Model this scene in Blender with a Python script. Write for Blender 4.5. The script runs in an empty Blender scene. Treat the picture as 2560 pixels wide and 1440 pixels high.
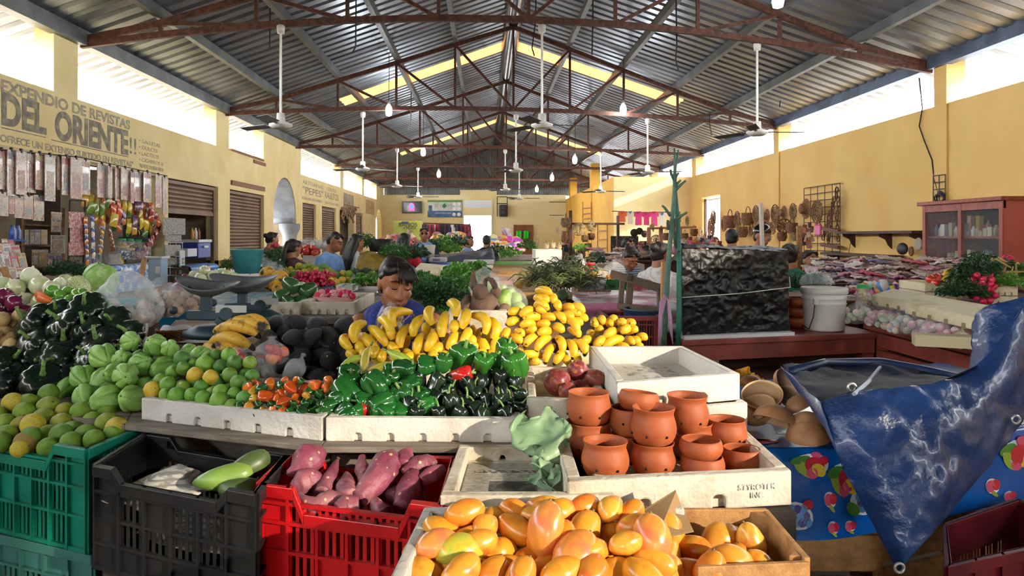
import bpy,bmesh,math,random
from math import sin,cos,pi,sqrt,atan2,hypot
from mathutils import Vector,Matrix,Euler,noise
R=random.Random(11)
U=R.uniform
SC=bpy.context.scene
C=SC.collection
F,CX,CY,H=1783.0,1214.0,590.5,1.5
def P(x,y,Y):return Vector(((x-CX)/F*Y,Y,H+(CY-y)/F*Y))
def PZ(x,y,z):return P(x,y,(H-z)*F/(y-CY))
def PS(x,y,Y0,z0,k):
 e=(CY-y)/F
 return P(x,y,(Y0+(H-z0)*k)/(1-e*k))
def px(p):return(CX+F*p.x/p.y,CY-F*(p.z-H)/p.y)
def V(*a):return Vector(a)
def srgb(c):
 if isinstance(c,str):
  c=c.lstrip('#');c=[int(c[i:i+2],16)/255 for i in(0,2,4)]
  return tuple(x/12.92 if x<.04045 else((x+.055)/1.055)**2.4 for x in c)
 return tuple(c[:3])
MATS={}
def mat(name,col='#888888',rough=.5,col2=None,sc=8.,lo=.45,hi=.6,cols=None,bump=0,bsc=40,metal=0,spec=.5,coat=0,alpha=1,emit=0,stretch=(1,1,1),obj=False,detail=4,spots=None,trans=0,wave=None,sss=0,col3=None):
 if name in MATS:return MATS[name]
 m=bpy.data.materials.new(name);m.use_nodes=True
 nt=m.node_tree;N=nt.nodes;L=nt.links
 b=N['Principled BSDF']
 b.inputs['Roughness'].default_value=rough;b.inputs['Metallic'].default_value=metal
 b.inputs['Specular IOR Level'].default_value=spec;b.inputs['Coat Weight'].default_value=coat
 b.inputs['Coat Roughness'].default_value=.12
 tc=N.new('ShaderNodeTexCoord');mp=N.new('ShaderNodeMapping');mp.inputs['Scale'].default_value=stretch
 L.new(tc.outputs['Object'],mp.inputs['Vector'])
 def rgb(c):return(*srgb(c),1)
 def nz(scale,d=4):
  n=N.new('ShaderNodeTexNoise');n.inputs['Scale'].default_value=scale;n.inputs['Detail'].default_value=d
  L.new(mp.outputs[0],n.inputs['Vector']);return n.outputs[0]
 def mr(src,a,b_):
  n=N.new('ShaderNodeMapRange');n.inputs[1].default_value=a;n.inputs[2].default_value=b_
  L.new(src,n.inputs[0]);return n.outputs[0]
 def mix(fac,a,b_):
  n=N.new('ShaderNodeMix');n.data_type='RGBA'
  L.new(fac,n.inputs[0])
  for s,v in((6,a),(7,b_)):
   if hasattr(v,'links'):L.new(v,n.inputs[s])
   else:n.inputs[s].default_value=rgb(v)
  return n.outputs[2]
 src=None
 oi=N.new('ShaderNodeObjectInfo')if(cols or obj)else None
 if cols:
  r=N.new('ShaderNodeValToRGB');e=r.color_ramp.elements
  for i,c in enumerate(cols):
   el=e[i]if i<2 else e.new(1)
   el.position=i/(len(cols)-1);el.color=rgb(c)
  L.new(oi.outputs['Random'],r.inputs[0]);src=r.outputs[0]
 elif obj:src=oi.outputs['Color']
 if col2:src=mix(mr(nz(sc,detail),lo,hi),src if src else col,col2)
 if col3:src=mix(mr(nz(sc*2.7,detail),lo+.05,hi+.05),src if src else col,col3)
 if wave:
  w=N.new('ShaderNodeTexWave');w.bands_direction=wave[0];w.inputs['Scale'].default_value=wave[1]
  w.inputs['Distortion'].default_value=wave[4]if len(wave)>4 else 0;L.new(mp.outputs[0],w.inputs['Vector'])
  src=mix(mr(w.outputs['Fac'],wave[3],wave[3]+.12),src if src else col,wave[2])
 for sp in spots or[]:
  v=N.new('ShaderNodeTexVoronoi');v.inputs['Scale'].default_value=sp[1];L.new(mp.outputs[0],v.inputs['Vector'])
  src=mix(mr(v.outputs['Distance'],sp[2],sp[2]*.7),src if src else col,sp[0])
 if src:L.new(src,b.inputs['Base Color'])
 else:b.inputs['Base Color'].default_value=rgb(col)
 if emit:
  b.inputs['Emission Strength'].default_value=emit
  if src:L.new(src,b.inputs['Emission Color'])
  else:b.inputs['Emission Color'].default_value=rgb(col)
 if bump:
  bp=N.new('ShaderNodeBump');bp.inputs['Strength'].default_value=bump;bp.inputs['Distance'].default_value=.01
  L.new(nz(bsc,3),bp.inputs['Height']);L.new(bp.outputs[0],b.inputs['Normal'])
 b.inputs['Alpha'].default_value=alpha
 if trans:b.inputs['Transmission Weight'].default_value=trans
 MATS[name]=m
 return m
class MB:
 def __init__(s):s.v=[];s.f=[];s.m=[];s.cur=0
 def add(s,vs,fs):
  o=len(s.v);s.v+=[tuple(v)for v in vs];s.f+=[tuple(i+o for i in f)for f in fs];s.m+=[s.cur]*len(fs);return s
 def box(s,lo,hi,fn=None):
  x0,y0,z0=lo;x1,y1,z1=hi
  vs=[V(x0,y0,z0),V(x1,y0,z0),V(x1,y1,z0),V(x0,y1,z0),V(x0,y0,z1),V(x1,y0,z1),V(x1,y1,z1),V(x0,y1,z1)]
  if fn:vs=[fn(v)for v in vs]
  return s.add(vs,[(3,2,1,0),(4,5,6,7),(0,1,5,4),(1,2,6,5),(2,3,7,6),(3,0,4,7)])
 def cbox(s,c,d,rot=None):
  c=Vector(c);d=Vector(d)/2
  q=(lambda v:c+rot@v)if rot else(lambda v:c+v)
  return s.box(-d,d,q)
 def bar(s,a,b,w,h=None,up=(0,0,1)):
  a=Vector(a);b=Vector(b);d=(b-a);l=d.length
  if l<1e-6:return s
  d/=l;sx=d.cross(Vector(up))
  if sx.length<1e-3:sx=d.cross(Vector((0,1,0)))
  sx.normalize();uz=sx.cross(d);h=h or w
  return s.box((0,-w/2,-h/2),(l,w/2,h/2),lambda v:a+d*v.x+sx*v.y+uz*v.z)
 def tube(s,pts,r,n=8,cap=True):
  pts=[Vector(p)for p in pts];k=len(pts);rs=r if isinstance(r,(list,tuple))else[r]*k
  vs=[];up=None
  for i,p in enumerate(pts):
   t=(pts[min(i+1,k-1)]-pts[max(i-1,0)]).normalized()
   if up is None:up=t.orthogonal().normalized()
   else:
    up=up-t*up.dot(t);up=up.normalized()if up.length>1e-6 else t.orthogonal().normalized()
   sd=t.cross(up)
   vs+=[p+(up*cos(2*pi*j/n)+sd*sin(2*pi*j/n))*rs[i]for j in range(n)]
  fs=[(i*n+j,i*n+(j+1)%n,(i+1)*n+(j+1)%n,(i+1)*n+j)for i in range(k-1)for j in range(n)]
  if cap:fs+=[tuple(range(n-1,-1,-1)),tuple(range((k-1)*n,k*n))]
  return s.add(vs,fs)
 def lathe(s,prof,n=24,fn=None):
  vs=[];rings=[]
  for r,z in prof:
   if r<1e-6:rings.append([len(vs)]);vs.append(V(0,0,z))
   else:
    rings.append(list(range(len(vs),len(vs)+n)));vs+=[V(r*cos(2*pi*j/n),r*sin(2*pi*j/n),z)for j in range(n)]
  fs=[]
  for a,b in zip(rings,rings[1:]):
   for j in range(n):
    k=(j+1)%n
    if len(a)==1 and len(b)==1:continue
    if len(a)==1:fs.append((a[0],b[k],b[j]))
    elif len(b)==1:fs.append((a[j],a[k],b[0]))
    else:fs.append((a[j],a[k],b[k],b[j]))
  if fn:vs=[fn(v)for v in vs]
  return s.add(vs,fs)
 def grid(s,fn,nu,nv,closed=False):
  vs=[Vector(fn(i/nu,j/nv))for j in range(nv+1)for i in range(nu+(0 if closed else 1))]
  w=nu if closed else nu+1
  fs=[(j*w+i,j*w+(i+1)%w,(j+1)*w+(i+1)%w,(j+1)*w+i)for j in range(nv)for i in range(nu)]
  return s.add(vs,fs)
 def poly(s,pts):return s.add(pts,[tuple(range(len(pts)))])
 def prism(s,pts,d):
  n=len(pts);d=Vector(d);a=[Vector(p)for p in pts]
  return s.add(a+[p+d for p in a],[tuple(range(n-1,-1,-1)),tuple(range(n,2*n))]+[(i,(i+1)%n,(i+1)%n+n,i+n)for i in range(n)])
 def ball(s,c,r,n=10,m=7):
  c=Vector(c);r=r if isinstance(r,(tuple,list,Vector))else(r,r,r)
  return s.lathe([(sin(pi*i/m),-cos(pi*i/m))for i in range(m+1)],n,lambda v:c+V(v.x*r[0],v.y*r[1],v.z*r[2]))
 def mesh(s,name,mats,smooth=False,fix=True):
  me=bpy.data.meshes.new(name);me.from_pydata(s.v,[],s.f)
  for m in(mats if isinstance(mats,(list,tuple))else[mats]):me.materials.append(m)
  if any(s.m):me.polygons.foreach_set('material_index',s.m)
  if fix:
   bm=bmesh.new();bm.from_mesh(me);bmesh.ops.recalc_face_normals(bm,faces=bm.faces);bm.to_mesh(me);bm.free()
  if smooth:me.polygons.foreach_set('use_smooth',[True]*len(me.polygons))
  me.update();return me
 def obj(s,name,mats,parent=None,smooth=False,bevel=0,subsurf=0,solid=0,seg=2,fix=True):
  return link(name,s.mesh(name,mats,smooth,fix),parent,bevel=bevel,subsurf=subsurf,solid=solid,seg=seg)
def link(name,me,parent=None,loc=None,rot=None,scale=None,bevel=0,subsurf=0,solid=0,seg=2):
 o=bpy.data.objects.new(name,me);C.objects.link(o)
 if loc is not None:o.location=loc
 if rot is not None:o.rotation_euler=rot
 if scale is not None:o.scale=scale if isinstance(scale,(tuple,list,Vector))else(scale,)*3
 if parent is not None:
  o.parent=parent;o.matrix_parent_inverse=parent.matrix_basis.inverted()
 if solid:m=o.modifiers.new('s','SOLIDIFY');m.thickness=solid;m.offset=0
 if bevel:
  m=o.modifiers.new('b','BEVEL');m.width=bevel;m.segments=seg;m.limit_method='ANGLE';m.angle_limit=.7
 if subsurf:m=o.modifiers.new('u','SUBSURF');m.levels=m.render_levels=subsurf
 return o
def tag(o,label,cat,group=None,kind=None):
 o['label']=label;o['category']=cat
 if group:o['group']=group
 if kind:o['kind']=kind
 return o
def thing(name,label,cat,loc=(0,0,0),group=None,rot=None):
 o=bpy.data.objects.new(name,None);C.objects.link(o);o.empty_display_size=.1
 o.location=loc
 if rot is not None:o.rotation_euler=rot
 return tag(o,label,cat,group)
def struct(o):o['kind']='structure';return o
KIDS={}
def kids(o):
 return[c for c in bpy.data.objects if c.parent is o]
def dup(o,loc=None,rot=None,scale=None,label=None,group=None,children=None):
 c=o.copy();C.objects.link(c)
 if loc is not None:c.location=loc
 if rot is not None:c.rotation_euler=rot
 if scale is not None:c.scale=scale if isinstance(scale,(tuple,list,Vector))else(scale,)*3
 if label:c['label']=label
 if group:c['group']=group
 for k in(children if children is not None else kids(o)):
  d=k.copy();C.objects.link(d);d.parent=c
 return c
def rrot():return Euler((U(0,6.28),U(0,6.28),U(0,6.28)))
def aim(z,roll=0.):
 return(Vector(z).normalized().to_track_quat('Z','Y')@Euler((0,0,roll)).to_quaternion()).to_euler()
def smoothprof(pr,m):
 out=[];k=len(pr)-1
 for i in range(m+1):
  t=i/m*k;a=min(int(t),k-1);u=t-a
  p=[pr[max(a-1,0)],pr[a],pr[a+1],pr[min(a+2,k)]]
  out.append(tuple(.5*(2*p[1][q]+(p[2][q]-p[0][q])*u+(2*p[0][q]-5*p[1][q]+4*p[2][q]-p[3][q])*u*u+(3*p[1][q]-p[0][q]-3*p[2][q]+p[3][q])*u**3)for q in(0,1)))
 return out
def fruitmesh(name,prof,mt,n=20,m=12,ribs=0,rd=0.,sharp=1.,lump=0.,ls=3.,bend=0.,seed=0,sz=1.,flat=0.,twist=0.):
 b=MB();pr=smoothprof(prof,m);pr=[(max(r,0),z)for r,z in pr]
 pr[0]=(0,pr[0][1]);pr[-1]=(0,pr[-1][1])
 hh=max(z for r,z in pr)
 def fn(v):
  r=hypot(v.x,v.y);a=atan2(v.y,v.x)
  k=1.
  if ribs:k-=rd*(1-abs(sin(ribs*(a+twist*v.z)/2))**sharp)
  q=V(v.x*k,v.y*k*(1-flat),v.z)
  if lump:q+=q.normalized()*(lump*noise.noise(q*ls+V(seed*7.1,seed*3.3,1.7)))if q.length>1e-6 else V(0,0,0)
  q.x+=bend*(q.z*q.z)
  return q*sz
 b.lathe(pr,n,fn)
 return b.mesh(name,mt,True)
ORD='first second third fourth fifth sixth seventh eighth ninth tenth eleventh twelfth thirteenth fourteenth fifteenth sixteenth seventeenth eighteenth nineteenth twentieth'.split()
def label_rows(objs,what,where,per=9,top='top',bottom='bottom'):
 """a label for each thing of a heap: its row in the heap and its place in the row, in reading order"""
 n=len(objs);rows=max(1,round(n/per));s=sorted(objs,key=lambda o:px(o.location)[1])
 q=[s[i*n//rows:(i+1)*n//rows]for i in range(rows)]
 for i,row in enumerate(q):
  row.sort(key=lambda o:px(o.location)[0])
  rn='' if rows==1 else f', {top} row' if i==0 else f', {bottom} row' if i==rows-1 else f', {ORD[i]} row'
  for j,o in enumerate(row):
   w=o.get('look')or what
   o['label']=f'{w} {where}{rn}, {ORD[j] if j < 20 else "last"} from left'
   if 'look' in o:del o['look']
def relax(ps,rs,it=70,tight=.97,zmin=None):
 """part overlapping fruits of a heap, mostly front to back"""
 cam_=V(0,0,H);n=len(ps)
 for _ in range(it):
  hit=False
  for i in range(n):
   for j in range(i):
    d=ps[i]-ps[j];ov=(rs[i]+rs[j])*tight-d.length
    if ov>1e-4:
     hit=True;u=d.normalized()*ov*.14
     ps[i]+=u;ps[j]-=u
     f,g=(i,j)if ps[i].y>ps[j].y else(j,i)
     ps[f]+=(ps[f]-cam_).normalized()*ov*.36;ps[g]-=(ps[g]-cam_).normalized()*ov*.1
  if not hit:break
 if zmin is not None:
  for i in range(n):ps[i].z=max(ps[i].z,zmin+rs[i]*.9)
 return ps
def tri(i):return(i*.618034)%1.
def text(s,size,mt,loc,ux,uy,parent=None,name='lettering',ext=.002,align='CENTER',width=None,bold=0):
 """flat lettering: ux, uy the directions of its line and its height"""
 cu=bpy.data.curves.new(name,'FONT');cu.body=s;cu.size=size;cu.align_x=align;cu.align_y='CENTER';cu.extrude=ext;cu.offset=bold
 cu.materials.append(mt)
 o=bpy.data.objects.new(name,cu);C.objects.link(o)
 ux=Vector(ux).normalized();uy=Vector(uy).normalized();uz=ux.cross(uy)
 M=Matrix.Identity(4)
 for i,w in enumerate((ux,uy,uz)):M.col[i][:3]=w
 M.translation=Vector(loc)
 if width:
  bpy.context.view_layer.update()
  k=width/max(o.dimensions.x,1e-4);M=M@Matrix.Diagonal((k,1,1,1))
 dg=bpy.context.evaluated_depsgraph_get();dg.update()
 me=bpy.data.meshes.new_from_object(o.evaluated_get(dg));bpy.data.objects.remove(o);me.name=name
 o=link(name,me,parent);o.matrix_basis=M
 return o
cam=bpy.data.cameras.new('camera');co=bpy.data.objects.new('camera',cam);C.objects.link(co)
co.location=(0,0,H);co.rotation_euler=(pi/2,0,0)
cam.sensor_fit='HORIZONTAL';cam.sensor_width=36;cam.lens=36*F/2560
cam.shift_x=(1280-CX)/2560;cam.shift_y=-(720-CY)/2560;cam.clip_start=.05;cam.clip_end=300
SC.camera=co
w=bpy.data.worlds.new('sky');SC.world=w;w.use_nodes=True
bg=w.node_tree.nodes['Background'];bg.inputs[0].default_value=(.93,.97,1,1);bg.inputs[1].default_value=26.0
sl=bpy.data.lights.new('sun','SUN');so=bpy.data.objects.new('sun',sl);C.objects.link(so)
sl.energy=5.2;sl.color=(1,.86,.66);sl.angle=.012
so.rotation_euler=Vector((1,-.9,.4)).to_track_quat('Z','Y').to_euler()
SC.view_settings.view_transform='Standard';SC.view_settings.look='None';SC.view_settings.gamma=1
SC.view_settings.exposure=.2;SC.view_settings.use_curve_mapping=False
cy=SC.cycles;cy.max_bounces=6;cy.diffuse_bounces=4;cy.glossy_bounces=2;cy.transmission_bounces=4;cy.transparent_max_bounces=8
cy.caustics_reflective=cy.caustics_refractive=False;cy.sample_clamp_indirect=6;cy.use_denoising=True
cy.use_adaptive_sampling=True;cy.adaptive_threshold=.02
WALL=mat('yellow_wall_paint','#efdba2',.8,'#e2c98a',1.3,.4,.7,col3='#e8d297',bump=.15,bsc=60)
WALLR=mat('ochre_wall_paint','#e6be74',.8,'#dcb066',1.1,.4,.7,col3='#e0b870',bump=.15,bsc=60)
BLOCKP=mat('amber_wall_paint','#e3ae45',.8,'#d9a23c',1.3,.4,.7,bump=.15,bsc=60)
FARW=mat('cream_wall_paint','#f0dfac',.8,'#e6d092',.7,.4,.7)
TIN=mat('corrugated_zinc','#979da6',.38,'#7c828a',2.2,.4,.65,metal=.55,stretch=(.3,1,1))
TINW=mat('grey_zinc_siding','#9aa09e',.5,'#808684',2,.4,.65,metal=.3)
STEEL=mat('grey_painted_steel','#6f7272',.5,'#5d605f',3,.4,.6,metal=.2)
RUST=mat('rusty_steel','#5b3528',.7,'#43291f',6,.4,.6,col3='#6e4434')
SHUT=mat('brown_shutter_steel','#84684d',.55,'#6b5440',2,.4,.65)
GREYC=mat('blue_grey_plaster','#9ca0a4',.8,'#888b90',3)
CONC=mat('grey_concrete_floor','#8a8177',.7,'#6f675f',1.5,.4,.6)
INN=mat('shop_inner_wall','#a08e78',.9,'#8d7c68',2)
XL,XR,YF,SILL,SILR,EAVE,LIN=-5.54,7.0,38.8,3.36,3.52,4.1,2.52
XB,YB=4.37,24.3
RX,RZ=.63,6.35;SLP=.348
def roofz(x):return RZ-SLP*abs(x-RX)
MB().box((-10,-13,-.1),(9,42,0)).obj('floor',CONC,None)
struct(bpy.data.objects['floor'])
struct(MB().box((-70,-70,-.3),(70,110,-.15)).obj('ground_unseen',mat('outdoor_ground','#83868c',.9,'#74777a',.3)))  # unseen plane added to dim the sky light reaching the eaves from below
wl=MB();T=.25
def LB(y0,y1,z0,z1):wl.box((XL-T,y0,z0),(XL,y1,z1))
LB(-12,38.8,LIN,SILL-.0001)if 0 else None
for a,b in((-12,18.6),(20.84,36),(38,YF)):LB(a,b,LIN,SILL)
for a,b in((-12,2),(12.3,12.45),(14.77,15.45),(17.83,18.6),(20.84,21.6),(23.3,24.15),(26.4,27.1),(30,30.5),(32.2,36),(38,YF)):LB(a,b,0,LIN)
for a,b in((-2,-1.4),(3.6,4.2),(9.15,9.69),(14.66,15.4),(27.2,27.8),(32,32.5),(36.2,YF)):LB(a,b,SILL,EAVE+.15)
LB(17.8,21.4,SILL,EAVE+.12)
def arch(y0,y1,zs,ztop):
 n=16;c=(y0+y1)/2;r=(y1-y0)/2
 for i in range(n):
  a0,a1=pi-pi*i/n,pi-pi*(i+1)/n
  q=[(c+r*cos(a0),zs+r*sin(a0)),(c+r*cos(a1),zs+r*sin(a1)),(c+r*cos(a1),ztop),(c+r*cos(a0),ztop)]
  wl.prism([V(XL,y,z)for y,z in q],(-T,0,0))
arch(18.6,20.84,2.0,SILL);arch(36,38,1.9,SILL)
wall_left=struct(wl.obj('wall_left',WALL))
b=MB()
b.lathe([(.2,0),(.2,1.5),(.24,1.6),(.3,1.72),(.3,1.86),(0,1.86)],16,lambda v:v+V(XL-.12,20.6,0))
b.box((XL-.6,20.45,1.86),(XL-.02,20.9,2.02))
struct(b.obj('trim_1',GREYC,None,True))
b=MB()
for s in range(16):
 a0,a1=pi-pi*s/16,pi-pi*(s+1)/16
 for(y0,y1,zs)in((18.62,20.82,2.0),):
  c=(y0+y1)/2;r=(y1-y0)/2
  b.add([V(XL-.02,c+r*cos(a0),zs+r*sin(a0)),V(XL-.02,c+r*cos(a1),zs+r*sin(a1)),V(XL-.9,c+r*cos(a1),zs+r*sin(a1)),V(XL-.9,c+r*cos(a0),zs+r*sin(a0))],[(0,1,2,3)])
struct(b.obj('trim_2',GREYC,None,True))
b=MB();b.box((XL-.02,17.0,3.25),(XL+.03,17.9,3.33));b.box((XL-.02,15.5,LIN+.1),(XL+.04,17.8,LIN+.2));b.box((XL-.2,15.5,SILL),(XL+.03,17.75,SILL+.05))
b.box((XL-.2,27.9,2.72),(XL+.03,31.2,2.76));struct(b.obj('trim_3',mat('brown_trim','#8a5f44',.7)))
b=MB();b.box((XL-T,14.77,0),(XL+.012,15.45,1.0));b.box((XL-T,12.28,0),(XL+.012,12.47,1.0));b.box((XL-T,17.83,0),(XL+.012,18.6,.9));b.box((XL-T,20.84,0),(XL+.012,21.6,.8))
struct(b.obj('baseboard_left',mat('ochre_dado_paint','#a8742f',.8,'#8d5f28',3)))
b=MB();b.box((-8.9,-6,0),(-8.75,18.4,3.4));b.box((-8.9,21.1,0),(-8.75,YF,3.4));struct(b.obj('wall_shops',INN))
b=MB()
for y in(12.38,15.1,18.2,21.2,23.8,26.7,30.3):b.box((-8.75,y-.06,0),(XL-T,y+.06,3.3))
struct(b.obj('wall_partition',INN))
b=MB();b.box((-8.9,-6,3.25),(XL-T,YF,3.33));struct(b.obj('ceiling_shops',INN))
def shutter(y0,y1,z0,z1,label,x=XL-.1):
 t=thing('roller_shutter',label,'shutter',(x,(y0+y1)/2,z0))
 b=MB();n=int((z1-z0)/.075)
 pr=[]
 for i in range(n+1):
  z=z0+(z1-z0)*i/n;pr+=[(x-.02,z),(x+.012,z+.02),(x+.012,z+.05)]
 for(xa,za),(xb,zb)in zip(pr,pr[1:]):
  if zb<=z1+.05:b.add([V(xa,y0,za),V(xa,y1,za),V(xb,y1,zb),V(xb,y0,zb)],[(0,1,2,3)])
 b.obj('curtain',SHUT,t)
 for y in(y0,y1-.05):MB().box((x-.03,y,z0-.02 if z0<.3 else 0.9),(x+.04,y+.05,z1)).obj('guide_rail',SHUT,t)
 MB().box((x-.06,y0,z1-.06),(x+.05,y1,z1)).obj('drum_cover',SHUT,t)
 MB().box((x-.03,y0,z0-.04),(x+.03,y1,z0+.02)).obj('bottom_bar',SHUT,t)
 return t
shutter(12.5,14.74,1.95,2.5,'half raised brown roller shutter above the blue cooler')
shutter(15.47,17.81,.82,2.5,'closed brown roller shutter above the turquoise bucket, before the arch')
shutter(21.62,23.28,.5,2.45,'closed brown roller shutter just beyond the first arch')
shutter(24.17,26.38,.5,2.45,'closed brown roller shutter before the doorway with shell garlands')
shutter(30.52,32.18,.5,2.45,'closed brown roller shutter beside the far arch')
b=MB();b.box((XL-.12,15.46,0),(XL-.02,17.82,.8));struct(b.obj('wall_under_shutter',mat('white_low_wall','#d9d7dc',.8)))
PNT=mat('faded_grey_paint','#9a9082',.9,'#b5a88e',14,.4,.6);PNT2=mat('dark_faded_paint','#7f766a',.9,'#a89b84',10,.42,.66)
def lt(s,y0,y1,z,h,m=PNT2,bold=0):return text(s,h*1.38,m,(XL+.003,(y0+y1)/2,z),(0,1,0),(0,0,1),wall_left,'painted_lettering',.001,width=y1-y0,bold=bold)
lt('EXPENDIO DE REVISTAS',8.14,11.1,3.22,.14,PNT,.006)
lt('DEL',8.14,8.98,2.945,.36,PNT2,.022);lt('ORIENTE',9.17,11.05,2.92,.36,PNT2,.022);lt('!!',11.1,11.3,2.9,.26)
for z,y0,y1 in((2.75,8.16,8.98),(2.735,9.1,11.05)):MB().box((XL,y0,z-.012),(XL+.004,y1,z)).obj('painted_line',PNT2,wall_left)
lt('LE OFRECE UN EXTENSO SURTIDO EN REVISTAS"',7.95,11.2,2.62,.085,PNT,.003)
for i,s in enumerate(('• GALLETAS','• DULCES','• LACTEOS','• CIGARROS &','"REFRESCOS BIEN FRÍOS')):lt(s,11.4,12.25-(.12,.22,.17,0,0)[i],3.03-i*.1,.062,PNT)
MB().box((XL,2.2,LIN-.03),(XL+.04,12.35,LIN+.02)).obj('lintel_strip',mat('cream_wood','#c9b684',.7),wall_left)
lt('ARTESANIAS',21.6,24.3,3.15,.13,PNT);lt('"PEPES"',21.6,24.3,2.9,.22,PNT2);lt('BOLSAS-HAMACAS-SOUVENIR-ETC',21.5,24.2,2.66,.09,PNT)
lt('LENTES',24.9,26.4,3.15,.14,PNT);lt('RAULITOS',24.6,26.8,2.92,.24,PNT2);lt('LENTES Y ALGO MAS',24.6,26.8,2.66,.09,PNT)
b=MB();b.box((XL,27.8,2.6),(XL+.01,29.9,3.2));b.obj('painted_panel',mat('faded_mural','#b2a48c',.8,'#8f8676',3,col3='#a98a6e'),wall_left)
b=MB();b.box((XL,33.0,2.55),(XL+.01,35.4,3.2));b.obj('painted_panel',mat('faded_sign','#c9a87c',.8,'#b4875c',5),wall_left)
wr=MB()
def RB(y0,y1,z0,z1):wr.box((XR,y0,z0),(XR+T,y1,z1))
RB(-3.0,21.3,0,SILR);RB(21.3,23.07,2.75,SILR);RB(23.07,YF,0,SILR);RB(-12,-3.0,0,3.34)  # unseen wall behind the camera has a lower sill, shaped to admit the sun
for a,b in((-12,-5.6),(-1.5,-.9),(4.7,5.0),(10.78,11.1),(16.95,17.25),(23.75,24.2),(30,30.5),(36,YF)):RB(a,b,SILR,EAVE+.15)
wall_right=struct(wr.obj('wall_right',WALLR))
b=MB()
for y in(4.7,10.78,16.95):b.box((XR-.035,y,0),(XR,y+.3,EAVE))
struct(b.obj('trim_4',WALLR))
b=MB();b.box((XB,YB,0),(XB+T,YF,3.52));b.box((XB+T,YB,0),(XR,YB+T,3.52))
for y in(29.3,36.6):b.box((XB-.03,y,0),(XB+.32,y+.42,EAVE+.4))
b.box((XB+.3,YB-.02,3.52),(XB+.55,YB+.2,3.56))
struct(b.obj('wall_corner_room',BLOCKP))
b=MB();b.box((XB-.002,YB-.014,0),(XR,YB-.002,3.525));struct(b.obj('trim_5',WALL))
wf=MB()
def FB(x0,x1,z0,z1):wf.box((x0,YF,z0),(x1,YF+T,z1))
xd0,xd1=(1160-CX)/F*YF,(1228-CX)/F*YF
FB(XL,xd0,0,3.75);FB(xd1,XB,0,3.75);FB(xd0,xd1,2.62,3.75);FB((1150-CX)/F*YF,(1242-CX)/F*YF,3.75,4.02)
wall_far=struct(wf.obj('wall_far',FARW))
b=MB();n=130
pts=[]
for i in range(n):
 x0=XL+(XR-XL)*i/n;d=(XR-XL)/n
 for q,yy in((0,0),(.3,0),(.45,.07),(.8,.07)):
  pts.append((x0+q*d,YF+.12+yy))
for(xa,ya),(xb,yb)in zip(pts,pts[1:]):
 b.add([V(xa,ya,3.7),V(xb,yb,3.7),V(xb,yb,roofz(xb)+.13),V(xa,ya,roofz(xa)+.13)],[(0,1,2,3)])
struct(b.obj('wall_gable',TINW))
b=MB();b.box((xd0,YF-.05,3.05),(xd1,YF-.01,3.45));struct(b.obj('trim_6',mat('white_board','#dfe0e2',.6)))
b=MB();b.box((xd0-.08,YF-.06,0),(xd0,YF+.02,3.5));b.box((xd1,YF-.06,0),(xd1+.08,YF+.02,3.5));struct(b.obj('trim_7',mat('cream_frame','#e6dcb4',.6)))
b=MB();b.box((XL,-12.2,0),(-.6,-12,EAVE));b.box((1.2,-12.2,0),(XR,-12,EAVE));b.box((XL,-12.2,2.6),(XR,-12,6.2));struct(b.obj('wall_unseen_end',WALL))  # unseen end wall, closed but for a doorway to dim the near stalls
def roofside(sx,xo,name,skips):
 """one slope of trapezoid zinc sheet from the ridge to xo; skips: skylight strips (y0, y1, xlow)"""
 b=MB();s=MB();p=.3;y=-12.5;pr=[]
 while y<YF+.6:
  pr+=[(y,0),(y+.1,0),(y+.13,.045),(y+.2,.045),(y+.23,0)];y+=p
 xo0=xo
 for(ya,ha),(yb,hb)in zip(pr,pr[1:]):
  xo=xo0+(.28*sx if ya>-1.5 else 0);sk=[q for q in skips if q[0]<=(ya+yb)/2<=q[1]]  # unseen eaves behind the camera stay shorter to let the sun through
  x1=RX
  if sk:
   xm=sk[0][2];x0=RX+.12*sx
   s.add([V(x0,ya,roofz(x0)+.1+ha),V(x0,yb,roofz(x0)+.1+hb),V(xm,yb,roofz(xm)+.1+hb),V(xm,ya,roofz(xm)+.1+ha)],[(0,1,2,3)]);x1=xm
  b.add([V(x1,ya,roofz(x1)+.1+ha),V(x1,yb,roofz(x1)+.1+hb),V(xo,yb,roofz(xo)+.1+hb),V(xo,ya,roofz(xo)+.1+ha)],[(0,1,2,3)])
 struct(b.obj('roof_'+name,TIN));return s
SKY=bpy.data.materials.new('amber_skylight_sheet');SKY.use_nodes=True
nt=SKY.node_tree;nt.nodes.clear()
o_=nt.nodes.new('ShaderNodeOutputMaterial');tr=nt.nodes.new('ShaderNodeBsdfTranslucent');tr.inputs[0].default_value=(.14,.055,.018,1)
nt.links.new(tr.outputs[0],o_.inputs[0])
s1=roofside(-1,XL-.45,'left',((18.0,18.9,-3.7),(29.8,30.7,-3.6)))
s2=roofside(1,XR+.35,'right',((18.0,18.9,5.0),(29.8,30.7,4.9)))
struct(s1.obj('window_1',SKY));struct(s2.obj('window_2',SKY))
b=MB();n=8
b.grid(lambda u,v:V(RX+.22*cos(pi+pi*u),-12+(YF+11.5)*v,RZ+.08-.2*sin(pi*u)),n,60)
struct(b.obj('trim_8',mat('shiny_ridge_flashing','#5b5f63',.22,'#33373a',5,.4,.6,metal=.8),None,True))
b=MB()
for x in(-4.5,-3.22,-1.97,-.68,1.93,3.2,4.5,5.8):b.box((x-.045,-12,roofz(x)-.06),(x+.045,YF,roofz(x)+.09))
struct(b.obj('beam_purlins',STEEL))
b=MB();b.box((XL-.05,-12,EAVE),(XL+.1,YF,EAVE+.2));struct(b.obj('beam_left',STEEL))
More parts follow.
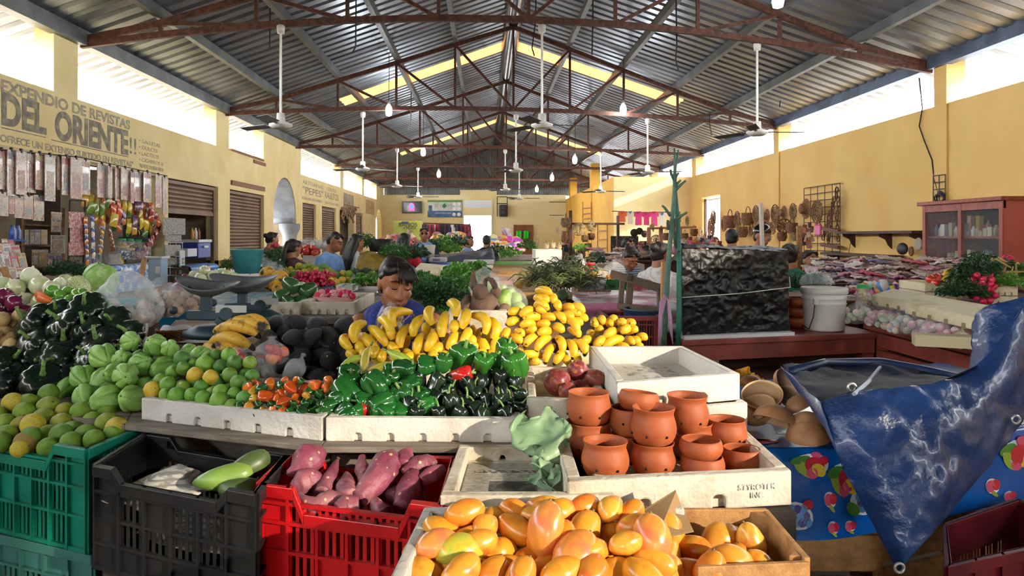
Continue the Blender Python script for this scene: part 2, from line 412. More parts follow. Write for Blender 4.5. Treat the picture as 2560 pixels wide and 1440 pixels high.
b=MB();b.box((XR-.1,-12,EAVE),(XR+.05,YF,EAVE+.2));struct(b.obj('beam_right',mat('blue_grey_steel','#56647a',.5,'#454f60',3,metal=.2)))
TR=[(9.76,11.2,3.18),(15.2,17.1,2.87),(20.8,22.9,2.72),(26.2,28.2,2.66),(32.0,34.0,2.63),(36.4,38.2,2.62)]
NODX=[XL,-4.5,-3.22,-1.97,-.68,RX,1.93,3.2,4.5,5.8,XR]
TRN=['nearest rusty roof truss, carrying three ceiling fans','second rusty roof truss from the camera, just before the first amber skylight','third rusty roof truss, between the two amber skylights','fourth rusty roof truss from the camera','fifth rusty roof truss, beyond the far amber skylight','farthest rusty roof truss, against the zinc gable']
def truss_y(k,x):
 a,b_,c=TR[k];return a+(b_-a)*(x-XL)/(XR-XL)
def chord_z(k,x):
 c=TR[k][2];u=(x-RX)/(6.25);return H+2.6+(c-2.6)*max(0,1-u*u)
for k in range(6):
 t=thing('roof_truss',TRN[k],'roof truss',(RX,truss_y(k,RX),chord_z(k,RX)),'roof trusses')
 bt=[V(x,truss_y(k,x),chord_z(k,x))for x in NODX]
 tp=[V(x,truss_y(k,x),roofz(x)-.12 if 0<i<10 else EAVE+.08)for i,x in enumerate(NODX)]
 b=MB()
 for p,q in zip(bt,bt[1:]):b.bar(p,q,.07,.09)
 b.obj('bottom_chord',RUST,t)
 for side in(tp[:6],tp[5:]):
  b=MB()
  for p,q in zip(side,side[1:]):b.bar(p,q,.07,.09)
  b.obj('top_chord',RUST,t)
 for i in range(1,10):
  MB().bar(bt[i],tp[i],.05).obj('vertical',RUST,t)
  if i<5:MB().bar(tp[i],bt[i+1],.05).obj('diagonal',RUST,t)
  elif i>5:MB().bar(tp[i],bt[i-1],.05).obj('diagonal',RUST,t)
FW=mat('white_fan_enamel','#dcd8cc',.4);FB_=mat('dark_fan_blade','#3b3a3c',.5)
def fan(x,yt,yh,Y,label,ang=0.):
 top=P(x,yt,Y);hub=P(x,yh,Y)
 t=thing('ceiling_fan',label,'ceiling fan',hub,'ceiling fans')
 MB().lathe([(0,0),(.05,0),(.06,.1),(.035,.12),(0,.12)],12,lambda v:V(top.x,top.y,top.z-.1)+v).obj('canopy',FW,t,True)
 MB().tube([top,hub+V(0,0,.1)],.018).obj('down_rod',FW,t)
 MB().lathe([(0,-.06),(.1,-.055),(.16,-.02),(.16,.01),(.06,.05),(.055,.16),(0,.17)],18,lambda v:hub+v).obj('motor_housing',FW,t,True)
 for i in range(3):
  a=ang+i*2.094
  q=Matrix.Rotation(a,3,'Z')@Matrix.Rotation(.2,3,'X')
  b=MB();b.box((.14,-.02,-.006),(.28,.02,.006),lambda v:hub+q@v);b.box((.26,-.07,-.004),(.78,.07,.004),lambda v:hub+q@v)
  b.obj('blade',FB_ if x>1000 else mat('light_fan_blade','#8d8d8a',.5),t)
fan(702,66,312,10.0,'white ceiling fan near the painted shop sign, nearest truss',.5)
fan(1355,64,312,10.55,'yellowed ceiling fan under the middle of the nearest truss',.15)
fan(1893,110,330,10.95,'white ceiling fan with dark blades beside the long wall, nearest truss',.05)
fan(907,282,422,15.8,'ceiling fan on the second truss, near the white walled arch',.6)
fan(1290,288,425,16.2,'ceiling fan on the second truss, near the ridge',.1)
fan(1619,298,430,16.6,'ceiling fan on the second truss, above the corner room',-.15)
fan(993,372,465,21.4,'ceiling fan on the third truss, towards the shutters',.4)
fan(1263,375,473,21.9,'ceiling fan on the third truss, near the ridge',.1)
fan(1502,382,478,22.2,'ceiling fan on the third truss, before the amber wall',.2)
fan(1045,420,492,26.9,'ceiling fan on the fourth truss, above the television',.1)
fan(1298,425,496,27.3,'small far ceiling fan above the loudspeaker',-.1)
CORD=mat('black_cord','#1a1a1c',.6)
BULB=mat('glowing_bulb','#f4f8ff',.3,emit=14)
def bulb(x,y0,y,Y,label):
 top=P(x,y0,Y);p=P(x,y,Y)
 t=thing('hanging_bulb',label,'light bulb',p,'hanging light bulbs')
 MB().tube([top,top*.5+p*.5+V(.01,0,0),p+V(0,0,.19)],.007,6).obj('cord',CORD,t)
 sk=MB().lathe([(0,.1),(.035,.1),(.032,.19),(0,.19)],10,lambda v:p+v).obj('socket',mat('socket_plastic','#cfcfcf',.4),t,True)
 MB().lathe([(0,-.15),(.06,-.13),(.075,-.06),(.07,.04),(.04,.1),(0,.1)],12,lambda v:p+v).obj('globe',BULB,sk,True)
 pl=bpy.data.lights.new('bulb_light','POINT');pl.energy=60;pl.color=(.92,.97,1);pl.shadow_soft_size=.09;po_=bpy.data.objects.new('bulb_light',pl);C.objects.link(po_);po_.location=p-V(0,0,.26)
for a in((972,90,274,15.7,'lit bulb hanging near the shutters below the first skylight'),(1558,95,272,16.3,'lit bulb hanging below the first skylight, towards the long wall'),(1058,270,378,21.5,'lit bulb below the far skylight, towards the shutters'),(1437,290,398,22,'lit bulb below the far skylight, towards the corner room'),(1097,340,434,26.8,'lit bulb beyond the far skylight, towards the television'),(1380,345,443,27.4,'lit bulb beyond the far skylight, towards the corner room'),(1342,400,472,32.5,'farthest lit bulb, before the zinc gable'),(1945,-90,-8,9.0,'lit bulb cut off by the top edge of the photo')):bulb(*a)
for i,(x,y0,pts,Y,lb)in enumerate(((890,-30,((890,40),(889,118),(882,130)),10.0,'short black cable hanging before the ridge, nearest truss'),(675,20,((675,70),(674,124)),10.6,'thin cable hanging beside the white fan'),(1482,0,((1482,60),(1480,137)),10.8,'black cable hanging beside the yellowed fan'),(1690,0,((1692,110),(1689,150),(1696,176)),11.2,'long kinked black cable by the purlin'),(2271,28,((2272,70),(2267,118),(2273,147)),11.6,'black cable hanging from the truss beside the long wall'),(1953,186,((1953,220),(1949,268)),15.5,'black cable hanging above the fan beside the long wall'),(1774,280,((1774,310),(1779,338)),16.8,'black cable near the second truss end'),(1028,230,((1027,300),(1022,326)),15.9,'black cable hanging behind the second truss'),(1340,0,((1338,60),(1330,120),(1336,140)),12.6,'black cable hanging near the ridge flashing'))):
 tag(MB().tube([P(x,y0,Y)]+[P(a,b_,Y)for a,b_ in pts],.011,6).obj('hanging_cable',CORD),lb,'cable','hanging cables')
FOAM=mat('white_foam','#d2cdc5',.75,'#bab4aa',5,.5,.75,bump=.5,bsc=70)
FOAMD=mat('dirty_foam','#cfc6b5',.8,'#9c8c72',7,.52,.72,bump=.5,bsc=60,col3='#c8bba6')
FOAMY=mat('yellowed_foam','#e2d3b0',.8,'#c0a878',6,.5,.75,bump=.4,bsc=60)
def quadmap(c):
 fl,fr,br,bl=[Vector((p[0],p[1],0))for p in c]
 def f(u,v,z):q=fl*(1-u)*(1-v)+fr*u*(1-v)+br*u*v+bl*(1-u)*v;return V(q.x,q.y,z)
 lu=((fr-fl).length+(br-bl).length)/2;lv=((bl-fl).length+(br-fr).length)/2
 return f,lu,lv
def foam_tray(label,c,z0,h,mt=FOAM,notches=5,wall=.028,cat='foam tray',name='foam_tray',floor=.02,group=None,sides=(0,),rim=0,nw=.011,nh=.4,skip=()):
 f,lu,lv=quadmap(c);tu,tv=wall/lu,wall/lv
 ctr=f(.5,.5,z0);t=thing(name,label,cat,ctr,group)
 b=MB()
 def prof(L,n):
  pts=[(0,z0+h),(0,z0)]
  for i in range(n):
   s=(i+1)/(n+1);d=nw/L
   pts+=[(s-d,z0),(s-d,z0+h*nh*.8),(s-d*.5,z0+h*nh),(s+d*.5,z0+h*nh),(s+d,z0+h*nh*.8),(s+d,z0)]
  return pts+[(1,z0),(1,z0+h)]
 def wallp(m0,m1,L,n):
  pr=prof(L,n);k=len(pr);a=[m0(s,z)for s,z in pr];b_=[m1(s,z)for s,z in pr]
  b.add(a+b_,[tuple(range(k)),tuple(range(2*k-1,k-1,-1))]+[(i,(i+1)%k,(i+1)%k+k,i+k)for i in range(k)])
 nn=lambda i:notches if i in sides else 0
 wallp(lambda s,z:f(s,0,z),lambda s,z:f(s,tv,z),lu,nn(0))
 wallp(lambda s,z:f(s,1-tv,z),lambda s,z:f(s,1,z),lu,nn(2))
 iv=lambda s:tv+(1-2*tv)*s
 if 3 not in skip:wallp(lambda s,z:f(0,iv(s),z),lambda s,z:f(tu,iv(s),z),lv,nn(3))
 if 1 not in skip:wallp(lambda s,z:f(1-tu,iv(s),z),lambda s,z:f(1,iv(s),z),lv,nn(1))
 b.obj('wall',mt,t,bevel=.006)
 MB().box((tu*.5,tv*.5,z0+.001),(1-tu*.5,1-tv*.5,z0+floor),lambda v:f(v.x,v.y,v.z)).obj('tray_floor',mt,t)
 if rim:
  b=MB()
  for(u0,v0,u1,v1)in((-.01,-.01,1.01,tv*1.2),(-.01,1-tv*1.2,1.01,1.01),(-.01,0,tu*1.2,1),(1-tu*1.2,0,1.01,1)):
   b.box((u0,v0,z0+h-rim),(u1,v1,z0+h),lambda v:f(v.x,v.y,v.z))
  b.obj('rim',mt,t,bevel=.004)
 return t
def crate(label,c,z0,z1,mt,cols=6,rows=(.0,.3,.55,.78,1),dips={},solid=(),group=None,slat=.011,name='plastic_crate',corner=1):
 f,lu,lv=quadmap(c);t=thing(name,label,'crate',f(.5,.5,z0),group)
 h=z1-z0;b=MB();rimb=MB();ribs=MB()
 sides={0:(lambda s,d:(s,d/lv),lu),1:(lambda s,d:(1-d/lu,s),lv),2:(lambda s,d:(s,1-d/lv),lu),3:(lambda s,d:(d/lu,s),lv)}
 for k,(m,L)in sides.items():
  nc=cols if k in(0,2)else max(3,round(cols*lv/lu))
  dp=dips.get(k)
  def zt(s):
   if not dp:return z1
   a,e,d=dp;w=.06
   if s<=a or s>=e:return z1
   return z1-d*min(1,(s-a)/w,(e-s)/w)
  def bx(M,s0,s1,za,zb,d0,d1):
   def g(v):q=m(v.x,v.y);return f(q[0],q[1],v.z)
   M.box((s0,d0,za),(s1,d1,zb),g)
  ss=[0]+([dp[0],dp[0]+.06,dp[1]-.06,dp[1]]if dp else[])+[1]
  for s0,s1 in zip(ss,ss[1:]):
   vs=[]
   for s in(s0,s1):
    for d,dz in((-.012,0),(-.012,-.03),(-.007,-.03),(.0,-.012),(.012,-.012),(.012,0)):
     q=m(s,d);vs.append(f(q[0],q[1],zt(s)+dz))
   rimb.add(vs,[(i,(i+1)%6,(i+1)%6+6,i+6)for i in range(6)]+[(0,1,2,3,4,5),(11,10,9,8,7,6)])
  for r in range(len(rows)-1):
   za,zb=z0+h*rows[r],z0+h*rows[r+1]
   for i in range(nc):
    s0,s1=i/nc,(i+1)/nc;top=r==len(rows)-2
    zc=min(zb,zt(s0+.001),zt(s1-.001))if top else zb
    if zc<=za+.01:continue
    if i<corner or i>=nc-corner or(r,i)in solid or(k,r,i)in solid or r==0 and(0,-1)in solid:bx(b,s0,s1,za,zc,.004,.009)
    else:
     n=max(3,round((s1-s0)*L/slat/2));w=(s1-s0)/n
     for j in range(n):bx(b,s0+j*w,s0+(j+.5)*w,za,zc,.004,.008)
   if r:bx(ribs,0,1,za-.004,za+.004,-.008,.01)
  bx(ribs,0,1,z0,z0+.012,-.006,.012)
  for i in range(nc+1):
   s=i/nc;d=.004/L;zc=min(zt(min(s+.01,1)),zt(max(s-.01,0)))
   bx(ribs,max(s-d,-.002),min(s+d,1.002),z0,zc,-.009,.008)
 b.obj('slatted_side',mt,t);ribs.obj('rib',mt,t);rimb.obj('rim',mt,t,bevel=.002)
 MB().box((.02,.02,z0),(.98,.98,z0+.008),lambda v:f(v.x,v.y,v.z)).obj('crate_floor',mt,t)
 return t
TW=mat('weathered_grey_wood','#6d6459',.8,'#4b443c',3,.35,.65,bump=.4,bsc=30,stretch=(.4,3,3),col3='#847a6c')
TOP=.9
edge=[(-3.2,3.15),(-1.75,2.55),(-1.15,2.27),(-.47,2.03),(.12,2.03),(.74,2.03)]
back=[(.76,3.1),(-.5,3.06),(-1.6,3.6),(-3.0,4.1)]
t=thing('market_table','weathered grey plank table carrying the foam trays of limes and peppers','table',(-.8,2.6,0))
for(p,q),(r,s)in(((edge[0],edge[2]),(back[3],back[2])),((edge[2],edge[3]),(back[2],back[1])),((edge[3],edge[5]),(back[1],back[0]))):
 MB().prism([V(*p,TOP-.018),V(*q,TOP-.018),V(*s,TOP-.018),V(*r,TOP-.018)],(0,0,.018)).obj('table_top',TW,t,bevel=.004)
b=MB()
for p,q in zip(edge,edge[1:]):b.bar(V(*p,TOP-.068)+V(0,.16,0),V(*q,TOP-.068)+V(0,.16,0),.03,.1)
b.obj('apron',TW,t)
for p in((-1.5,2.75),(-.5,2.25),(.68,2.2),(.68,2.95),(-.6,3.0),(-1.7,3.45)):MB().box((p[0]-.035,p[1]-.035,0),(p[0]+.035,p[1]+.035,TOP-.018)).obj('leg',TW,t)
GREEN=mat('teal_green_plastic','#0f7a66',.35,'#0c6a59',6,bump=.05);GREEN2=mat('faded_teal_plastic','#376f69',.5,'#2c5f5a',6)
BLACK=mat('charcoal_plastic','#19191d',.42,'#282624',5,.5,.7);RED=mat('red_plastic','#c21319',.3,'#b01016',6)
MAROON=mat('maroon_plastic','#6b1a24',.4,'#551420',6);BLACK2=mat('dusty_black_plastic','#201f22',.55,'#38342f',6,.5,.7)
gq=[(-1.67,2.30),(-1.163,2.08),(-1.115,2.37),(-1.6,2.62)]
crate('teal green plastic crate heaped with green oranges',gq,.575,.88,GREEN,7,(0,.34,.62,.84,1),{0:(.1,.76,.055)},solid={(1,2),(1,3)})
crate('faded teal crate under the crate of green oranges',[(-1.71,2.31),(-1.15,2.09),(-1.11,2.38),(-1.62,2.62)],.27,.57,GREEN2,6,(0,.3,.7,1),{},solid={(2,1),(2,2),(2,3),(2,4)})
bq=[(-1.06,1.935),(-.553,1.72),(-.565,2.02),(-1.07,2.245)]
crate('black plastic crate holding zucchini and newspaper',bq,.6,.88,BLACK,6,(0,.26,.5,.76,1),{0:(.13,.84,.035),2:(.2,.8,.035)},solid={(2,2),(3,1),(3,2),(3,3),(3,4),(0,-1)})
crate('dusty black crate under the crate of zucchini',[(-1.04,1.95),(-.545,1.74),(-.56,2.02),(-1.06,2.24)],.3,.595,BLACK2,6,(0,.3,.7,1),{},solid={(2,1),(2,2),(2,3),(2,4)})
rq=[(-.567,1.79),(-.10,1.645),(-.085,2.0),(-.56,2.02)]
crate('red plastic crate heaped with purple sweet potatoes',rq,.58,.88,RED,6,(0,.22,.46,.7,.86,1),{0:(.2,.84,.06),2:(.2,.84,.06)},solid={(1,2),(1,3),(1,4),(0,-1)},slat=.009)
crate('second red crate, under the crate of sweet potatoes',[(-.565,1.80),(-.11,1.66),(-.085,1.99),(-.555,2.01)],.27,.575,RED,6,(0,.3,.7,1),{},solid={(2,1),(2,2)})
for i,(q,z,lb)in enumerate(()and(([(-1.72,2.33),(-1.17,2.11),(-1.13,2.38),(-1.64,2.62)],.265,'bottom teal crate of the stack'),([(-1.04,1.96),(-.55,1.75),(-.56,2.02),(-1.06,2.24)],.295,'bottom black crate of the stack'),([(-.56,1.81),(-.115,1.67),(-.09,1.99),(-.55,2.01)],.265,'bottom red crate of the stack'))):
 pass
tag(MB().prism([V(-1.75,2.3,0),V(-.1,1.66,0),V(-.08,1.98,0),V(-1.6,2.66,0)],(0,0,.265)).obj('low_bench',TW,None,bevel=.005),'low plank bench under the stacked plastic crates','bench')
foam_tray('white foam tray of limes, chayotes and habaneros on the plank table',[(-1.125,2.33),(-.478,2.085),(-.445,2.55),(-1.02,2.74)],TOP,.072,FOAM,5)
foam_tray('greyish foam tray of bell peppers and poblanos on the plank table',[(-.468,2.085),(.1,2.07),(.125,2.56),(-.435,2.56)],TOP,.07,mat('greyish_foam','#d6cec4',.8,'#b5aa9c',6,.5,.75,bump=.5,bsc=60),5,nh=.35)
def fm(name,cols,rough=.35,**k):return mat(name,cols[0],rough,cols=cols,**k)
STEM=mat('green_stem','#7ea050',.6,'#56793a',10);STEMD=mat('dry_stem','#8a7a4e',.7,'#5f5233',10)
def stemmesh(name,pts,r,mt=None):return MB().tube([Vector(p)for p in pts],r,7).mesh(name,mt or STEM,True)
def heap(proto,pts,pos,what,where,group,r=1.,rot='rand',per=9,kid=True,sc=(.9,1.1),rk=1.,zmin=None):
 """copies of a fruit at photo positions: pos(x, y) gives each one's place; proto may be a list of shapes"""
 out=[];pl=proto if isinstance(proto,list)else[proto];ks=[kids(p)for p in pl]
 ss=[U(*sc)*r*(q[2]if len(q)>2 else 1)for q in pts]
 ps=relax([pos(q[0],q[1])for q in pts],[s*rk for s in ss],zmin=zmin)
 for i,(p,s)in enumerate(zip(ps,ss)):
  k=i%len(pl)
  out.append(dup(pl[k],p,rrot()if rot=='rand' else rot(i)if callable(rot)else rot,s,None,group,ks[k]if kid else[]))
 label_rows(out,what,where,per);return out
PROTO=[]
def proto(name,me,cat,parts=()):
 o=link(name,me);o['category']=cat;o['label']=cat;PROTO.append(o)
 for n,m in parts:link(n,m,o)
 return o
def drop():
 for o in PROTO:
  for k in kids(o):bpy.data.objects.remove(k)
  bpy.data.objects.remove(o)
citm=fm('green_orange_peel',['#5c8a1e','#7c9a22','#4e7f24','#8f9c28','#68921f','#a59a2a'],.4,col2='#c3a92c',sc=2.2*8,lo=.58,hi=.75,bump=.35,bsc=160)
limm=fm('lime_peel',['#5f9a2c','#78a834','#2f6f28','#8aa838','#6ba02e','#4c8c2c'],.32,col2='#b9a843',sc=22,lo=.6,hi=.78,bump=.25,bsc=200)
yelm=mat('yellow_lime_peel','#d9b02c',.35,'#a9a53a',12,.5,.7,bump=.25,bsc=200);brnm=mat('brown_orange_peel','#9a7a35',.5,'#6f7a2c',14,.5,.65,bump=.4,bsc=150)
ogm=mat('yellow_orange_peel','#c9b02c',.4,'#86982a',9,.5,.7,bump=.35,bsc=160)
orp=[(0,-1),(.5,-.88),(.86,-.5),(1,0),(.86,.5),(.5,.88),(0,.97)]
lmp=[(0,-1.08),(.14,-1.02),(.5,-.84),(.86,-.46),(1,0),(.86,.48),(.48,.88),(.12,1.0),(0,1.02)]
nub=stemmesh('stem_scar',[(0,0,.94),(0,0,1.05)],.09,STEMD)
og=proto('green_orange',fruitmesh('green_orange',orp,citm,lump=.03,ls=2),'orange',[('stem_scar',nub)])
ogy=proto('yellow_orange',fruitmesh('yellow_orange',orp,ogm,lump=.03,ls=2),'orange',[('stem_scar',nub)])
ogb=proto('brown_orange',fruitmesh('brown_orange',orp,brnm,lump=.04,ls=2),'orange')
PO=lambda x,y:PS(x,y,2.2,.85,3.)
g='green oranges in the teal crate'
heap(og,[(60,1030),(115,988),(118,1022,1.05),(23,1085,1.05),(148,1058),(195,1033),(227,1055),(255,1040),(125,1082),(187,1075),(122,1118),(182,1102),(238,1097),(103,1050),(-6,1043),(30,1052),(73,1013),(260,1063),(213,1087),(160,1085),(90,1090),(45,1065),(5,1100),(150,1035),(280,1085)],PO,'green orange','heaped in the teal crate',g,.0345,per=6)
heap(ogy,[(32,1007,1.05),(82,1062,1.1),(292,1070,.95),(50,1122,.8)],PO,'yellowish orange','heaped in the teal crate','yellowish oranges in the teal crate',.0345)
heap(ogb,[(65,1107)],PO,'brown russeted orange','at the front of the teal crate','brown orange',.034)
lim=proto('lime',fruitmesh('lime',lmp,limm,lump=.03,ls=2),'lime',[('stem_scar',nub)])
limy=proto('yellow_lime',fruitmesh('yellow_lime',lmp,yelm,lump=.05,ls=2),'lime',[('stem_scar',nub)])
PL=lambda x,y:PS(x,y,2.36-(x-350)/455*.24,.965,1.7)
heap(lim,[(560,897,1.1),(527,910,1.15),(457,900,1.15),(443,928),(550,922),(583,915),(547,958),(452,960),(417,982,.9),(450,982,1.1),(483,985),(513,967),(513,993,1.05),(555,998,1.2),(555,980),(597,962,1.1),(607,997,1.15),(587,980),(618,947),(403,952),(487,913),(507,903),(600,933),(573,967),(565,937,1.15),(470,942),(527,945,.9),(500,955),(430,965),(575,948),(535,975),(465,970),(620,972,.9),(585,1010,.9),(540,890,.8),(470,925,.9),(612,920,.9)],PL,'green lime','in the white foam tray','green limes in the foam tray',.0262,per=7,sc=(.93,1.06),zmin=TOP+.02)
heap(limy,[(488,938,1.2),(382,975,1.15),(527,943,.95)],PL,'yellow lime','among the green limes','yellow limes',.0262)
chm=fm('chayote_skin',['#7fae4c','#8db85a','#6fa242','#84b34f'],.38,col2='#a8c878',sc=9,lo=.5,hi=.75,bump=.15,bsc=90)
chp=[(0,-1.0),(.3,-.93),(.72,-.7),(.98,-.2),(.93,.3),(.66,.8),(.42,1.1),(.16,1.2),(0,1.12)]
ch=proto('chayote',fruitmesh('chayote',chp,chm,50,16,5,.24,.3,lump=.12,ls=1.6,seed=2),'chayote',[('stem',stemmesh('s',[(0,0,1.05),(.03,0,1.3)],.06))])
PC=lambda x,y:PS(x,y,2.46-(x-150)/200*.0+max(0,(300-x))*.0012,.95,.95)
heap(ch,[(252,900,1.05),(174,965,.82),(216,938,.95),(264,942,1.0),(321,940,1.0),(357,898,1.2),(391,881,.9),(405,915,1.0),(311,905,.85),(225,981,1.0),(283,986,1.05),(334,996,1.0),(452,890,.95),(502,892,.85),(324,876,.8),(345,915,.95),(300,930,.8),(370,945,.9),(420,895,.7)],PC,'pale green chayote','beside the dark squashes','chayotes piled on the table',.047,per=5,rot=lambda i:Euler((pi/2+U(-.7,.7),U(-.6,.6),U(-.8,.8))),sc=(.97,1.05))
sqm=fm('dark_squash_rind',['#121d17','#16251b','#101a18','#1a2c1c'],.26,col2='#3f6a2a',sc=5,lo=.62,hi=.8,coat=.3)
sqp=[(0,-.42),(.3,-.5),(.72,-.46),(.98,-.12),(.98,.18),(.72,.44),(.3,.46),(.1,.4),(0,.4)]
sqs=[stemmesh('stem',[(0,0,.36),(.03,0,.6),(.12,.02,.85),(.24,.04,1.0)],[.17,.1,.085,.1]),stemmesh('stem',[(0,0,.36),(0,0,.6),(-.06,.05,.9),(-.05,.1,1.1)],[.17,.1,.09,.11])]
sq=[proto('ribbed_squash',fruitmesh('ribbed_squash',sqp,sqm,60,14,9+2*i,.15,.6,lump=.05,ls=1.4,seed=i),'squash',[('stem',sqs[i])])for i in range(2)]
PQ=lambda x,y:PS(x,y,2.72,.96,.85)
sqpts=[(93,818,1.2,0),(175,812,1.1,0),(200,785,1.1,0),(262,815,1.05,0),(298,846,.95,0),(70,858,1.1,0),(166,856,1.15,0),(218,830,.95,0),(254,862,1.15,0),(44,893,.95,0),(96,905,1,0),(195,900,1.05,0),(149,905,.9,0),(44,935,1.05,0),(117,952,1.15,0),(322,868,.8,0),(130,792,.85,0),(20,920,.8,0),(222,890,.9),(185,935,.85),(15,955,.9)]
heap(sq,[(q[0],q[1],q[2])for q in sqpts],PQ,'dark ribbed squash','in the pile by the chayotes','dark squashes piled on the table',.071,lambda i:aim(V(U(-.5,.5),U(-1.0,-.1),U(.35,1)),U(0,6)),6,sc=(.97,1.05),rk=.72,zmin=TOP)
hbm=fm('orange_habanero_skin',['#e8641c','#f07a22','#dd4a18','#f08a2a','#e0561a'],.22,coat=.3)
hym=fm('yellow_habanero_skin',['#d79a2a','#c9a030','#dd8a28'],.25,coat=.2)
gcm=fm('green_chile_skin',['#1f5a24','#2b6a28','#17441c','#3a7a30'],.2,coat=.3)
hbp=[(0,-1.25),(.22,-1.1),(.5,-.7),(.72,-.2),(.75,.25),(.62,.62),(.3,.75),(0,.7)]
hst=stemmesh('stem',[(0,0,.66),(.05,0,.95),(.2,.05,1.25)],[.16,.08,.08])
hb=proto('orange_habanero',fruitmesh('h',hbp,hbm,24,12,4,.16,.7,lump=.12,ls=1.3,seed=4),'habanero chile',[('stem',hst)])
hy=proto('yellow_habanero',fruitmesh('h',hbp,hym,16,10,4,.15,.6,lump=.15,ls=1.5,seed=5),'habanero chile',[('stem',hst)])
gc=proto('green_chile',fruitmesh('g',hbp,gcm,16,10,3,.2,.6,lump=.2,ls=1.6,seed=6),'green chile',[('stem',hst)])
PH=lambda x,y:PS(x,y,2.20-(x-620)/230*.08,.965,1.9)
heap(hb,[(673,990,1.25),(702,980,1.3),(757,968,1.3),(788,965,1.15),(817,967,1),(833,970,.9),(730,973,1.2),(670,962,1.15),(635,962),(623,968,.9),(712,1006,1.2),(730,997),(715,957,.9),(820,953,.85),(650,962,.8),(690,1000,.8),(745,958,.9),(683,1026,.8),(708,1029,.9)],PH,'orange habanero','in the white foam tray','orange habaneros in the foam tray',.0215,per=7)
heap(hy,[(633,980,1),(635,998,1),(625,1018,1.1),(657,1027,.8),(765,988,.8)],PH,'yellow habanero','beside the limes','yellow habaneros in the foam tray',.0205)
heap(gc,[(653,973,1.1),(780,985),(775,1002,1.05),(798,978),(750,1002,1.1),(783,1023,1.1),(717,1017,1.1),(648,1010),(743,1023,1.1),(803,993),(820,987),(793,1010),(680,1013),(763,1030,1.1),(700,963,.8),(753,953,.8),(600,1012,.9),(730,1030),(660,1000,.9),(810,1010,.9),(700,1018,.9),(800,1030,.9),(640,1028,.8),(765,1012),(735,1010,.8),(785,960,.7)],PH,'small green chile','in the white foam tray','small green chiles in the foam tray',.0205,per=7)
bpm=fm('green_pepper_skin',['#1d5a22','#17491c','#256a28','#143f1a'],.16,coat=.5);bpl=fm('bright_green_pepper_skin',['#2c6a20','#38782a','#256224'],.16,coat=.5)
rpm=mat('red_pepper_skin','#b3211c',.2,'#2b2a1c',7,.58,.7,coat=.4);pom=fm('poblano_skin',['#15211a','#182a1c','#121a18','#20331f'],.18,coat=.5)
bpp=[(0,-.78),(.25,-.92),(.55,-.95),(.78,-.6),(.95,.1),(.93,.5),(.68,.8),(.34,.78),(.12,.6),(0,.58)]
pst=stemmesh('stem',[(0,0,.55),(.02,0,.85),(.12,.03,1.15)],[.22,.11,.12])
bp=proto('green_bell_pepper',fruitmesh('b',bpp,bpm,32,14,4,.26,.55,lump=.16,ls=1.3,seed=1),'bell pepper',[('stem',pst)])
bp2=proto('green_bell_pepper',fruitmesh('b',bpp,bpm,30,14,3,.3,.6,lump=.3,ls=1.6,seed=8),'bell pepper',[('stem',pst)])
bl=proto('bright_green_bell_pepper',fruitmesh('b',bpp,bpl,32,14,4,.2,.55,lump=.1,ls=1.3,seed=3),'bell pepper',[('stem',pst)])
rp=proto('red_pepper',fruitmesh('r',[(0,-1.5),(.3,-1.2),(.6,-.5),(.72,.2),(.6,.7),(.25,.8),(0,.7)],rpm,22,12,3,.15,.7,lump=.15,ls=1.5,seed=3),'red pepper',[('stem',pst)])
pbp=[(0,-2.0),(.16,-1.85),(.42,-1.2),(.68,-.4),(.8,.2),(.72,.65),(.42,.82),(.15,.7),(0,.66)]
pb=[proto('poblano',fruitmesh('p',pbp,pom,24,14,3,.22,.6,lump=.16,ls=1.2,seed=i,bend=.04*i),'poblano chile',[('stem',stemmesh('stem',[(0,0,.6),(.03,0,.9),(.2,0,1.3),(.45,.05,1.5)],[.2,.09,.08,.1]))])for i in(1,2,3)]
PB=lambda x,y:PS(x,y,2.15,.965,1.15)
heap(bp,[(940,960,1.2),(877,986,1.35),(953,1013,1.1),(1007,982,1.0),(863,1030,.9),(970,943,.95),(830,1019,.8),(1067,1015,.8),(905,1000,.8),(920,960,.8)],PB,'dark green bell pepper','in the greyish foam tray','dark bell peppers in the foam tray',.042,per=5,zmin=TOP+.02,rk=.85)
heap(bp2,[(877,943,1.0),(1000,1023,1.0),(1067,915,.85),(1013,930,1.0),(843,1000,.8),(1040,1000,.9),(985,1000,.8),(895,1030,.8),(1030,960,.8),(975,1030,.7)],PB,'crinkled green pepper','in the greyish foam tray','crinkled peppers in the foam tray',.042,per=5,zmin=TOP+.02,rk=.85)
heap(bl,[(1150,897,1.25),(1283,907,1.1),(1263,884,1.0),(1117,905,.8),(1215,905,.9),(1240,900,.7)],PB,'bright green bell pepper','at the back of the tray','bright bell peppers at the back of the tray',.042,per=6,rot=lambda i:Euler((U(-.5,.3),U(-.4,.4),U(0,6))))
heap(rp,[(1157,935,1.0)],PB,'red and black pepper','lying on the poblanos','red pepper',.04,rot=Euler((.2,1.35,.1)))
heap(rp,[(910,1026,.8)],PB,'small wrinkled red pepper','at the front of the greyish tray','red pepper',.036,rot=Euler((.2,.1,.1)))
pts=[(1047,957,1.25),(1100,963,1.1),(1153,990,1.15),(1205,957,1.2),(1250,950,1.15),(1293,943,.9),(1257,980,.9),(1220,1003,.9),(1187,1023,.9),(1230,1030),(1277,1010),(1127,958,.8),(1147,1033,.9),(1097,1033,.9),(1043,1033,.8),(1270,1037,.9),(1090,995),(1183,990),(1125,1010),(1070,1030,.8),(1205,1035,.8),(1295,985,.9),(1290,1025,.8),(1170,1010),(1065,985,.9),(1240,1010,.8),(1110,985,.9),(1175,965,.9),(1020,1010,.8),(1290,960,.8)]
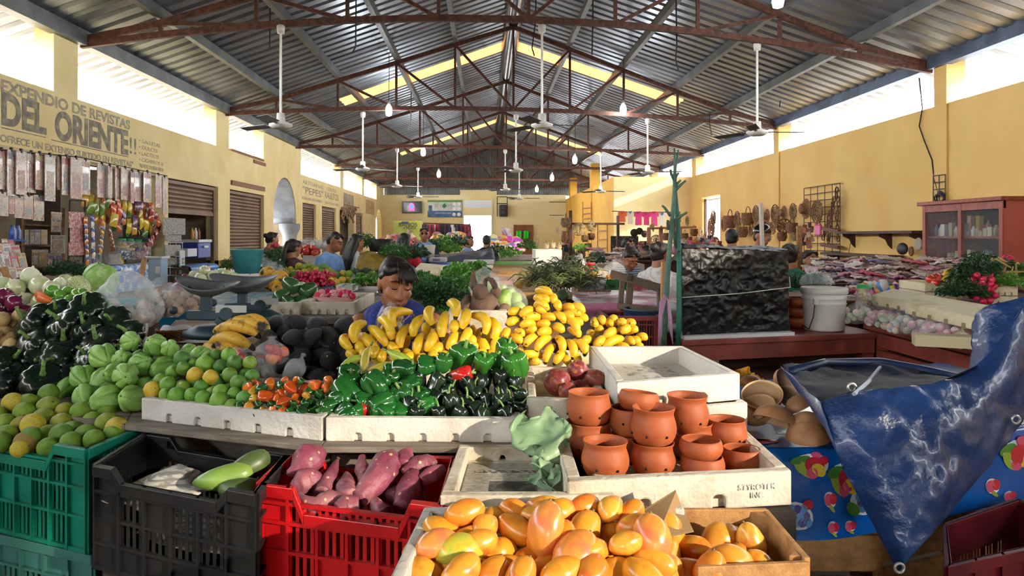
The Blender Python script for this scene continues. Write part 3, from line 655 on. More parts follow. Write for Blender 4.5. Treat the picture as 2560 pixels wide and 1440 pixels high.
heap(pb,pts,PB,'blackish poblano','in the greyish foam tray','poblanos in the foam tray',.036,lambda i:aim(V(U(-.5,.6),U(-.1,.5),U(.4,1)),U(0,6)),7,rk=.8)
lcm=fm('yellow_green_chile_skin',['#a8bf45','#b7c24c','#94b83c'],.25,col2='#c9b548',sc=9,coat=.3)
for lb,pts,rs in(('twisted yellow-green chile standing against the bananas',[(925,865),(912,885),(908,910),(905,932)],[.005,.013,.019,.008]),('yellow-green chile with its stem pointing at the avocados',[(845,922),(862,912),(885,900),(912,893)],[.003,.014,.017,.006]),('long yellow-green chile lying behind the bell peppers',[(905,945),(950,927),(985,915),(1012,908)],[.004,.017,.02,.006]),('mottled light green chile pointing down towards the bell peppers',[(962,878),(985,890),(1015,902),(1038,914)],[.005,.018,.017,.004]),('slim yellow-green chile behind the long one',[(915,930),(945,917),(975,907)],[.004,.012,.004])):
 w_=[PB(x,y)+V(0,.02,.0)for x,y in pts]
 t=tag(MB().tube(w_,rs,10).obj('long_chile',lcm,None,True,subsurf=1),lb,'chile')
 MB().tube([w_[0],w_[0]*1.35-w_[1]*.35],.004,6).obj('stem',STEM,t)
spm=fm('sweet_potato_skin',['#7a3648','#883c52','#6e3042'],.55,col2='#a0686c',sc=7,lo=.42,hi=.7,bump=.7,bsc=35,col3='#5a2838',spots=[('#c9a878',34,.17)])
def sweet(lb,pts,rs,dY=0):
 w_=[PS(x,y,1.83+dY,.84,2.4)for x,y in pts];k=18;w2=[];r2=[]
 for i in range(k+1):
  u=i/k*(len(w_)-1);a=min(int(u),len(w_)-2);f=u-a;f=f*f*(3-2*f)*.4+f*.6
  w2.append(w_[a].lerp(w_[a+1],f));r2.append((rs[a]*(1-f)+rs[a+1]*f)*(1+.08*noise.noise(V(i*.9,lb.__len__(),0))))
 b=MB().tube(w2,r2,16)
 b.v=[tuple(Vector(v)*(1)+V(1,1,1)*.004*noise.noise(Vector(v)*22))for v in b.v]
 t=tag(b.obj('sweet_potato',spm,None,True),lb,'sweet potato','sweet potatoes in the red crate')
 MB().tube([w2[-1],w2[-1]*1.6-w2[-2]*.6],.005,6).obj('root_tip',STEMD,t);return t
for a in(('round purple sweet potato with a narrow neck, at the back corner of the red crate',[(806,1128),(778,1145),(755,1165),(735,1178),(718,1184)],[.016,.046,.04,.018,.008],0),('lumpy sweet potato below the round one in the red crate',[(805,1203),(778,1200),(750,1210),(728,1218)],[.012,.03,.032,.01]),('thin upright sweet potato with a long tip in the red crate',[(805,1236),(822,1200),(836,1170),(845,1147)],[.022,.02,.014,.003]),('short tapered sweet potato beside the thin upright one',[(872,1245),(866,1215),(866,1183)],[.03,.027,.006]),('blunt upright sweet potato behind the biggest one',[(918,1205),(908,1175),(906,1142)],[.024,.022,.01]),('biggest sweet potato, lying across the red crate',[(985,1138),(970,1160),(948,1195),(915,1228),(893,1248)],[.022,.043,.042,.03,.022]),('stubby sweet potato with a pale cut end at the front of the red crate',[(898,1262),(870,1265),(845,1278)],[.024,.03,.022],-.06),('long sweet potato at the front, tapering to the crate corner',[(862,1242),(830,1248),(790,1265),(755,1250),(748,1235)],[.012,.025,.022,.014,.006],-.04),('dark pink sweet potato standing at the back edge',[(1008,1165),(1012,1140),(1022,1124)],[.024,.022,.01]),('curled sweet potato at the far back of the red crate',[(1010,1182),(1040,1165),(1070,1153),(1088,1160)],[.014,.025,.02,.012]),('half shaded sweet potato leaning on the crate side',[(1008,1272),(1020,1225),(1035,1180)],[.026,.032,.018]),('small cut sweet potato at the front rim',[(938,1252),(945,1270),(962,1286)],[.012,.018,.02],-.06),('sweet potato in the shade below the foam tray',[(1050,1205),(1080,1188),(1110,1172)],[.016,.024,.012]),('dark sweet potato deep inside the crate',[(830,1240),(870,1250),(910,1240)],[.02,.03,.02],.06),('sweet potato half hidden under the leaning one',[(960,1230),(1000,1240),(1060,1235)],[.02,.03,.02],.08),('sweet potato lying low behind the lumpy one',[(760,1225),(800,1235),(850,1215)],[.02,.028,.02],.08)):sweet(*a)
zum=mat('zucchini_skin','#7d9b46',.35,'#5d7f34',8,.4,.6,stretch=(1,1,1));zud=mat('dark_zucchini_skin','#4f6136',.4,'#3d4e2c',7,.4,.6)
for lb,pts,rs,m_ in(('light green zucchini lying across the black crate',[(478,1208),(520,1203),(570,1193),(615,1182),(637,1180)],[.006,.03,.036,.036,.02],zum),('dark zucchini at the back corner of the black crate',[(560,1200),(610,1172),(640,1158),(668,1148),(674,1152)],[.02,.036,.038,.034,.01],zud),('green zucchini mostly hidden under the other two',[(540,1225),(600,1225),(655,1212)],[.02,.034,.02],zud)):
 w_=[PS(x,y,1.92,.85,2.)for x,y in pts]
 tag(MB().tube(w_,rs,14).obj('zucchini',m_,None,True,subsurf=1),lb,'zucchini')
NEWS=mat('newsprint','#c9c4ba',.85,'#8f8b85',30,.5,.6,wave=('Z',28,'#8b8781',.62),stretch=(1,1,1))
def crumple(name,lb,cat,c,w,d,amp,mt,seed=0,n=16,rot=0,zf=None,ns=6.,thick=.001,group=None):
 def fn(u,v):
  p=V((u-.5)*w,(v-.5)*d,0);q=V(p.x*ns,p.y*ns,seed*3.7)
  p.z=amp*(noise.noise(q)+.5*noise.noise(q*2.3));p.x+=amp*.5*noise.noise(q+V(9,1,2));p.y+=amp*.5*noise.noise(q+V(2,7,5))
  if zf:p.z+=zf(u,v)
  return Vector(c)+Matrix.Rotation(rot,3,'Z')@p
 return tag(MB().grid(fn,n,n).obj(name,mt,None,True,solid=thick),lb,cat,group)
crumple('newspaper','crumpled newspaper lining the black crate','newspaper',V(-.88,2.02,.79),.26,.26,.05,NEWS,2,rot=-.3,zf=lambda u,v:.05*sin(pi*u)*sin(pi*v))
crumple('newspaper','sheet of newspaper showing through the slats of the black crate','newspaper',V(-.8,2.0,.69),.34,.17,.03,NEWS,5,rot=-.4,zf=lambda u,v:.05*v-.02)
BAN=mat('banana_peel','#e8bc22',.42,'#d8a41c',14,.45,.7,col3='#ecc63a');BANS=mat('spotted_banana_peel','#e6b524',.45,'#5a3a18',42,.64,.7,col3='#d9a320')
TIP=mat('banana_tip','#3a2c1a',.7);PLT=mat('plantain_peel','#d9a838',.5,'#2c1d12',16,.54,.62,stretch=(1,1,1),col3='#b98a30')
BP=[.5,.75,.95,1,1.02,1,.96,.82,.52,.3]
def banana(parent,p0,p1,bul,r,m=BAN,name='banana'):
 c=(p0+p1)/2+bul*2;b=MB();n=9
 w_=[p0*(1-t)**2+c*2*t*(1-t)+p1*t*t for t in[i/n for i in range(n+1)]]
 b.tube(w_,[r*q*1.13 for q in BP],6)
 b.m=[1 if(i//6)>=n-1 else 0 for i in range(6*n)]+[0,1]
 return b.obj(name,[m,TIP],parent,True,subsurf=1)
def hand(label,lst,conv,Y0,z0,k,r,group,m=BAN,name='banana_bunch',bulge=(0,-.03,.012),cat='bananas',dyt=.03,crown=True,sag=10):
 q=[conv(a[0],a[1])+conv(a[2],a[3])for a in lst];q=[(a[0],a[1]+sag,a[2],a[3]+sag*.75)for a in q]
 ps=[(PS(a[0],a[1],Y0+dyt,z0,k),PS(a[2],a[3],Y0-.02,z0,k))for a in q]
 c=sum((p[0]for p in ps),V(0,0,0))/len(ps)
 t=thing(name,label,cat,c,group)
 for(p0,p1),a in zip(ps,lst):
  bl_=V(*bulge)+(V(a[4],0,a[5]*.6)if len(a)>5 else V(0,0,0))
  banana(t,p0,p1,bl_*U(.85,1.15),r*(a[6]if len(a)>6 else 1)*U(.95,1.05),m)
 if crown:MB().tube([c+V(0,.05,.02),c+V(0,.07,-.03)],[.018,.012],7).obj('crown',TIP,t)
 return t
zC=lambda x,y:(x/3+800,y/3+640);zD=lambda x,y:(x/3+1240,y/3+640);zB=lambda x,y:(x/3+320,y/3+640)
gB='big bananas behind the pepper tray'
for lb,l in(('big banana bunch nearest the avocados, curving outwards',[(350,470,285,660,-.03,.02),(440,445,525,610,.02,.02),(365,505,510,680,.01,.01),(310,560,450,712,0,0),(205,570,262,695,-.02,0),(215,705,285,740),(400,740,535,790,0,0),(300,620,320,720)]),('big banana bunch behind the folded grain bag',[(700,395,590,550,-.045,.035),(780,425,700,605,-.01,0),(680,490,612,695,-.02,0),(770,560,712,730),(560,495,555,620,-.01,0),(520,640,585,710),(640,690,690,760),(600,740,740,800),(740,720,730,800)]),('big banana bunch in the middle of the heap',[(850,370,860,525,-.02,.02),(955,395,920,615,-.01,0),(860,530,780,715,.01,0),(1020,540,940,695,.01,0),(900,640,880,720),(820,690,900,710),(900,740,800,780),(960,690,1040,660)]),('tallest big banana bunch, at the top of the heap',[(960,330,1012,465,.02,.04,1.1),(1085,385,1040,550,.02,.02),(1110,520,1045,670,.01,0),(1020,470,1000,560),(1120,590,1160,650),(1070,680,1180,720),(1000,700,1060,740),(1130,690,1180,650)]),('big banana bunch at the end of the heap, over the bright peppers',[(1130,415,1215,600,.04,.03),(1225,445,1278,635,.04,.02),(1190,590,1240,745,.01,0),(1290,560,1272,740,.02,0),(1310,600,1330,700,.02,0),(1340,640,1300,750),(1180,720,1240,760),(1230,640,1250,720)])):
 hand(lb,l,zC,2.72,1.02,.55,.021,gB)
hand('big banana bunch in the back row, filling the gaps of the heap',[(420,520,400,640),(500,490,480,620),(590,520,560,650),(660,560,640,690),(800,480,790,620),(880,480,850,640),(950,560,960,700),(1060,520,1080,660),(1150,500,1140,640),(1210,520,1200,680),(1270,520,1250,660),(720,480,690,620),(300,540,330,660),(1000,600,980,740),(1110,620,1100,740),(760,620,770,740),(520,600,500,720)],lambda x,y:zC(x,y),2.84,1.02,.55,.021,gB)
hand('lowest big banana bunch, tips showing just above the peppers',[(430,680,400,760),(470,700,470,790),(580,700,560,790),(680,720,660,800),(860,710,840,790),(940,720,930,790),(1010,720,1040,780),(1150,730,1120,790),(1220,700,1210,770),(1290,700,1300,770),(330,690,350,770),(780,740,760,800)],zC,2.66,1.02,.55,.02,gB,sag=6)
foam_tray('low foam box hidden under the big bananas',[(-.5,2.74),(.12,2.70),(.12,3.02),(-.46,3.05)],TOP,.09,FOAMD,0)
gb='small spotted bananas beside the fruit boxes'
bb=[('small spotted banana hand on top of the heap, below the flowered cloth',[(300,235,425,275),(385,270,430,350,.01,0),(290,290,365,325),(435,320,475,400),(320,300,400,330),(290,345,400,400,0,.01)]),('small spotted banana hand reaching towards the celery roots',[(190,390,80,420),(280,380,170,440),(345,450,190,465,0,.012),(400,405,290,385),(170,460,72,500),(300,510,170,520,0,.012)]),('small spotted banana hand in the middle of the heap',[(340,440,450,460),(410,420,510,500,.01,.01),(300,510,410,490),(430,500,510,560),(480,450,600,600,.02,.02),(420,540,300,570),(230,560,300,530)]),('small spotted banana hand low at the side of the big bananas',[(100,530,75,610,-.01,0),(110,580,205,640),(150,540,210,590),(160,665,250,770,-.01,-.01),(350,715,170,710,0,-.015),(60,640,110,680)]),('front hand of small bananas with tips hanging over the foam box',[(330,580,212,675,-.01,.01),(410,585,295,710,-.01,.01),(450,580,490,720,.01,0),(440,640,368,795,-.01,0),(530,610,572,760,.01,0),(510,690,430,800),(570,610,662,735,.02,.01),(510,740,545,808),(590,730,620,805),(260,770,320,790)]),('small banana hand behind the heap, beside the crumpled sack',[(500,360,600,395),(520,400,645,430),(560,365,665,420,0,.01),(600,430,690,470),(560,470,650,500),(500,420,580,460),(540,520,620,600,.01,0)])]
for lb,l in bb:hand(lb,l,zD,2.72,1.02,.5,.0185,gb,BANS,bulge=(0,-.025,.014))
hand('small bananas with round tips pointing at the foam box, beside the green sticks',[(740,440,728,512),(790,430,780,480),(760,500,780,545),(700,540,722,572),(850,450,850,500),(880,430,870,465)],zD,2.9,1.0,.4,.02,gb,BANS,bulge=(0,-.02,.0))
hand('small banana hand at the end of the heap, with long tips',[(900,540,800,600,0,.01),(950,590,785,675,0,.01),(990,520,930,560),(820,600,725,675,0,.01),(900,650,1000,690),(700,600,630,640),(680,660,640,700)],zD,2.82,1.0,.4,.02,gb,BANS,bulge=(0,-.025,.012))
hand('last small banana hand, towards the green sticks',[(920,480,960,500),(960,490,1045,495),(930,520,960,560),(980,550,1060,555,0,.012),(970,600,1040,650),(1050,600,1130,615,0,.01),(1010,610,1075,640),(1040,660,1090,680)],zD,2.88,1.0,.4,.02,gb,BANS,bulge=(0,-.02,.012))
foam_tray('foam box under the small bananas',[(.13,2.72),(.62,2.86),(.62,3.2),(.13,3.2)],TOP,.09,FOAMY,0)
gP='plantains with blackened skin'
hand('blackened plantain bunch lying before the blue scale',[(720,500,1060,590,.02,.05),(640,545,1000,600,.02,.045),(840,470,1065,570,.02,.03),(610,640,960,690,0,.045),(590,715,870,715,0,.02),(600,660,800,750,-.02,0)],zB,2.85,.96,.7,.029,gP,PLT,'plantain_bunch',(0,-.03,.02),'plantains',.02)
avm=fm('avocado_skin',['#26252a','#2e2b2e','#1f1f24','#312d2a'],.42,col2='#3f3a34',sc=14,lo=.55,hi=.75,bump=.7,bsc=38)
avp=[(0,-1.05),(.5,-.97),(.9,-.55),(1,-.05),(.86,.5),(.6,1.0),(.34,1.3),(0,1.4)]
av=proto('avocado',fruitmesh('avocado',avp,avm,22,13,lump=.04,ls=2),'avocado',[('stem_scar',stemmesh('s',[(0,0,1.32),(0,0,1.46)],.1,STEMD))])
PA=lambda x,y:PS(x,y,2.80,.965,.75)
heap(av,[(790,817),(757,845,1.1),(700,824,.95),(710,840,.9),(740,822,.9),(827,843,1.1),(857,827),(680,857),(720,867,1.05),(723,887,1.0),(782,868,.95),(842,875,1.15),(803,893,1.1),(762,897,.9),(708,908,.95),(767,928,1.15),(845,915,.9),(800,937,.9),(780,845,.9),(860,857,.9),(820,930,.9),(740,930,.8),(825,905),(735,848,.9),(870,895),(760,875,.9),(690,885,.8)],PA,'black avocado','heaped behind the habaneros','avocados heaped on the table',.0385,lambda i:aim(V(U(-1,1),U(-.6,.6),U(-.2,1)),0),6,zmin=TOP)
tag(MB().prism([V(-.92,2.62,TOP),V(-.5,2.6,TOP),V(-.48,3.0,TOP),V(-.95,3.0,TOP)],(0,0,.018)).obj('burlap_mat',mat('brown_sacking','#5c4f42',.9,'#483d33',12),None),'brown sacking spread under the avocados','sacking')
FILM=mat('clear_plastic_film','#e8ecee',.12,alpha=.16,spec=.7);FILMW=mat('milky_plastic_film','#dfe6e6',.18,'#f4f8f8',9,.5,.6,alpha=.24,spec=.7)
def bag(label,c,r,mt=FILM,items=(),knot=True,seed=1,amp=.25,name='plastic_bag',cat='plastic bag',group=None,up=(0,0,1),iname='fruit'):
 c=Vector(c);t=thing(name,label,cat,c-V(0,0,r[2]),group);up=Vector(up).normalized();q=up.to_track_quat('Z','Y')
 def fn(v):
  n_=noise.noise(v*1.7+V(seed*5,0,0))*1.3+.8*(1-2*abs(noise.noise(v*2.6+V(0,seed*3,0))))*.6+.35*noise.noise(v*7.1+V(0,0,seed));s=1+amp*n_
  return c+q@V(v.x*r[0]*s,v.y*r[1]*s,v.z*r[2]*(s if v.z<1.02 else 1))
 pr=[(0,-.75),(.6,-.72),(.95,-.35),(1,.1),(.8,.55),(.45,.85),(.16,1.02)]
 pr+=[(.1,1.08),(.2,1.2),(.3,1.32)]if knot else[(.12,1.12),(.16,1.2)]
 MB().lathe(pr,40,fn).obj('film',mt,t,True,subsurf=1)
 for m_,pts,rr in items:
  for p in pts:
   b=MB().ball(c+q@V(p[0]*r[0],p[1]*r[1],p[2]*r[2]),rr*U(.85,1.15),12,8);b.obj(iname,m_,t,True)
 return t
def scat(n,s=.6,z0=-.6,z1=.5):return[(U(-s,s),U(-s,s),U(z0,z1))for _ in range(n)]
bag('knotted plastic bag of red and orange habaneros beside the plantains',PS(680,885,2.62,.99,.8),(.065,.05,.05),FILM,[(hbm,scat(5),.02),(rpm,scat(5),.018)],seed=3,iname='habanero')
bag('plastic bag of red chiles behind the limes',PS(600,897,2.62,.985,.8),(.075,.05,.04),FILM,[(rpm,scat(12),.017)],False,seed=5,up=(-.4,0,1),iname='chile')
bag('plastic bag of dry grey herbs in front of the avocados',PS(655,925,2.56,.97,.8),(.08,.045,.045),FILM,[(mat('grey_dry_herb','#7d7566',.9,'#55503f',30),scat(12),.018)],False,seed=7,up=(.5,0,1),iname='herb_clump')
bag('small empty plastic bag leaning on the avocados',PS(735,925,2.56,.97,.8),(.06,.035,.05),FILMW,[],True,seed=9,up=(.6,0,1))
ZB=1.02
ONW=fm('white_onion_skin',['#e4e2c4','#dfe3b4','#e8e6d2'],.22,col2='#a9c46a',sc=1.3,lo=.5,hi=.75,coat=.2);ONR=fm('red_onion_skin',['#6d1540','#7d1a4c','#58102f'],.25,coat=.2)
onp=[(0,-.92),(.2,-.95),(.7,-.72),(1,-.1),(.9,.4),(.5,.8),(.16,.95),(.1,1.15),(0,1.15)]
rt=stemmesh('root',[(0,0,-.85),(0,0,-1.0)],.14,STEMD)
on=proto('white_onion',fruitmesh('o',onp,ONW,24,12),'onion',[('root_tuft',rt)]);onr=proto('red_onion',fruitmesh('o',onp,ONR,24,12),'onion',[('root_tuft',rt)])
Pn=lambda x,y:PS(x,y,3.25,1.2,.8)
heap(on,[(69,697,1.05),(32,719,1.1),(95,719,1.05),(63,750,1.1),(8,742,1.1),(127,722,.9),(140,714,.7),(12,712,.8),(100,748,.9),(82,773,.8),(35,752,.8)],Pn,'white onion','piled by the red onions','white onions',.0435,lambda i:Euler((U(-.6,.6),U(-.6,.6),U(0,6))),6)
heap(onr,[(15,757),(22,772,1.1),(-4,772),(48,781),(35,794,.9),(5,792,.9),(60,790,.8),(38,764,.9)],lambda x,y:PS(x,y,3.05,1.13,.8),'purple onion','under the white onions','purple onions',.041,lambda i:Euler((U(-1,1),U(-1,1),U(0,6))),8)
ptm=fm('potato_skin',['#cdb076','#c4a468','#d4ba84','#a58a5a'],.6,col2='#a68a52',sc=7,lo=.5,hi=.7)
pt=proto('potato',fruitmesh('p',[(0,-1.35),(.5,-1.2),(.88,-.6),(1,.1),(.85,.8),(.45,1.25),(0,1.35)],ptm,20,12,lump=.18,ls=1.2,seed=4),'potato')
heap(pt,[(8,803),(37,812,1.1),(20,832,1.05),(50,835,1.1),(5,873,1.05),(30,850),(8,893),(62,818,.8),(-5,840),(45,800,.8),(20,870,.9),(25,900,.8)],lambda x,y:PS(x,y,2.85,1.0,.8),'pale brown potato','beside the dark squashes','potatoes beside the squashes',.034,'rand',6)
foam_tray('foam box under the onions',[(-2.3,3.1),(-1.92,3.02),(-1.85,3.4),(-2.25,3.5)],TOP,.24,FOAM,3)
b=thing('foam_box','white foam box under the turquoise garlic tray','foam box',PZ(330,860,TOP))
cq=[PZ(235,870,TOP),PZ(366,858,TOP),PZ(366,858,TOP)+V(-.25,.55,0),PZ(235,870,TOP)+V(-.22,.55,0)]
MB().prism(cq,(0,0,.15)).obj('wall',FOAM,b,bevel=.01);MB().prism([p+V(0,0,.15)for p in cq],(0,0,.012)).obj('lid',FOAM,b,bevel=.004)
ff,lu_,lv_=quadmap([(p.x,p.y)for p in(cq[0]+V(-.12,.0,0),cq[1]+V(.0,.02,0),cq[2],cq[3])])
b=MB();z=TOP+.165
for u0,v0,u1,v1 in((0,0,1,.06),(0,.94,1,1),(0,0,.04,1),(.96,0,1,1)):b.box((u0,v0,z),(u1,v1,z+.05),lambda v:ff(v.x,v.y,v.z))
b.box((0,0,z),(1,1,z+.006),lambda v:ff(v.x,v.y,v.z))
TQ=mat('turquoise_plastic','#1f98a0',.35)
tag(b.obj('plastic_tray',TQ,None,bevel=.004),'turquoise plastic tray holding the bag of garlic','tray')
GAR=mat('garlic_skin','#e2d3c6',.6,'#b99a92',8,.5,.7)
gc_=PS(318,758,3.18,1.13,0)
bag('large clear plastic bag of garlic in the turquoise tray',gc_+V(0,0,.0),(.135,.12,.13),mat('hazy_plastic_film','#dbe6e8',.16,'#f4f8f8',7,.48,.62,alpha=.3,spec=.7),[(GAR,[(U(-.75,.75),U(-.7,.5),U(-.62,-.1))for _ in range(26)],.03)],False,seed=12,amp=.34,iname='garlic_bulb')
cabm=fm('cabbage_leaf',['#8dbb58','#86b452'],.45,col2='#b9d38c',sc=3,lo=.45,hi=.62,bump=.3,bsc=12)
def cabbage(lb,p,r,m_=cabm,seed=1):
 t=tag(link('cabbage',fruitmesh('c',orp,m_,36,20,9,.05,.4,lump=.12,ls=1.5,seed=seed),None,p,Euler((.4,.3,seed)),r),lb,'cabbage')
 b=MB()
 for k in range(5):
  a=k*1.26
  b.grid(lambda u,v:V(cos(a+(u-.5)*1.3)*cos(v*1.5-.5),sin(a+(u-.5)*1.3)*cos(v*1.5-.5),sin(v*1.5-.5))*(1.05+.06*sin(u*pi*4+k)*v),8,8)
 link('outer_leaf',b.mesh('leaf',m_,True),t).matrix_parent_inverse=Matrix.Identity(4);return t
cabbage('round green cabbage behind the bag of garlic',P(251,697,3.9),.085)
wcm=mat('cut_cabbage','#dfe2b4',.5,'#a9b96a',9,.4,.6)
cabbage('pale cut cabbage beside the tomatillos',P(190,722,3.5),.062,wcm,4);cabbage('small pale cabbage behind the white onions',P(165,712,3.6),.05,wcm,7)
tom=fm('tomatillo_skin',['#6fa53a','#5c9a34','#8ab84a','#3f8a2c'],.22,coat=.3)
tp=proto('green_tomatillo',fruitmesh('t',orp,tom,20,10,6,.05,.5),'tomatillo',[('stem_scar',nub)])
heap(tp,[(162,738,1.1),(133,732),(146,752),(190,741),(230,748,1.1),(233,765),(257,774),(281,783,1.1),(254,789),(120,748,.9),(150,742),(205,752),(215,770),(175,750),(240,782),(270,795,.8),(205,738,.8)],lambda x,y:PS(x,y,3.05,1.12,.9),'shiny green tomatillo','behind the dark squashes','tomatillos',.029,'rand',6)
tag(MB().prism([V(-2.0,2.95,TOP),V(-1.55,2.85,TOP),V(-1.45,3.25,TOP),V(-1.95,3.35,TOP)],(0,0,.14)).obj('foam_box',FOAMD,None,bevel=.01),'foam box under the tomatillos','foam box')
ccm=mat('carrot_skin','#dd6a24',.5)
for i,(p,q)in enumerate((((95,735),(125,748)),((100,745),(135,757)),((290,795),(305,800)))):tag(MB().tube([PS(*p,3.0,1.13,.9),PS(*q,2.98,1.12,.9)],[.018,.007],10).obj('carrot',ccm,None,True),('carrot beside the white onions, upper one','carrot beside the white onions, lower one','carrot end at the rim of the tomatillos')[i],'carrot')
BEAN=mat('pale_bean','#c7a98c',.6,'#a3856c',12)
for i,(x,y,r,lb)in enumerate(((420,760,(.1,.08,.075),'bag of pale beans beside the scale, the front one'),(455,745,(.11,.09,.08),'bag of pale beans under the scale pan'),(395,742,(.09,.08,.08),'bag of pale beans beside the garlic bag'))):
 bag(lb,PS(x,y,3.4,1.03,.5),r,FILM,[(BEAN,scat(44,.8,-.65,.35),.02)],i==0,seed=20+i,group='bags of beans',iname='bean_clump')
tag(MB().prism([PZ(352,885,1.0)+V(0,0,0),PZ(580,880,1.0),PZ(660,820,1.0)+V(0,.25,0),PZ(380,815,1.0)+V(0,.3,0)],(0,0,-.1)).obj('cardboard_box',mat('brown_cardboard','#8a7058',.85,'#745d48',4),None,bevel=.006),'flat brown cardboard box carrying the wicker basket and the front scale','cardboard box')
WK=mat('wicker','#8a5c38',.7,'#5f3d24',30,.4,.6)
def wicker(lb,c,r,h,mt=WK,name='wicker_basket',handle=False,cat='basket',group=None):
 t=thing(name,lb,cat,c,group);b=MB();n=28
 for k in range(7):
  z=h*k/6;rr=r*(.72+.28*k/6)
  b.tube([c+V((rr+.003*(-1)**(i+k))*cos(2*pi*i/n),(rr+.003*(-1)**(i+k))*sin(2*pi*i/n),z+.004*(-1)**(i+k))for i in range(n+1)],h/11,6)
 b.lathe([(0,.004),(r*.74,.004),(r*.98,h)],n,lambda v:c+v);b.obj('woven_side',mt,t,True)
 MB().tube([c+V(r*1.02*cos(2*pi*i/n),r*1.02*sin(2*pi*i/n),h)for i in range(n+1)],h/8,7).obj('rim',mt,t,True)
 if handle:MB().tube([c+V(r*cos(a),0,h+r*1.1*sin(a))for a in[pi*i/12 for i in range(13)]],r*.07,6).obj('handle',mt,t,True)
 return t
wicker('wicker basket on the brown cardboard, in front of the scale',PZ(436,850,1.002),.078,.05)
crumple('paper_napkin','crumpled white paper napkin in the wicker basket','napkin',PZ(440,822,1.06)+V(0,.03,0),.17,.1,.025,mat('white_paper','#e6e4e4',.7),3,ns=11)
crumple('paper_sheet','white sheet of paper under the scale','paper',PZ(498,852,1.006),.17,.12,.004,mat('white_paper','#e6e4e4',.7),4)
crumple('printed_bag','small dark printed bag beside the foam box','bag',PZ(378,850,1.03)+V(0,-.03,0),.06,.12,.02,mat('printed_dark_plastic','#3a3038',.4,'#b5485a',30,.55,.6),6)
SCB=mat('dark_blue_iron','#2e4450',.45,'#263842',8,metal=.3);PANM=mat('grey_tin_pan','#74777a',.5,'#5d6062',4,.45,.6,metal=.5,bump=.3,bsc=40);ALU=mat('aluminium_bar','#b9babc',.35,metal=.6)
def scale(lb,xc,y0,y1,yb,Y,w,tilt):
 """counter balance with a wide tin pan"""
 c=P(xc,y0,Y);base=P(xc,yb,Y);t=thing('pan_scale',lb,'weighing scale',base,'pan scales')
 r=w*Y/F/2
 q=Euler((.15,tilt,0)).to_matrix()
 pn=MB().lathe([(0,-.28),(.35,-.25),(.7,-.14),(.92,.0),(1,.08),(.985,.09),(.9,.015),(.68,-.12),(.34,-.235),(0,-.265)],40,lambda v:c+q@V(v.x*r*(1+.12*(v.x>0)*v.x),v.y*r*.72,v.z*r+.22*r*abs(v.x)**2-.1*r)).obj('pan',PANM,t,True)
 top=c+V(0,0,-.27*r)
 MB().bar(top,P(xc,y1,Y),.04,.035).obj('post',SCB,t,bevel=.003)
 for s in(-1,1):MB().tube([c+V(s*.6*r,0,-.06*r),top+V(0,0,-.03)],.006,6).obj('pan_arm',SCB,pn)
 p1=P(xc,y1,Y)
 MB().cbox(p1+V(.02,0,-.01),(.2,.05,.04)).obj('beam_housing',SCB,t,bevel=.006)
 MB().cbox(p1+V(.12,-.04,.02),(.13,.006,.03)).obj('weigh_bar',ALU,t)
 MB().tube([p1+V(.1,-.05,0),p1+V(.1,.05,0)],.028,12).obj('pivot',SCB,t)
 MB().bar(p1+V(.08,0,-.03),base+V(.06,0,.05),.06,.05).obj('column',SCB,t,bevel=.004)
 MB().lathe([(0,0),(.13,0),(.135,.025),(.08,.05),(0,.055)],24,lambda v:base+V(v.x*1.1+.05,v.y*.8,v.z)).obj('base',SCB,t,True)
 MB().ball(p1+V(-.14,0,.01),(.018,.018,.018)).obj('counterweight',SCB,t,True)
scale('dark blue pan scale standing on the brown cardboard, nearer one',516,712,782,842,3.05,150,.1)
scale('dark blue pan scale behind the nearer one, pan tilted to the plantains',606,702,762,800,3.45,160,.02)
MB().prism([V(-1.45,3.28,.93),V(-.8,3.25,.93),V(-.8,3.7,.93),V(-1.45,3.7,.93)],(0,0,.04)).obj('plank',TW,None)
tag(bpy.data.objects['plank'],'grey plank under the rear scale','plank')
zF=lambda x,y:(x/2.783+1100,y/2.783+960)
def pxy(x,y,z):p=PZ(x,y,z);return(p.x,p.y)
bA=[(.125,2.16),(.37,2.12),(.40,2.66),(.15,2.70)]
foam_tray('dirty foam box with a few mameys, beside the poblanos',bA,.945,.065,FOAMD,0,wall=.03)
foam_tray('dirty foam box under the box of mameys',[(.115,2.14),(.39,2.10),(.41,2.66),(.14,2.70)],TOP,.044,FOAMD,1,wall=.03)
bB=[(.385,2.09),(.80,2.24),(.775,2.80),(.405,2.80)]
foam_tray('large empty white foam box with newspaper on its floor, above the clay pots',bB,.985,.085,FOAM,2,wall=.03,nw=.02)
foam_tray('lower white foam box carrying the large empty one',[(.375,2.075),(.815,2.215),(.79,2.82),(.395,2.82)],TOP,.084,FOAM,1,wall=.03,nw=.025)
MB().box((0,0,0),(1,1,.003),lambda v:quadmap([(.47,2.22),(.70,2.32),(.68,2.68),(.47,2.68)])[0](v.x,v.y,1.006+v.z)).obj('newspaper',NEWS,None)
tag(bpy.data.objects['newspaper.002'],'newspaper sheet lying in the large empty foam box','newspaper')
mam=fm('mamey_skin',['#8c3f3a','#7a2f36','#9a5240'],.35,col2='#b5793f',sc=2.2,lo=.55,hi=.7)
mp=proto('red_fruit',fruitmesh('m',orp,mam,24,14,lump=.12,ls=1.2,seed=3),'fruit',[('stem_scar',nub)])
heap(mp,[(1400,957,1.15),(1450,935,1.1),(1448,970,1.1),(1470,950,.95),(1425,975,.9)],lambda x,y:PS(x,y,2.3,.985,1),'dark red round fruit','in the dirty foam box','red fruits in the foam box',.037,'rand',9)
WOODB=mat('dark_stand_wood','#2e2620',.85,'#241d18',5)
pq=[(.19,1.655),(.745,1.735),(.77,2.13),(.2,2.13)]
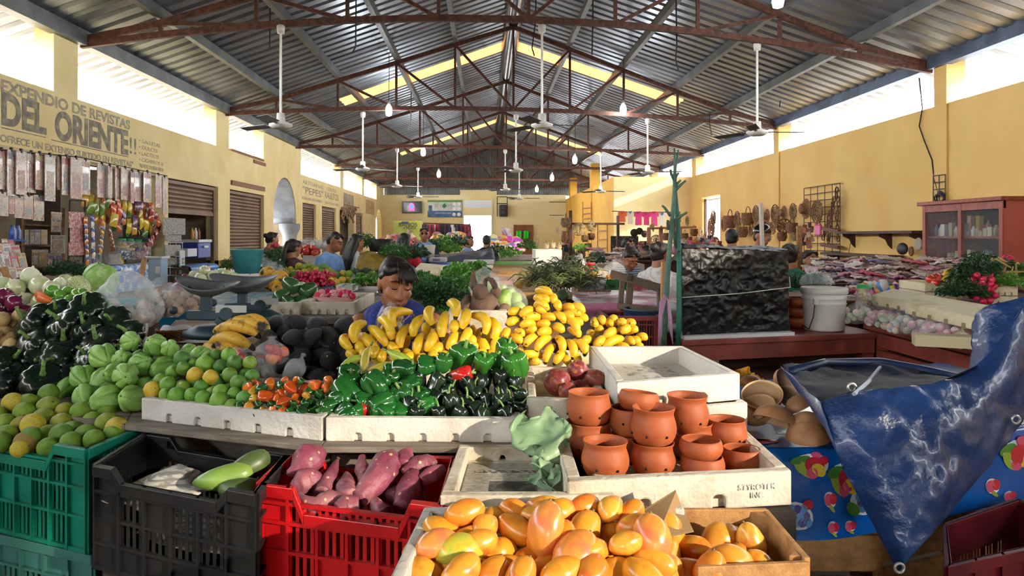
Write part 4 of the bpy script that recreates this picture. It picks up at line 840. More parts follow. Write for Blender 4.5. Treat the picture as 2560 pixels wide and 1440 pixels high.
foam_tray('worn foam tray carrying the clay pots',pq,.845,.085,FOAMD,2,wall=.035,floor=.02,nw=.016)
text('STYROTEK\nINC',.02,FOAM,V(.655,1.7205,.885),(.555,.08,0),(0,0,1),None,'embossed_lettering',.002)
o_=bpy.data.objects['embossed_lettering'];tr_=[o for o in bpy.data.objects if o.get('label')=='worn foam tray carrying the clay pots'][0]
o_.parent=tr_;o_.matrix_parent_inverse=tr_.matrix_basis.inverted()
CLAY=mat('terracotta_clay','#a45228',.6,'#934622',4,.4,.65,col3='#b05d33',bump=.12,bsc=50);HOLE=mat('dark_hole','#1e0d08',.9)
def pot(lb,xc,yb,w_,hpx,Y,kind=0,tilt=(0,0),hole=1):
 p=P(xc,yb,Y);r=w_*Y/F/2;h=hpx*Y/F
 t=thing('clay_pot',lb,'clay pot',p,'clay pots',Euler((tilt[0],tilt[1],0)))
 if kind==0:pr=[(0,0),(.42,.0),(.54,.04),(.84,.22),(1.0,.44),(.98,.6),(.88,.77),(.83,.85),(.91,.96),(.94,1.0),(.88,1.0),(.79,.86),(.84,.76),(.9,.55),(.88,.35),(.6,.1),(0,.07)]
 elif kind==1:pr=[(0,0),(.6,0),(.78,.1),(.95,.38),(1,.6),(.93,.88),(.86,1.0),(.8,.99),(.88,.8),(.92,.55),(.84,.3),(.6,.1),(0,.08)]
 else:pr=[(0,0),(.45,0),(.55,.04),(.86,.22),(1.0,.45),(1.0,.62),(.9,.85),(.9,.93),(.95,1.0),(.88,1.0),(.83,.9),(.9,.6),(.86,.35),(.6,.12),(0,.08)]
 k=34
 me=MB().lathe([(a*r,b_*h)for a,b_ in pr],k).mesh('pot_body',CLAY,True);o=link('pot_body',me,t);o.matrix_parent_inverse=Matrix.Identity(4)
 o.modifiers.new('u','SUBSURF').render_levels=1
 for i in range(7 if hole else 0):
  a=2*pi*i/7-.3;zz=.36*h if kind!=1 else .5*h;rr=r*1.0
  b=MB();q=V(cos(a),sin(a),0);b.ball(q*rr*.972+V(0,0,zz+.05*h),(.0036,.0036,.0036),8,6)
  link('steam_hole',b.mesh('h',HOLE,True),t).matrix_parent_inverse=Matrix.Identity(4)
 return t
for a in(('lower clay pot carrying the holed pot, beside the green bag',1470,1150,120,98,2.0,2),('clay pot with steam holes stacked on top, nearest the green bag',1472,1070,112,92,2.0,2),('wide clay pot with a row of holes at the front corner of the tray',1513,1203,122,104,1.84,0),('clay pot under the stacked bowls, behind the tall pot',1575,1148,112,66,2.0,1),('plain clay pot in the middle of the rear stack',1576,1088,112,72,1.99,1),('tilted plain clay bowl on top of the rear stack',1594,1028,104,50,1.99,1,(-.1,.12),0),('lower clay pot with holes under the tall one',1632,1195,114,92,1.88,0),('tall narrow-footed clay pot on top at the front',1634,1124,115,108,1.9,0),('clay pot rim under the pot with the dark mouth',1728,1150,112,96,2.03,0),('clay pot with a wide dark mouth, top of the rear stack',1718,1090,108,104,2.02,0),('lower of two plain clay bowls stacked near the tray front',1756,1194,112,56,1.87,1,(0,0),0),('upper of two plain clay bowls stacked near the tray front',1752,1146,110,50,1.87,1,(.0,.0),0),('holed clay pot at the back beside the calabash bowls',1815,1122,102,76,2.04,2),('single low clay bowl at the end of the tray',1854,1180,104,62,1.92,1,(0,0),0)):pot(*a)
tag(MB().box((.21,1.7,.0),(.74,2.0,.843)).obj('crate_stand',WOODB,None),'dark stand under the tray of clay pots','stand')
tag(MB().box((-.09,1.68,.0),(.2,2.0,.843)).obj('crate_stand',WOODB,None),'dark stand under the newspaper tray','stand')
tag(MB().box((-.15,1.22,.0),(.62,1.64,.764)).obj('crate_stand',WOODB,None),'dark low stand under the mango boxes','stand')
nq=[(-.105,1.645),(.3,1.645),(.3,2.05),(-.075,2.05)]
foam_tray('foam tray lined with a printed newspaper page, beside the red crate',nq,.845,.057,FOAMD,2,wall=.03,sides=(2,),nw=.008,nh=.6)
b=MB();f_,_,_=quadmap([(-.065,1.69),(.16,1.69),(.16,1.98),(-.045,1.98)])
b.box((0,0,.867),(1,1,.869),lambda v:f_(v.x,v.y,v.z))
npg=tag(b.obj('newspaper_page',mat('newsprint_page','#c3bdb0',.85,'#a49e92',60,.45,.6,wave=('Y',30,'#77726a',.7)),None),'newspaper page with an oval portrait in the foam tray','newspaper')
b=MB();b.box((.3,.05,.869),(.86,.5,.8694),lambda v:f_(v.x,v.y,v.z));b.obj('photo_block',mat('print_dark','#4a4743',.85,'#6d6963',25),npg)
b=MB();b.poly([f_(.58+.26*cos(a),.27+.2*sin(a),.8697)for a in[2*pi*i/24 for i in range(24)]]);b.obj('portrait_oval',mat('print_grey','#35332f',.85,'#7d7871',18,.5,.7),npg)
b=MB();b.box((.1,.72,.869),(.9,.8,.8694),lambda v:f_(v.x,v.y,v.z));b.obj('headline',mat('print_black','#55514c',.85,'#aaa498',90,.45,.55),npg)
GB=mat('pale_green_bag_film','#8cae84',.35,'#a9c69e',6,.45,.65,alpha=.66,spec=.5)
def ruffle(lb,pts,wd,seed,nm='green_plastic_bag',mt=GB,amp=.03,group=None):
 """a crumpled bag: a rumpled strip swept along points"""
 w_=[Vector(p)for p in pts];k=len(w_)-1
 def fn(u,v):
  t=v*k;a=min(int(t),k-1);c=w_[a].lerp(w_[a+1],t-a);d=(w_[a+1]-w_[a]).normalized();sd=d.cross(V(0,-1,.4)).normalized()
  nn_=V(seed,u*3,v*3.2);dd=V(noise.noise(nn_),noise.noise(nn_+V(5,5,5)),noise.noise(nn_+V(9,2,7)))
  d2=V(noise.noise(nn_*2.7),noise.noise(nn_*2.7+V(3,1,2)),noise.noise(nn_*2.7+V(7,8,1)))
  ang=(u-.5)*4.2
  return c+sd*wd*sin(ang)*(.55+.45*sin(pi*min(1,v+.15)))+V(0,-1,.3)*wd*(cos(ang)*.8)*.6+dd*amp+d2*amp*.34
 return tag(MB().grid(fn,26,30).obj(nm,mt,None,True,solid=.0008),lb,'plastic bag',group)
ruffle('crumpled pale green plastic bag between the newspaper tray and the pots',[P(1338,1035,2.02),P(1350,1080,1.96),P(1375,1130,1.9),P(1350,1180,1.86)],.064,3,amp=.045)
ruffle('loose end of pale green bag lying in the newspaper tray',[P(1330,1175,1.86),P(1360,1195,1.82),P(1390,1215,1.78)],.035,8,amp=.03)
mq=[(-.175,1.2),(.43,1.2),(.44,1.595),(-.137,1.585)]
foam_tray('foam box heaped with mangoes at the bottom edge of the photo',mq,.775,.125,FOAM,0,wall=.025,skip=(1,))
WOODC=mat('pale_crate_wood','#b98a52',.65,'#96683a',3,.4,.65,stretch=(9,1,9),bump=.2,bsc=20,col3='#a87a46');WOODH=mat('pale_crate_wood_side','#b98a52',.65,'#9a6c3c',3,.4,.65,stretch=(1,9,9),bump=.2,bsc=20)
t=thing('wooden_crate','small pale wooden crate of mangoes at the bottom edge, beside the foam box','crate',(.52,1.48,.76))
MB().box((.44,1.605,.77),(.635,1.617,.885)).obj('back_board',WOODC,t,bevel=.002)
MB().prism([V(.612,1.37,.77),V(.624,1.37,.77),V(.64,1.615,.77),V(.628,1.615,.77)],(0,0,.112)).obj('side_board',WOODH,t,bevel=.002)
MB().prism([V(.4,1.345,.77),V(.62,1.365,.77),V(.62,1.376,.77),V(.4,1.356,.77)],(0,0,.106)).obj('front_board',WOODC,t,bevel=.002)
MB().box((.44,1.37,.765),(.63,1.61,.772)).obj('crate_floor',WOODC,t)
for p in((.607,1.592),(.59,1.385)):MB().prism([V(p[0],p[1],.77),V(p[0]+.022,p[1],.77),V(p[0]+.022,p[1]+.02,.77)]if p[1]<1.5 else[V(p[0]-.01,p[1]+.012,.77),V(p[0]+.02,p[1]-.018,.77),V(p[0]+.022,p[1]+.012,.77)],(0,0,.11)).obj('corner_post',WOODC,t)
MB().ball(P(1985,1432,1.366),(.003,.002,.003)).obj('nail_head',HOLE,t)
CARD=mat('tan_cardboard','#a98a62',.85,'#977852',5)
tag(MB().prism([P(1690,1228,1.60),P(1705,1268,1.60),P(1735,1330,1.52),P(1640,1350,1.46),P(1575,1300,1.54)],(.0,.004,.002)).obj('cardboard_flap',CARD,None),'torn cardboard flap standing between the mango boxes','cardboard')
mgm=fm('mango_skin',['#e0992a','#dc9c34','#d98428','#e2aa3c','#d68a30'],.3,col2='#d86a2a',sc=1.1,lo=.5,hi=.72,spots=[('#5a3412',9,.09)],coat=.15)
mgg=mat('green_blushed_mango_skin','#a9b03c',.3,'#e0a02c',1.2,.42,.6,spots=[('#4f5a1c',7,.12)],coat=.15);mgp=mat('pink_blushed_mango_skin','#e0913c',.3,'#d9704a',1.,.45,.65,spots=[('#5a3412',8,.06)],coat=.15)
mgprof=[(0,-1.4),(.35,-1.3),(.72,-.95),(.98,-.25),(1.0,.3),(.8,.9),(.5,1.25),(.2,1.42),(0,1.44)]
mst=stemmesh('s',[(0,0,1.36),(.02,0,1.52)],[.1,.07],STEMD)
def mk(n_,m_,s_):return proto(n_,fruitmesh('m',mgprof,m_,24,14,lump=.08,ls=1.0,seed=s_,bend=.07,flat=.08),'mango',[('stem_scar',mst)])
mg,mgr,mgk=mk('mango',mgm,1),mk('greenish_mango',mgg,2),mk('pinkish_mango',mgp,3)
PM=lambda x,y:PS(x,y,1.35,.87,1.7)
def dirs(l):return lambda i:aim(V(*l[i%len(l)]),U(0,6))
D1=[(1,.2,.15),(.5,1,.2),(-.9,.3,.2),(.8,.5,.4),(.9,.4,.1),(-.7,.6,.2),(.9,-.2,.1),(.4,.3,.7),(.7,.6,-.2)]
heap(mg,[(1161,1296),(1244,1307,.95),(1112,1340),(1172,1342,.9),(1250,1362,1.08),(1302,1325,1.0),(1366,1282,.95),(1437,1330,1.25),(1477,1278,1.0),(1525,1335,.95),(1524,1300,.85),(1521,1382,1.25),(1306,1404,.95),(1370,1400,.8),(1204,1415,1.0),(1118,1422,1.1),(1229,1432,1.0),(1413,1297,.95),(1585,1325,1.0),(1590,1380,.8),(1621,1407,.95),(1535,1425,.95),(1395,1432,1.1),(1605,1432,1.05),(1080,1385,1.05),(1300,1438),(1340,1365,.9),(1200,1370,.9),(1480,1430),(1065,1425,.95),(1150,1430),(1270,1420,.9),(1450,1435,.9),(1330,1300,.8),(1410,1360,.9),(1490,1375,.8),(1560,1360,.8),(1220,1335,.85),(1270,1290,.8),(1560,1290,.8),(1340,1430)],PM,'yellow orange mango','in the foam box','yellow mangoes in the foam box',.0305,dirs(D1),8,sc=(.95,1.05))
heap(mgr,[(1145,1378,1.05)],PM,'green blushed mango','at the side of the mango heap','green mango',.0355)
heap(mgk,[(1364,1325,1.05),(1434,1392,1.2),(1632,1357,1.0),(1090,1362,.9)],PM,'pink blushed mango','in the mango heap','pink blushed mangoes',.0355,dirs([(.2,.3,1),(.6,.5,.6),(0,.3,1),(1,.3,.2)]))
heap(mg,[(1682,1410,1.05),(1793,1362,1.05),(1806,1407,1.1),(1747,1390,.95),(1865,1375,.95),(1844,1397,.9),(1745,1418,.85),(1712,1428,.9),(1890,1407,.7),(1690,1350,.85),(1770,1430,.9),(1660,1440)],lambda x,y:PS(x,y,1.40,.83,2.2),'mango','in the small wooden crate','mangoes in the wooden crate',.034,dirs([(.2,.2,1),(.7,.3,.3),(1,0,.1),(-.6,.3,.3),(-.3,.2,1)]),6)
OIL=mat('blue_oilcloth','#0f5fb8',.22,'#0c54a8',4,coat=.3)
PR={k:mat('print_'+k,c,.3)for k,c in dict(red='#c6283c',pink='#d8527a',yellow='#e2c23a',green='#4f8a3a',leaf='#9cb23c',purple='#5a4a9a',white='#dfe6ea',sky='#5f9adc').items()}
PK=list(PR)
def fruitprint(b,f,cu,cv,s,kind,rnd):
 """a printed fruit motif in the cloth's own mesh; f(u, v) gives the cloth's surface point"""
 def disc(u,v,r,k,e=1.,a=0.,n=14,lift=0):
  b.cur=1+PK.index(k)
  pts=[]
  for i in range(n):
   t=2*pi*i/n;x,y=r*cos(t),r*e*sin(t);pts.append(f(cu+s*(u+x*cos(a)-y*sin(a)),cv+s*(v+x*sin(a)+y*cos(a)),.0012+lift*.0006))
  b.poly(pts);b.cur=0
 for(u,v,r,k,e,a)in{0:[(0,0,1.08,'white',.8,0),(-.5,.4,.7,'leaf',.55,.8),(-.7,-.3,.6,'green',.5,-.4),(.1,.1,.62,'red',1,0),(.3,.45,.5,'yellow',.8,.6),(.75,-.25,.33,'red',1,0),(.25,-.75,.33,'pink',1,0),(-.15,.65,.35,'pink',1,0)],1:[(0,0,.62,'white',.8,.3),(-.2,0,.38,'pink',1,0),(.28,-.05,.36,'red',1,0),(.1,.5,.4,'leaf',.35,.7)],2:[(0,0,.9,'white',.75,.2)]+[(.32*(i%3-1)+.12*(i//3),.3*(i//3)-.3,.24,('sky','purple')[i%2],1,0)for i in range(9)]+[(-.7,.3,.5,'green',.6,.5),(.6,-.55,.3,'red',.8,0)],3:[(0,0,.9,'white',.8,0),(0,0,.62,'yellow',.75,.4),(-.45,.35,.5,'green',.5,.7),(.5,.3,.3,'pink',1,0)]}[kind]:
  disc(u,v,r,k,e,a,lift=0 if k=='white' else 1 if k in('leaf','green')else 2)
def patch(rows,nu,nv,amp=0.,ns=6.,seed=0):
 """smooth surface through rows of points"""
 def cr(p,t):
  k=len(p)-1;a=min(int(t*k),k-1);u=t*k-a;q=[p[max(a-1,0)],p[a],p[a+1],p[min(a+2,k)]]
  return .5*(2*q[1]+(q[2]-q[0])*u+(2*q[0]-5*q[1]+4*q[2]-q[3])*u*u+(3*q[1]-q[0]-3*q[2]+q[3])*u**3)
 def fn(u,v,lift=0):
  p=cr([cr(r,u)for r in rows],v)
  if amp:
   n_=p*ns+V(seed,0,0);p=p+V(noise.noise(n_)*.4,-1,.5)*amp*(noise.noise(n_+V(3,1,4))+.6*noise.noise(n_*2.3)+.35*noise.noise(n_*5.1))
  return p
 return fn
TZ=.86
t=thing('fruit_stand_table','wooden table under the blue fruit oilcloth','table',(1.5,2.7,0))
tc=[V(.78,2.16,TZ),V(1.18,2.19,TZ),V(2.35,2.62,TZ),V(2.3,3.6,TZ),V(.8,3.0,TZ)]
MB().prism([p-V(0,0,.03)for p in tc],(0,0,.025)).obj('table_top',WOODC,t)
WOODD=mat('dark_board_wood','#7d5a3c',.75,'#573d28',3,.4,.65,stretch=(1,1,8),bump=.3,bsc=25,col3='#8c6a48')
for z,zz in((.58,.47),(.45,.36),(.34,.25),(.2,.1)):
 b=MB();b.bar(V(.78,2.2,(z+zz)/2),V(1.22,2.2,(z+zz)/2),.02,z-zz);b.obj('front_board',WOODC,t,bevel=.003)
 b=MB();b.bar(V(1.2,2.2,(z+zz)/2+.02),V(2.4,2.66,(z+zz)/2+.02),.02,z-zz)
 if b.v:b.obj('front_board',WOODC,t,bevel=.003)
for p in((.8,2.24),(1.2,2.26),(2.25,2.66),(2.2,3.4),(.85,2.95)):MB().box((p[0]-.03,p[1]-.03,0),(p[0]+.03,p[1]+.03,TZ-.03)).obj('leg',WOODD,t)
cl=MB()
top0=[[V(.775,2.15,TZ+.003),V(1.18,2.18,TZ+.003),V(1.7,2.37,TZ+.003),V(2.36,2.61,TZ+.003)],[V(.79,2.5,TZ+.003),V(1.2,2.6,TZ+.003),V(1.7,2.8,TZ+.003),V(2.36,3.0,TZ+.003)],[V(.8,3.0,TZ+.003),V(1.2,3.15,TZ+.003),V(1.7,3.35,TZ+.003),V(2.3,3.6,TZ+.003)]]
ft=patch(top0,0,0);cl.grid(ft,14,10)
fr0=[[V(.775,2.15,TZ+.003),V(.98,2.165,TZ+.003),V(1.18,2.18,TZ+.003),V(1.7,2.37,TZ+.003),V(2.36,2.61,TZ+.003)],[V(.772,2.135,TZ-.015),V(.98,2.145,TZ-.015),V(1.19,2.16,TZ-.015),V(1.71,2.35,TZ-.015),V(2.37,2.59,TZ-.015)],[V(.768,2.13,.74),V(.98,2.12,.74),V(1.19,2.15,.74),V(1.71,2.34,.74),V(2.37,2.58,.74)],[V(.765,2.14,.595),V(.98,2.11,.60),V(1.19,2.15,.61),V(1.71,2.33,.63),V(2.37,2.57,.65)]]
fo=patch(fr0,0,0,.006,7,2);cl.grid(fo,60,20)
def liftf(f,s=1):return lambda u,v,l:f(min(max(u,0),1),min(max(v,0),1))+V(.0,-1,.35)*l*2.2
for cu,cv,s,k in((.25,.44,.062,0),(.385,.56,.07,0),(.31,.72,.05,1),(.19,.82,.06,2),(.32,.9,.045,1),(.4,.9,.04,1),(.08,.6,.06,3),(.1,.9,.05,0),(.03,.45,.04,1),(.45,.75,.06,2),(.53,.5,.06,1),(.6,.7,.07,0),(.67,.45,.06,2),(.72,.8,.06,1),(.77,.55,.075,0),(.82,.72,.08,2),(.8,.42,.05,1),(.87,.5,.06,3),(.93,.7,.07,0),(.75,.92,.05,1)):
 g_=liftf(fo);fu=1.2 if cu<.5 else .46
 fruitprint(cl,(lambda u,v,l,cu=cu,cv=cv,fu=fu:g_(cu+(u-cu)*fu,cv+(v-cv)*2.7,l)),cu,cv,s*.78,k,0)
def gt(u,v,l):return ft(min(max(u,0),1),min(max(v,0),1))+V(0,0,l)
for cu,cv,s,k in((.08,.12,.05,0),(.2,.25,.05,3),(.05,.4,.05,2),(.3,.08,.05,1)):fruitprint(cl,gt,cu,cv,s,k,0)
tag(cl.obj('oilcloth',[OIL]+[PR[k]for k in PK],None,True,fix=False),'glossy blue oilcloth printed with fruit, hanging over the table under the tarpaulin','tablecloth')
CAL=mat('calabash_shell','#9a6c48',.5,'#7a4e30',3,.45,.65,col3='#b58a62');CALI=mat('calabash_inside','#c9a680',.6,'#b38e68',5)
def calabash(lb,x,y,wpx,Y,tilt,up=True):
 p=P(x,y,Y);r=wpx*Y/F/2
 t=thing('calabash_bowl',lb,'calabash bowl',p,'calabash bowls',Euler(tilt))
 n=28;pr=[(sin(a)*r,-cos(a)*r*.85)for a in[pi/2*i/9 for i in range(10)]]
 link('shell',MB().lathe(pr,n).mesh('s',CAL,True),t).matrix_parent_inverse=Matrix.Identity(4)
 link('inside',MB().lathe([(a*.95,b_*.94)for a,b_ in pr]+[(r,0)],n).mesh('i',CALI,True),t).matrix_parent_inverse=Matrix.Identity(4)
for a in(('tilted open calabash bowl showing its pale inside, behind the pots',1905,985,100,2.35,(.5,-.35,0)),('calabash bowl nested under the tilted open one',1888,1018,100,2.33,(.3,-.5,0)),('domed calabash bowl face down in the middle of the pile',1936,1055,104,2.22,(pi-.3,.35,0)),('open calabash bowl in the shade of the tarpaulin',1985,985,82,2.4,(.35,.1,0)),('domed calabash bowl at the table edge by the tarpaulin',2020,1095,104,2.16,(pi+.1,-.1,0)),('cracked calabash bowl stacked on the domed one at the edge',2022,1072,98,2.19,(pi+.15,.1,0)),('small pale calabash behind the others, by the yellow sack',1880,965,62,2.5,(pi,.4,0)),('calabash rim standing upright at the back of the pile',1962,950,60,2.6,(1.2,.2,.5)),('calabash bowl partly under the tarpaulin fold',2000,1020,74,2.3,(pi-.2,-.5,0))):calabash(*a)
ruffle('bright yellow mesh sack behind the foam box',[P(1835,938,2.75),P(1870,945,2.7),P(1905,965,2.65)],.035,14,'yellow_sack',mat('yellow_mesh_sack','#e2a41c',.6,'#c98a14',30),.03)
TARP=mat('blue_tarpaulin','#1d3b70',.36,'#172f5c',3,.4,.65,bump=.35,bsc=70,coat=.25);TARPE=mat('tarpaulin_hem','#1a2f58',.4)
tp_=thing('tarpaulin','crumpled dark blue tarpaulin thrown over the fruit table','tarpaulin',P(2245,1100,1.95))
PP=lambda l:[[P(*q)for q in r]for r in l]
A=PP([[(2052,1003,2.10),(2150,978,2.06),(2250,968,2.06),(2340,956,2.08),(2440,915,2.15),(2575,745,2.2)],[(2075,1082,2.0),(2170,1060,1.95),(2270,1060,1.94),(2370,1040,1.97),(2470,1000,2.05),(2585,900,2.2)],[(2110,1170,1.97),(2190,1170,1.90),(2280,1160,1.89),(2375,1140,1.93),(2462,1105,2.02),(2560,1040,2.16)],[(2172,1295,1.93),(2225,1290,1.87),(2292,1275,1.86),(2360,1250,1.9),(2425,1205,1.97),(2500,1130,2.08)],[(2240,1428,1.88),(2256,1412,1.86),(2285,1375,1.86),(2320,1335,1.88),(2365,1290,1.93),(2420,1230,2.0)]])
MB().grid(patch(A,0,0,.022,5,1),70,60).obj('hanging_sheet',TARP,tp_,True,solid=.002)
B_=PP([[(1952,916,2.45),(2060,904,2.9),(2200,904,2.95),(2320,928,2.9),(2450,950,2.75)],[(1975,950,2.35),(2080,945,2.6),(2200,940,2.7),(2320,950,2.6),(2445,940,2.45)],[(2052,1003,2.10),(2150,978,2.06),(2250,968,2.06),(2340,956,2.08),(2440,915,2.15)]])
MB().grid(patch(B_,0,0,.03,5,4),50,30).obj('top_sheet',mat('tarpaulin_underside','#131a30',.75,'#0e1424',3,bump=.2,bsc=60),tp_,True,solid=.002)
D_=PP([[(1952,916,2.45),(2000,960,2.25),(2052,1003,2.10)],[(1985,965,2.33),(2025,1015,2.16),(2075,1082,2.0)],[(2050,1040,2.1),(2075,1080,2.03),(2110,1170,1.97)]])
MB().grid(patch(D_,0,0,.012,6,7),24,24).obj('side_fold',TARP,tp_,True,solid=.002)
C_=PP([[(2430,805,2.5),(2452,775,2.45),(2500,755,2.4),(2575,738,2.35),(2680,700,2.3)],[(2424,880,2.45),(2470,870,2.36),(2520,840,2.32),(2580,820,2.3),(2690,800,2.3)],[(2418,955,2.35),(2460,950,2.26),(2520,930,2.24),(2590,900,2.25),(2700,900,2.3)]])
MB().grid(patch(C_,0,0,.03,5,9),40,40).obj('raised_sheet',TARP,tp_,True,solid=.002)
MB().tube([P(1975,930,2.44),P(2060,907,2.86),P(2200,905,2.92),P(2310,925,2.86),P(2400,945,2.78)],.018,8).obj('rolled_hem',TARPE,tp_,True)
MB().tube([P(2135,985,2.03),P(2170,955,2.2),P(2200,918,2.5)],.006,6).obj('hem_strip',mat('grey_hem','#7d8aa0',.5),tp_)
for q in((2246,1418,1.85),(2128,968,2.12),(2537,1048,2.1)):
 c=P(*q);MB().tube([c+V(.012*cos(a),-.004,.012*sin(a))for a in[2*pi*i/14 for i in range(15)]],.004,6).obj('eyelet',ALU,tp_,True)
tag(MB().box((2.42,2.62,.6),(2.9,2.9,1.1)).obj('carton',mat('dark_carton','#4a3b30',.8),None,bevel=.01),'dark carton propping up the raised end of the tarpaulin','carton')
0 and tag(MB().prism([V(1.05,2.25,TZ+.006),V(1.85,2.55,TZ+.006),V(1.8,2.95,TZ+.006),V(1.1,2.75,TZ+.006)],(0,0,.03)).obj('goods_box',mat('plain_carton','#8a6c4a',.8),None,bevel=.02),'low carton hidden under the blue tarpaulin','carton')
crate('maroon plastic crate under the oilcloth table',[(1.18,1.82),(1.75,2.03),(1.70,2.28),(1.34,2.08)],.2,.66,MAROON,6,(0,.3,.5,.78,1),{},solid={(3,1),(3,2),(3,3),(3,4)})
LEAFM={k:mat('leaf_'+k,a,.45,b_,14,.4,.65,obj=False)for k,(a,b_)in dict(dark=('#2f5a2a','#1f4222'),mid=('#47822f','#2f6428'),light=('#6ea83a','#4c8a30'),pale=('#a9c468','#84ab4c'),blue=('#3d6650','#2c5040'),olive=('#55602c','#39421f')).items()}
def leafmesh(n,rx,ry,rz,ls,seed,mt,droop=.3,aspect=.6,stems=True,curl=.25):
 rd=random.Random(seed);b=MB()
 for i in range(n):
  d=V(rd.gauss(0,1),rd.gauss(0,1),abs(rd.gauss(.3,.8))).normalized();k=rd.uniform(.55,1)
  c=V(d.x*rx*k,d.y*ry*k,d.z*rz*k);o=(d+V(rd.uniform(-.6,.6),rd.uniform(-.6,.6),rd.uniform(-.5,.5))).normalized()
  s=o.cross(V(rd.uniform(-1,1),rd.uniform(-1,1),rd.uniform(-1,1))).normalized();nn_=o.cross(s);l=ls*rd.uniform(.6,1.3);w_=l*aspect
  tip=o*l-V(0,0,droop*l)
  b.add([c,c+o*l*.5+s*w_*.5+nn_*l*curl*.4,c+tip,c+o*l*.5-s*w_*.5+nn_*l*curl*.4,c+o*l*.55-nn_*l*curl*.2],[(0,1,4),(1,2,4),(2,3,4),(3,0,4)])
  if stems and i%4==0:b.tube([V(0,0,-.2*rz),c*.6,c],ls*.05,4,False)
 return b.mesh('leaves',mt,True,False)
LB_={}
def greens(kind,lb,p,r,cat='herbs',name='herb_bunch',group=None,squash=1.):
 if kind not in LB_:
  LB_[kind]={'cilantro':lambda:leafmesh(420,1,1,.9,.22,3,LEAFM['mid']),'parsley':lambda:leafmesh(420,1,1,.9,.24,5,LEAFM['dark']),'lettuce':lambda:leafmesh(150,1,1,.8,.62,7,LEAFM['light'],.35,.9,False,.5),'pale':lambda:leafmesh(120,.9,.9,.8,.62,9,LEAFM['pale'],.2,.9,False,.5),'blue':lambda:leafmesh(320,1,1,.8,.3,11,LEAFM['blue'],.2,.5),'long':lambda:leafmesh(200,.8,.8,1.2,.6,13,LEAFM['dark'],.5,.25),'bright':lambda:leafmesh(360,1,1,.9,.26,15,LEAFM['light'])}[kind]()
 o=tag(link(name,LB_[kind],None,p,Euler((U(-.2,.2),U(-.2,.2),U(0,6))),tuple(r*{'lettuce':.62,'pale':.62,'long':.75}.get(kind,.85)*k_ for k_ in(1,1,squash))),lb,cat,group)
 MB().tube([V(0,0,-.3),V(.05,0,-.75)],[.22,.16],7).mesh
 return o
OILB=mat('blue_print_oilcloth','#2c7fc4',.3,'#2470b4',4,spots=[('#e9edf0',7,.34),('#c9463a',7,.16)])
OILC=mat('blue_white_check_oilcloth','#4d8fd8',.3,'#dfe6f2',11,.5,.52,spots=[('#b8697a',16,.22)]);OILG=mat('green_print_oilcloth','#3f8a3c',.35,spots=[('#c9543a',6,.2),('#e8c84a',11,.15)])
OILP=mat('pink_flower_oilcloth','#e58fb2',.35,'#dc7fa6',5,spots=[('#e9ebe4',6.5,.62),('#4f8a4a',9,.14),('#d9c24a',15,.12)])
CONCT=mat('grey_concrete_counter','#8d8378',.7,'#6f665c',3);PINKC=mat('pinkish_painted_counter','#a98578',.7,'#957266',3)
def table(name,lb,x0,x1,y0,y1,z,mt,th=.05,legs=True,cloth=None,drop_=.25,cat='table',lm=None,clb=''):
 """a stall counter: top, legs; cloth: oilcloth lying over it"""
 t=thing(name,lb,cat,((x0+x1)/2,(y0+y1)/2,0))
 MB().box((x0,y0,z-th),(x1,y1,z)).obj('table_top',mt,t,bevel=.004)
 if legs:
  for x in(x0+.08,x1-.14):
   for y in(y0+.08,y1-.14):MB().box((x,y,0),(x+.06,y+.06,z-th)).obj('leg',lm or mt,t)
 else:MB().box((x0+.05,y0+.06,0),(x1-.05,y1-.06,z-th)).obj('base',lm or mt,t)
 if cloth:
  f=patch([[V(x0-.01+(x1-x0+.02)*i/6,y1,z+.004)for i in range(7)],[V(x0-.01+(x1-x0+.02)*i/6,(y0+y1)/2,z+.004)for i in range(7)],[V(x0-.01+(x1-x0+.02)*i/6,y0-.006,z+.002)for i in range(7)],[V(x0-.01+(x1-x0+.02)*i/6,y0-.015-.01*(i%2),z-drop_*.5)for i in range(7)],[V(x0-.01+(x1-x0+.02)*i/6,y0-.012-.02*(i%2),z-drop_)for i in range(7)]],0,0,.004,4,2)
  tag(MB().grid(f,40,36).obj('oilcloth',cloth,None,True),clb,'tablecloth')
 return t
Z9=.9
table('market_table','middle stall table holding the foam trays of radishes and green avocados',-2.05,-.9,5.45,7.4,.88,TW)
table('market_table','long table with a black edge, carrying oranges, radishes and greens',-2.45,-.95,7.9,9.05,.86,TW)
BLKB=mat('black_plastic_sheet','#1c1d20',.4,'#2a2b2e',6)
crumple('black_sheet','black plastic sheet hanging from the table of radishes and oranges','plastic sheet',V(-1.7,8.47,.864),1.5,1.14,.004,BLKB,3,n=30,zf=lambda u,v:-.17*max(0,(.1-v)/.1)**.6 if v<.1 else 0)
for i,(x0,x1,lb)in enumerate(((615,752,'dirty foam tray holding the green avocados and cucumbers'),(752,890,'dirty foam tray with the pink bowl of radishes'))):
 p,q=PZ(x0,786,.88),PZ(x1,788,.88)
 foam_tray(lb,[(p.x+.005,p.y),(q.x-.005,q.y),(q.x-.01,q.y+1.0),(p.x+.01,p.y+1.0)],.88,.1,FOAMD,5,wall=.04,nw=.012)
gav=fm('green_avocado_skin',['#2f5a2c','#264e2a','#3a6630'],.25,col2='#4f7a38',sc=9,lo=.55,hi=.7,coat=.3)
ga=proto('green_avocado',fruitmesh('g',avp,gav,22,13),'avocado',[('stem_scar',nub)])
heap(ga,[(706,742,1.05),(731,718,1.15),(757,733,1.1),(726,752,.8),(745,748,.9)],lambda x,y:PS(x,y,6.0,1.0,.5),'shiny green avocado','in the dirty foam tray','green avocados in the foam tray',.062,lambda i:aim(V((-1)**i,.3,.7),0),9,sc=(.97,1.03))
cqm=mat('cucumber_skin','#8fb45a',.4,'#b9cf8c',12)
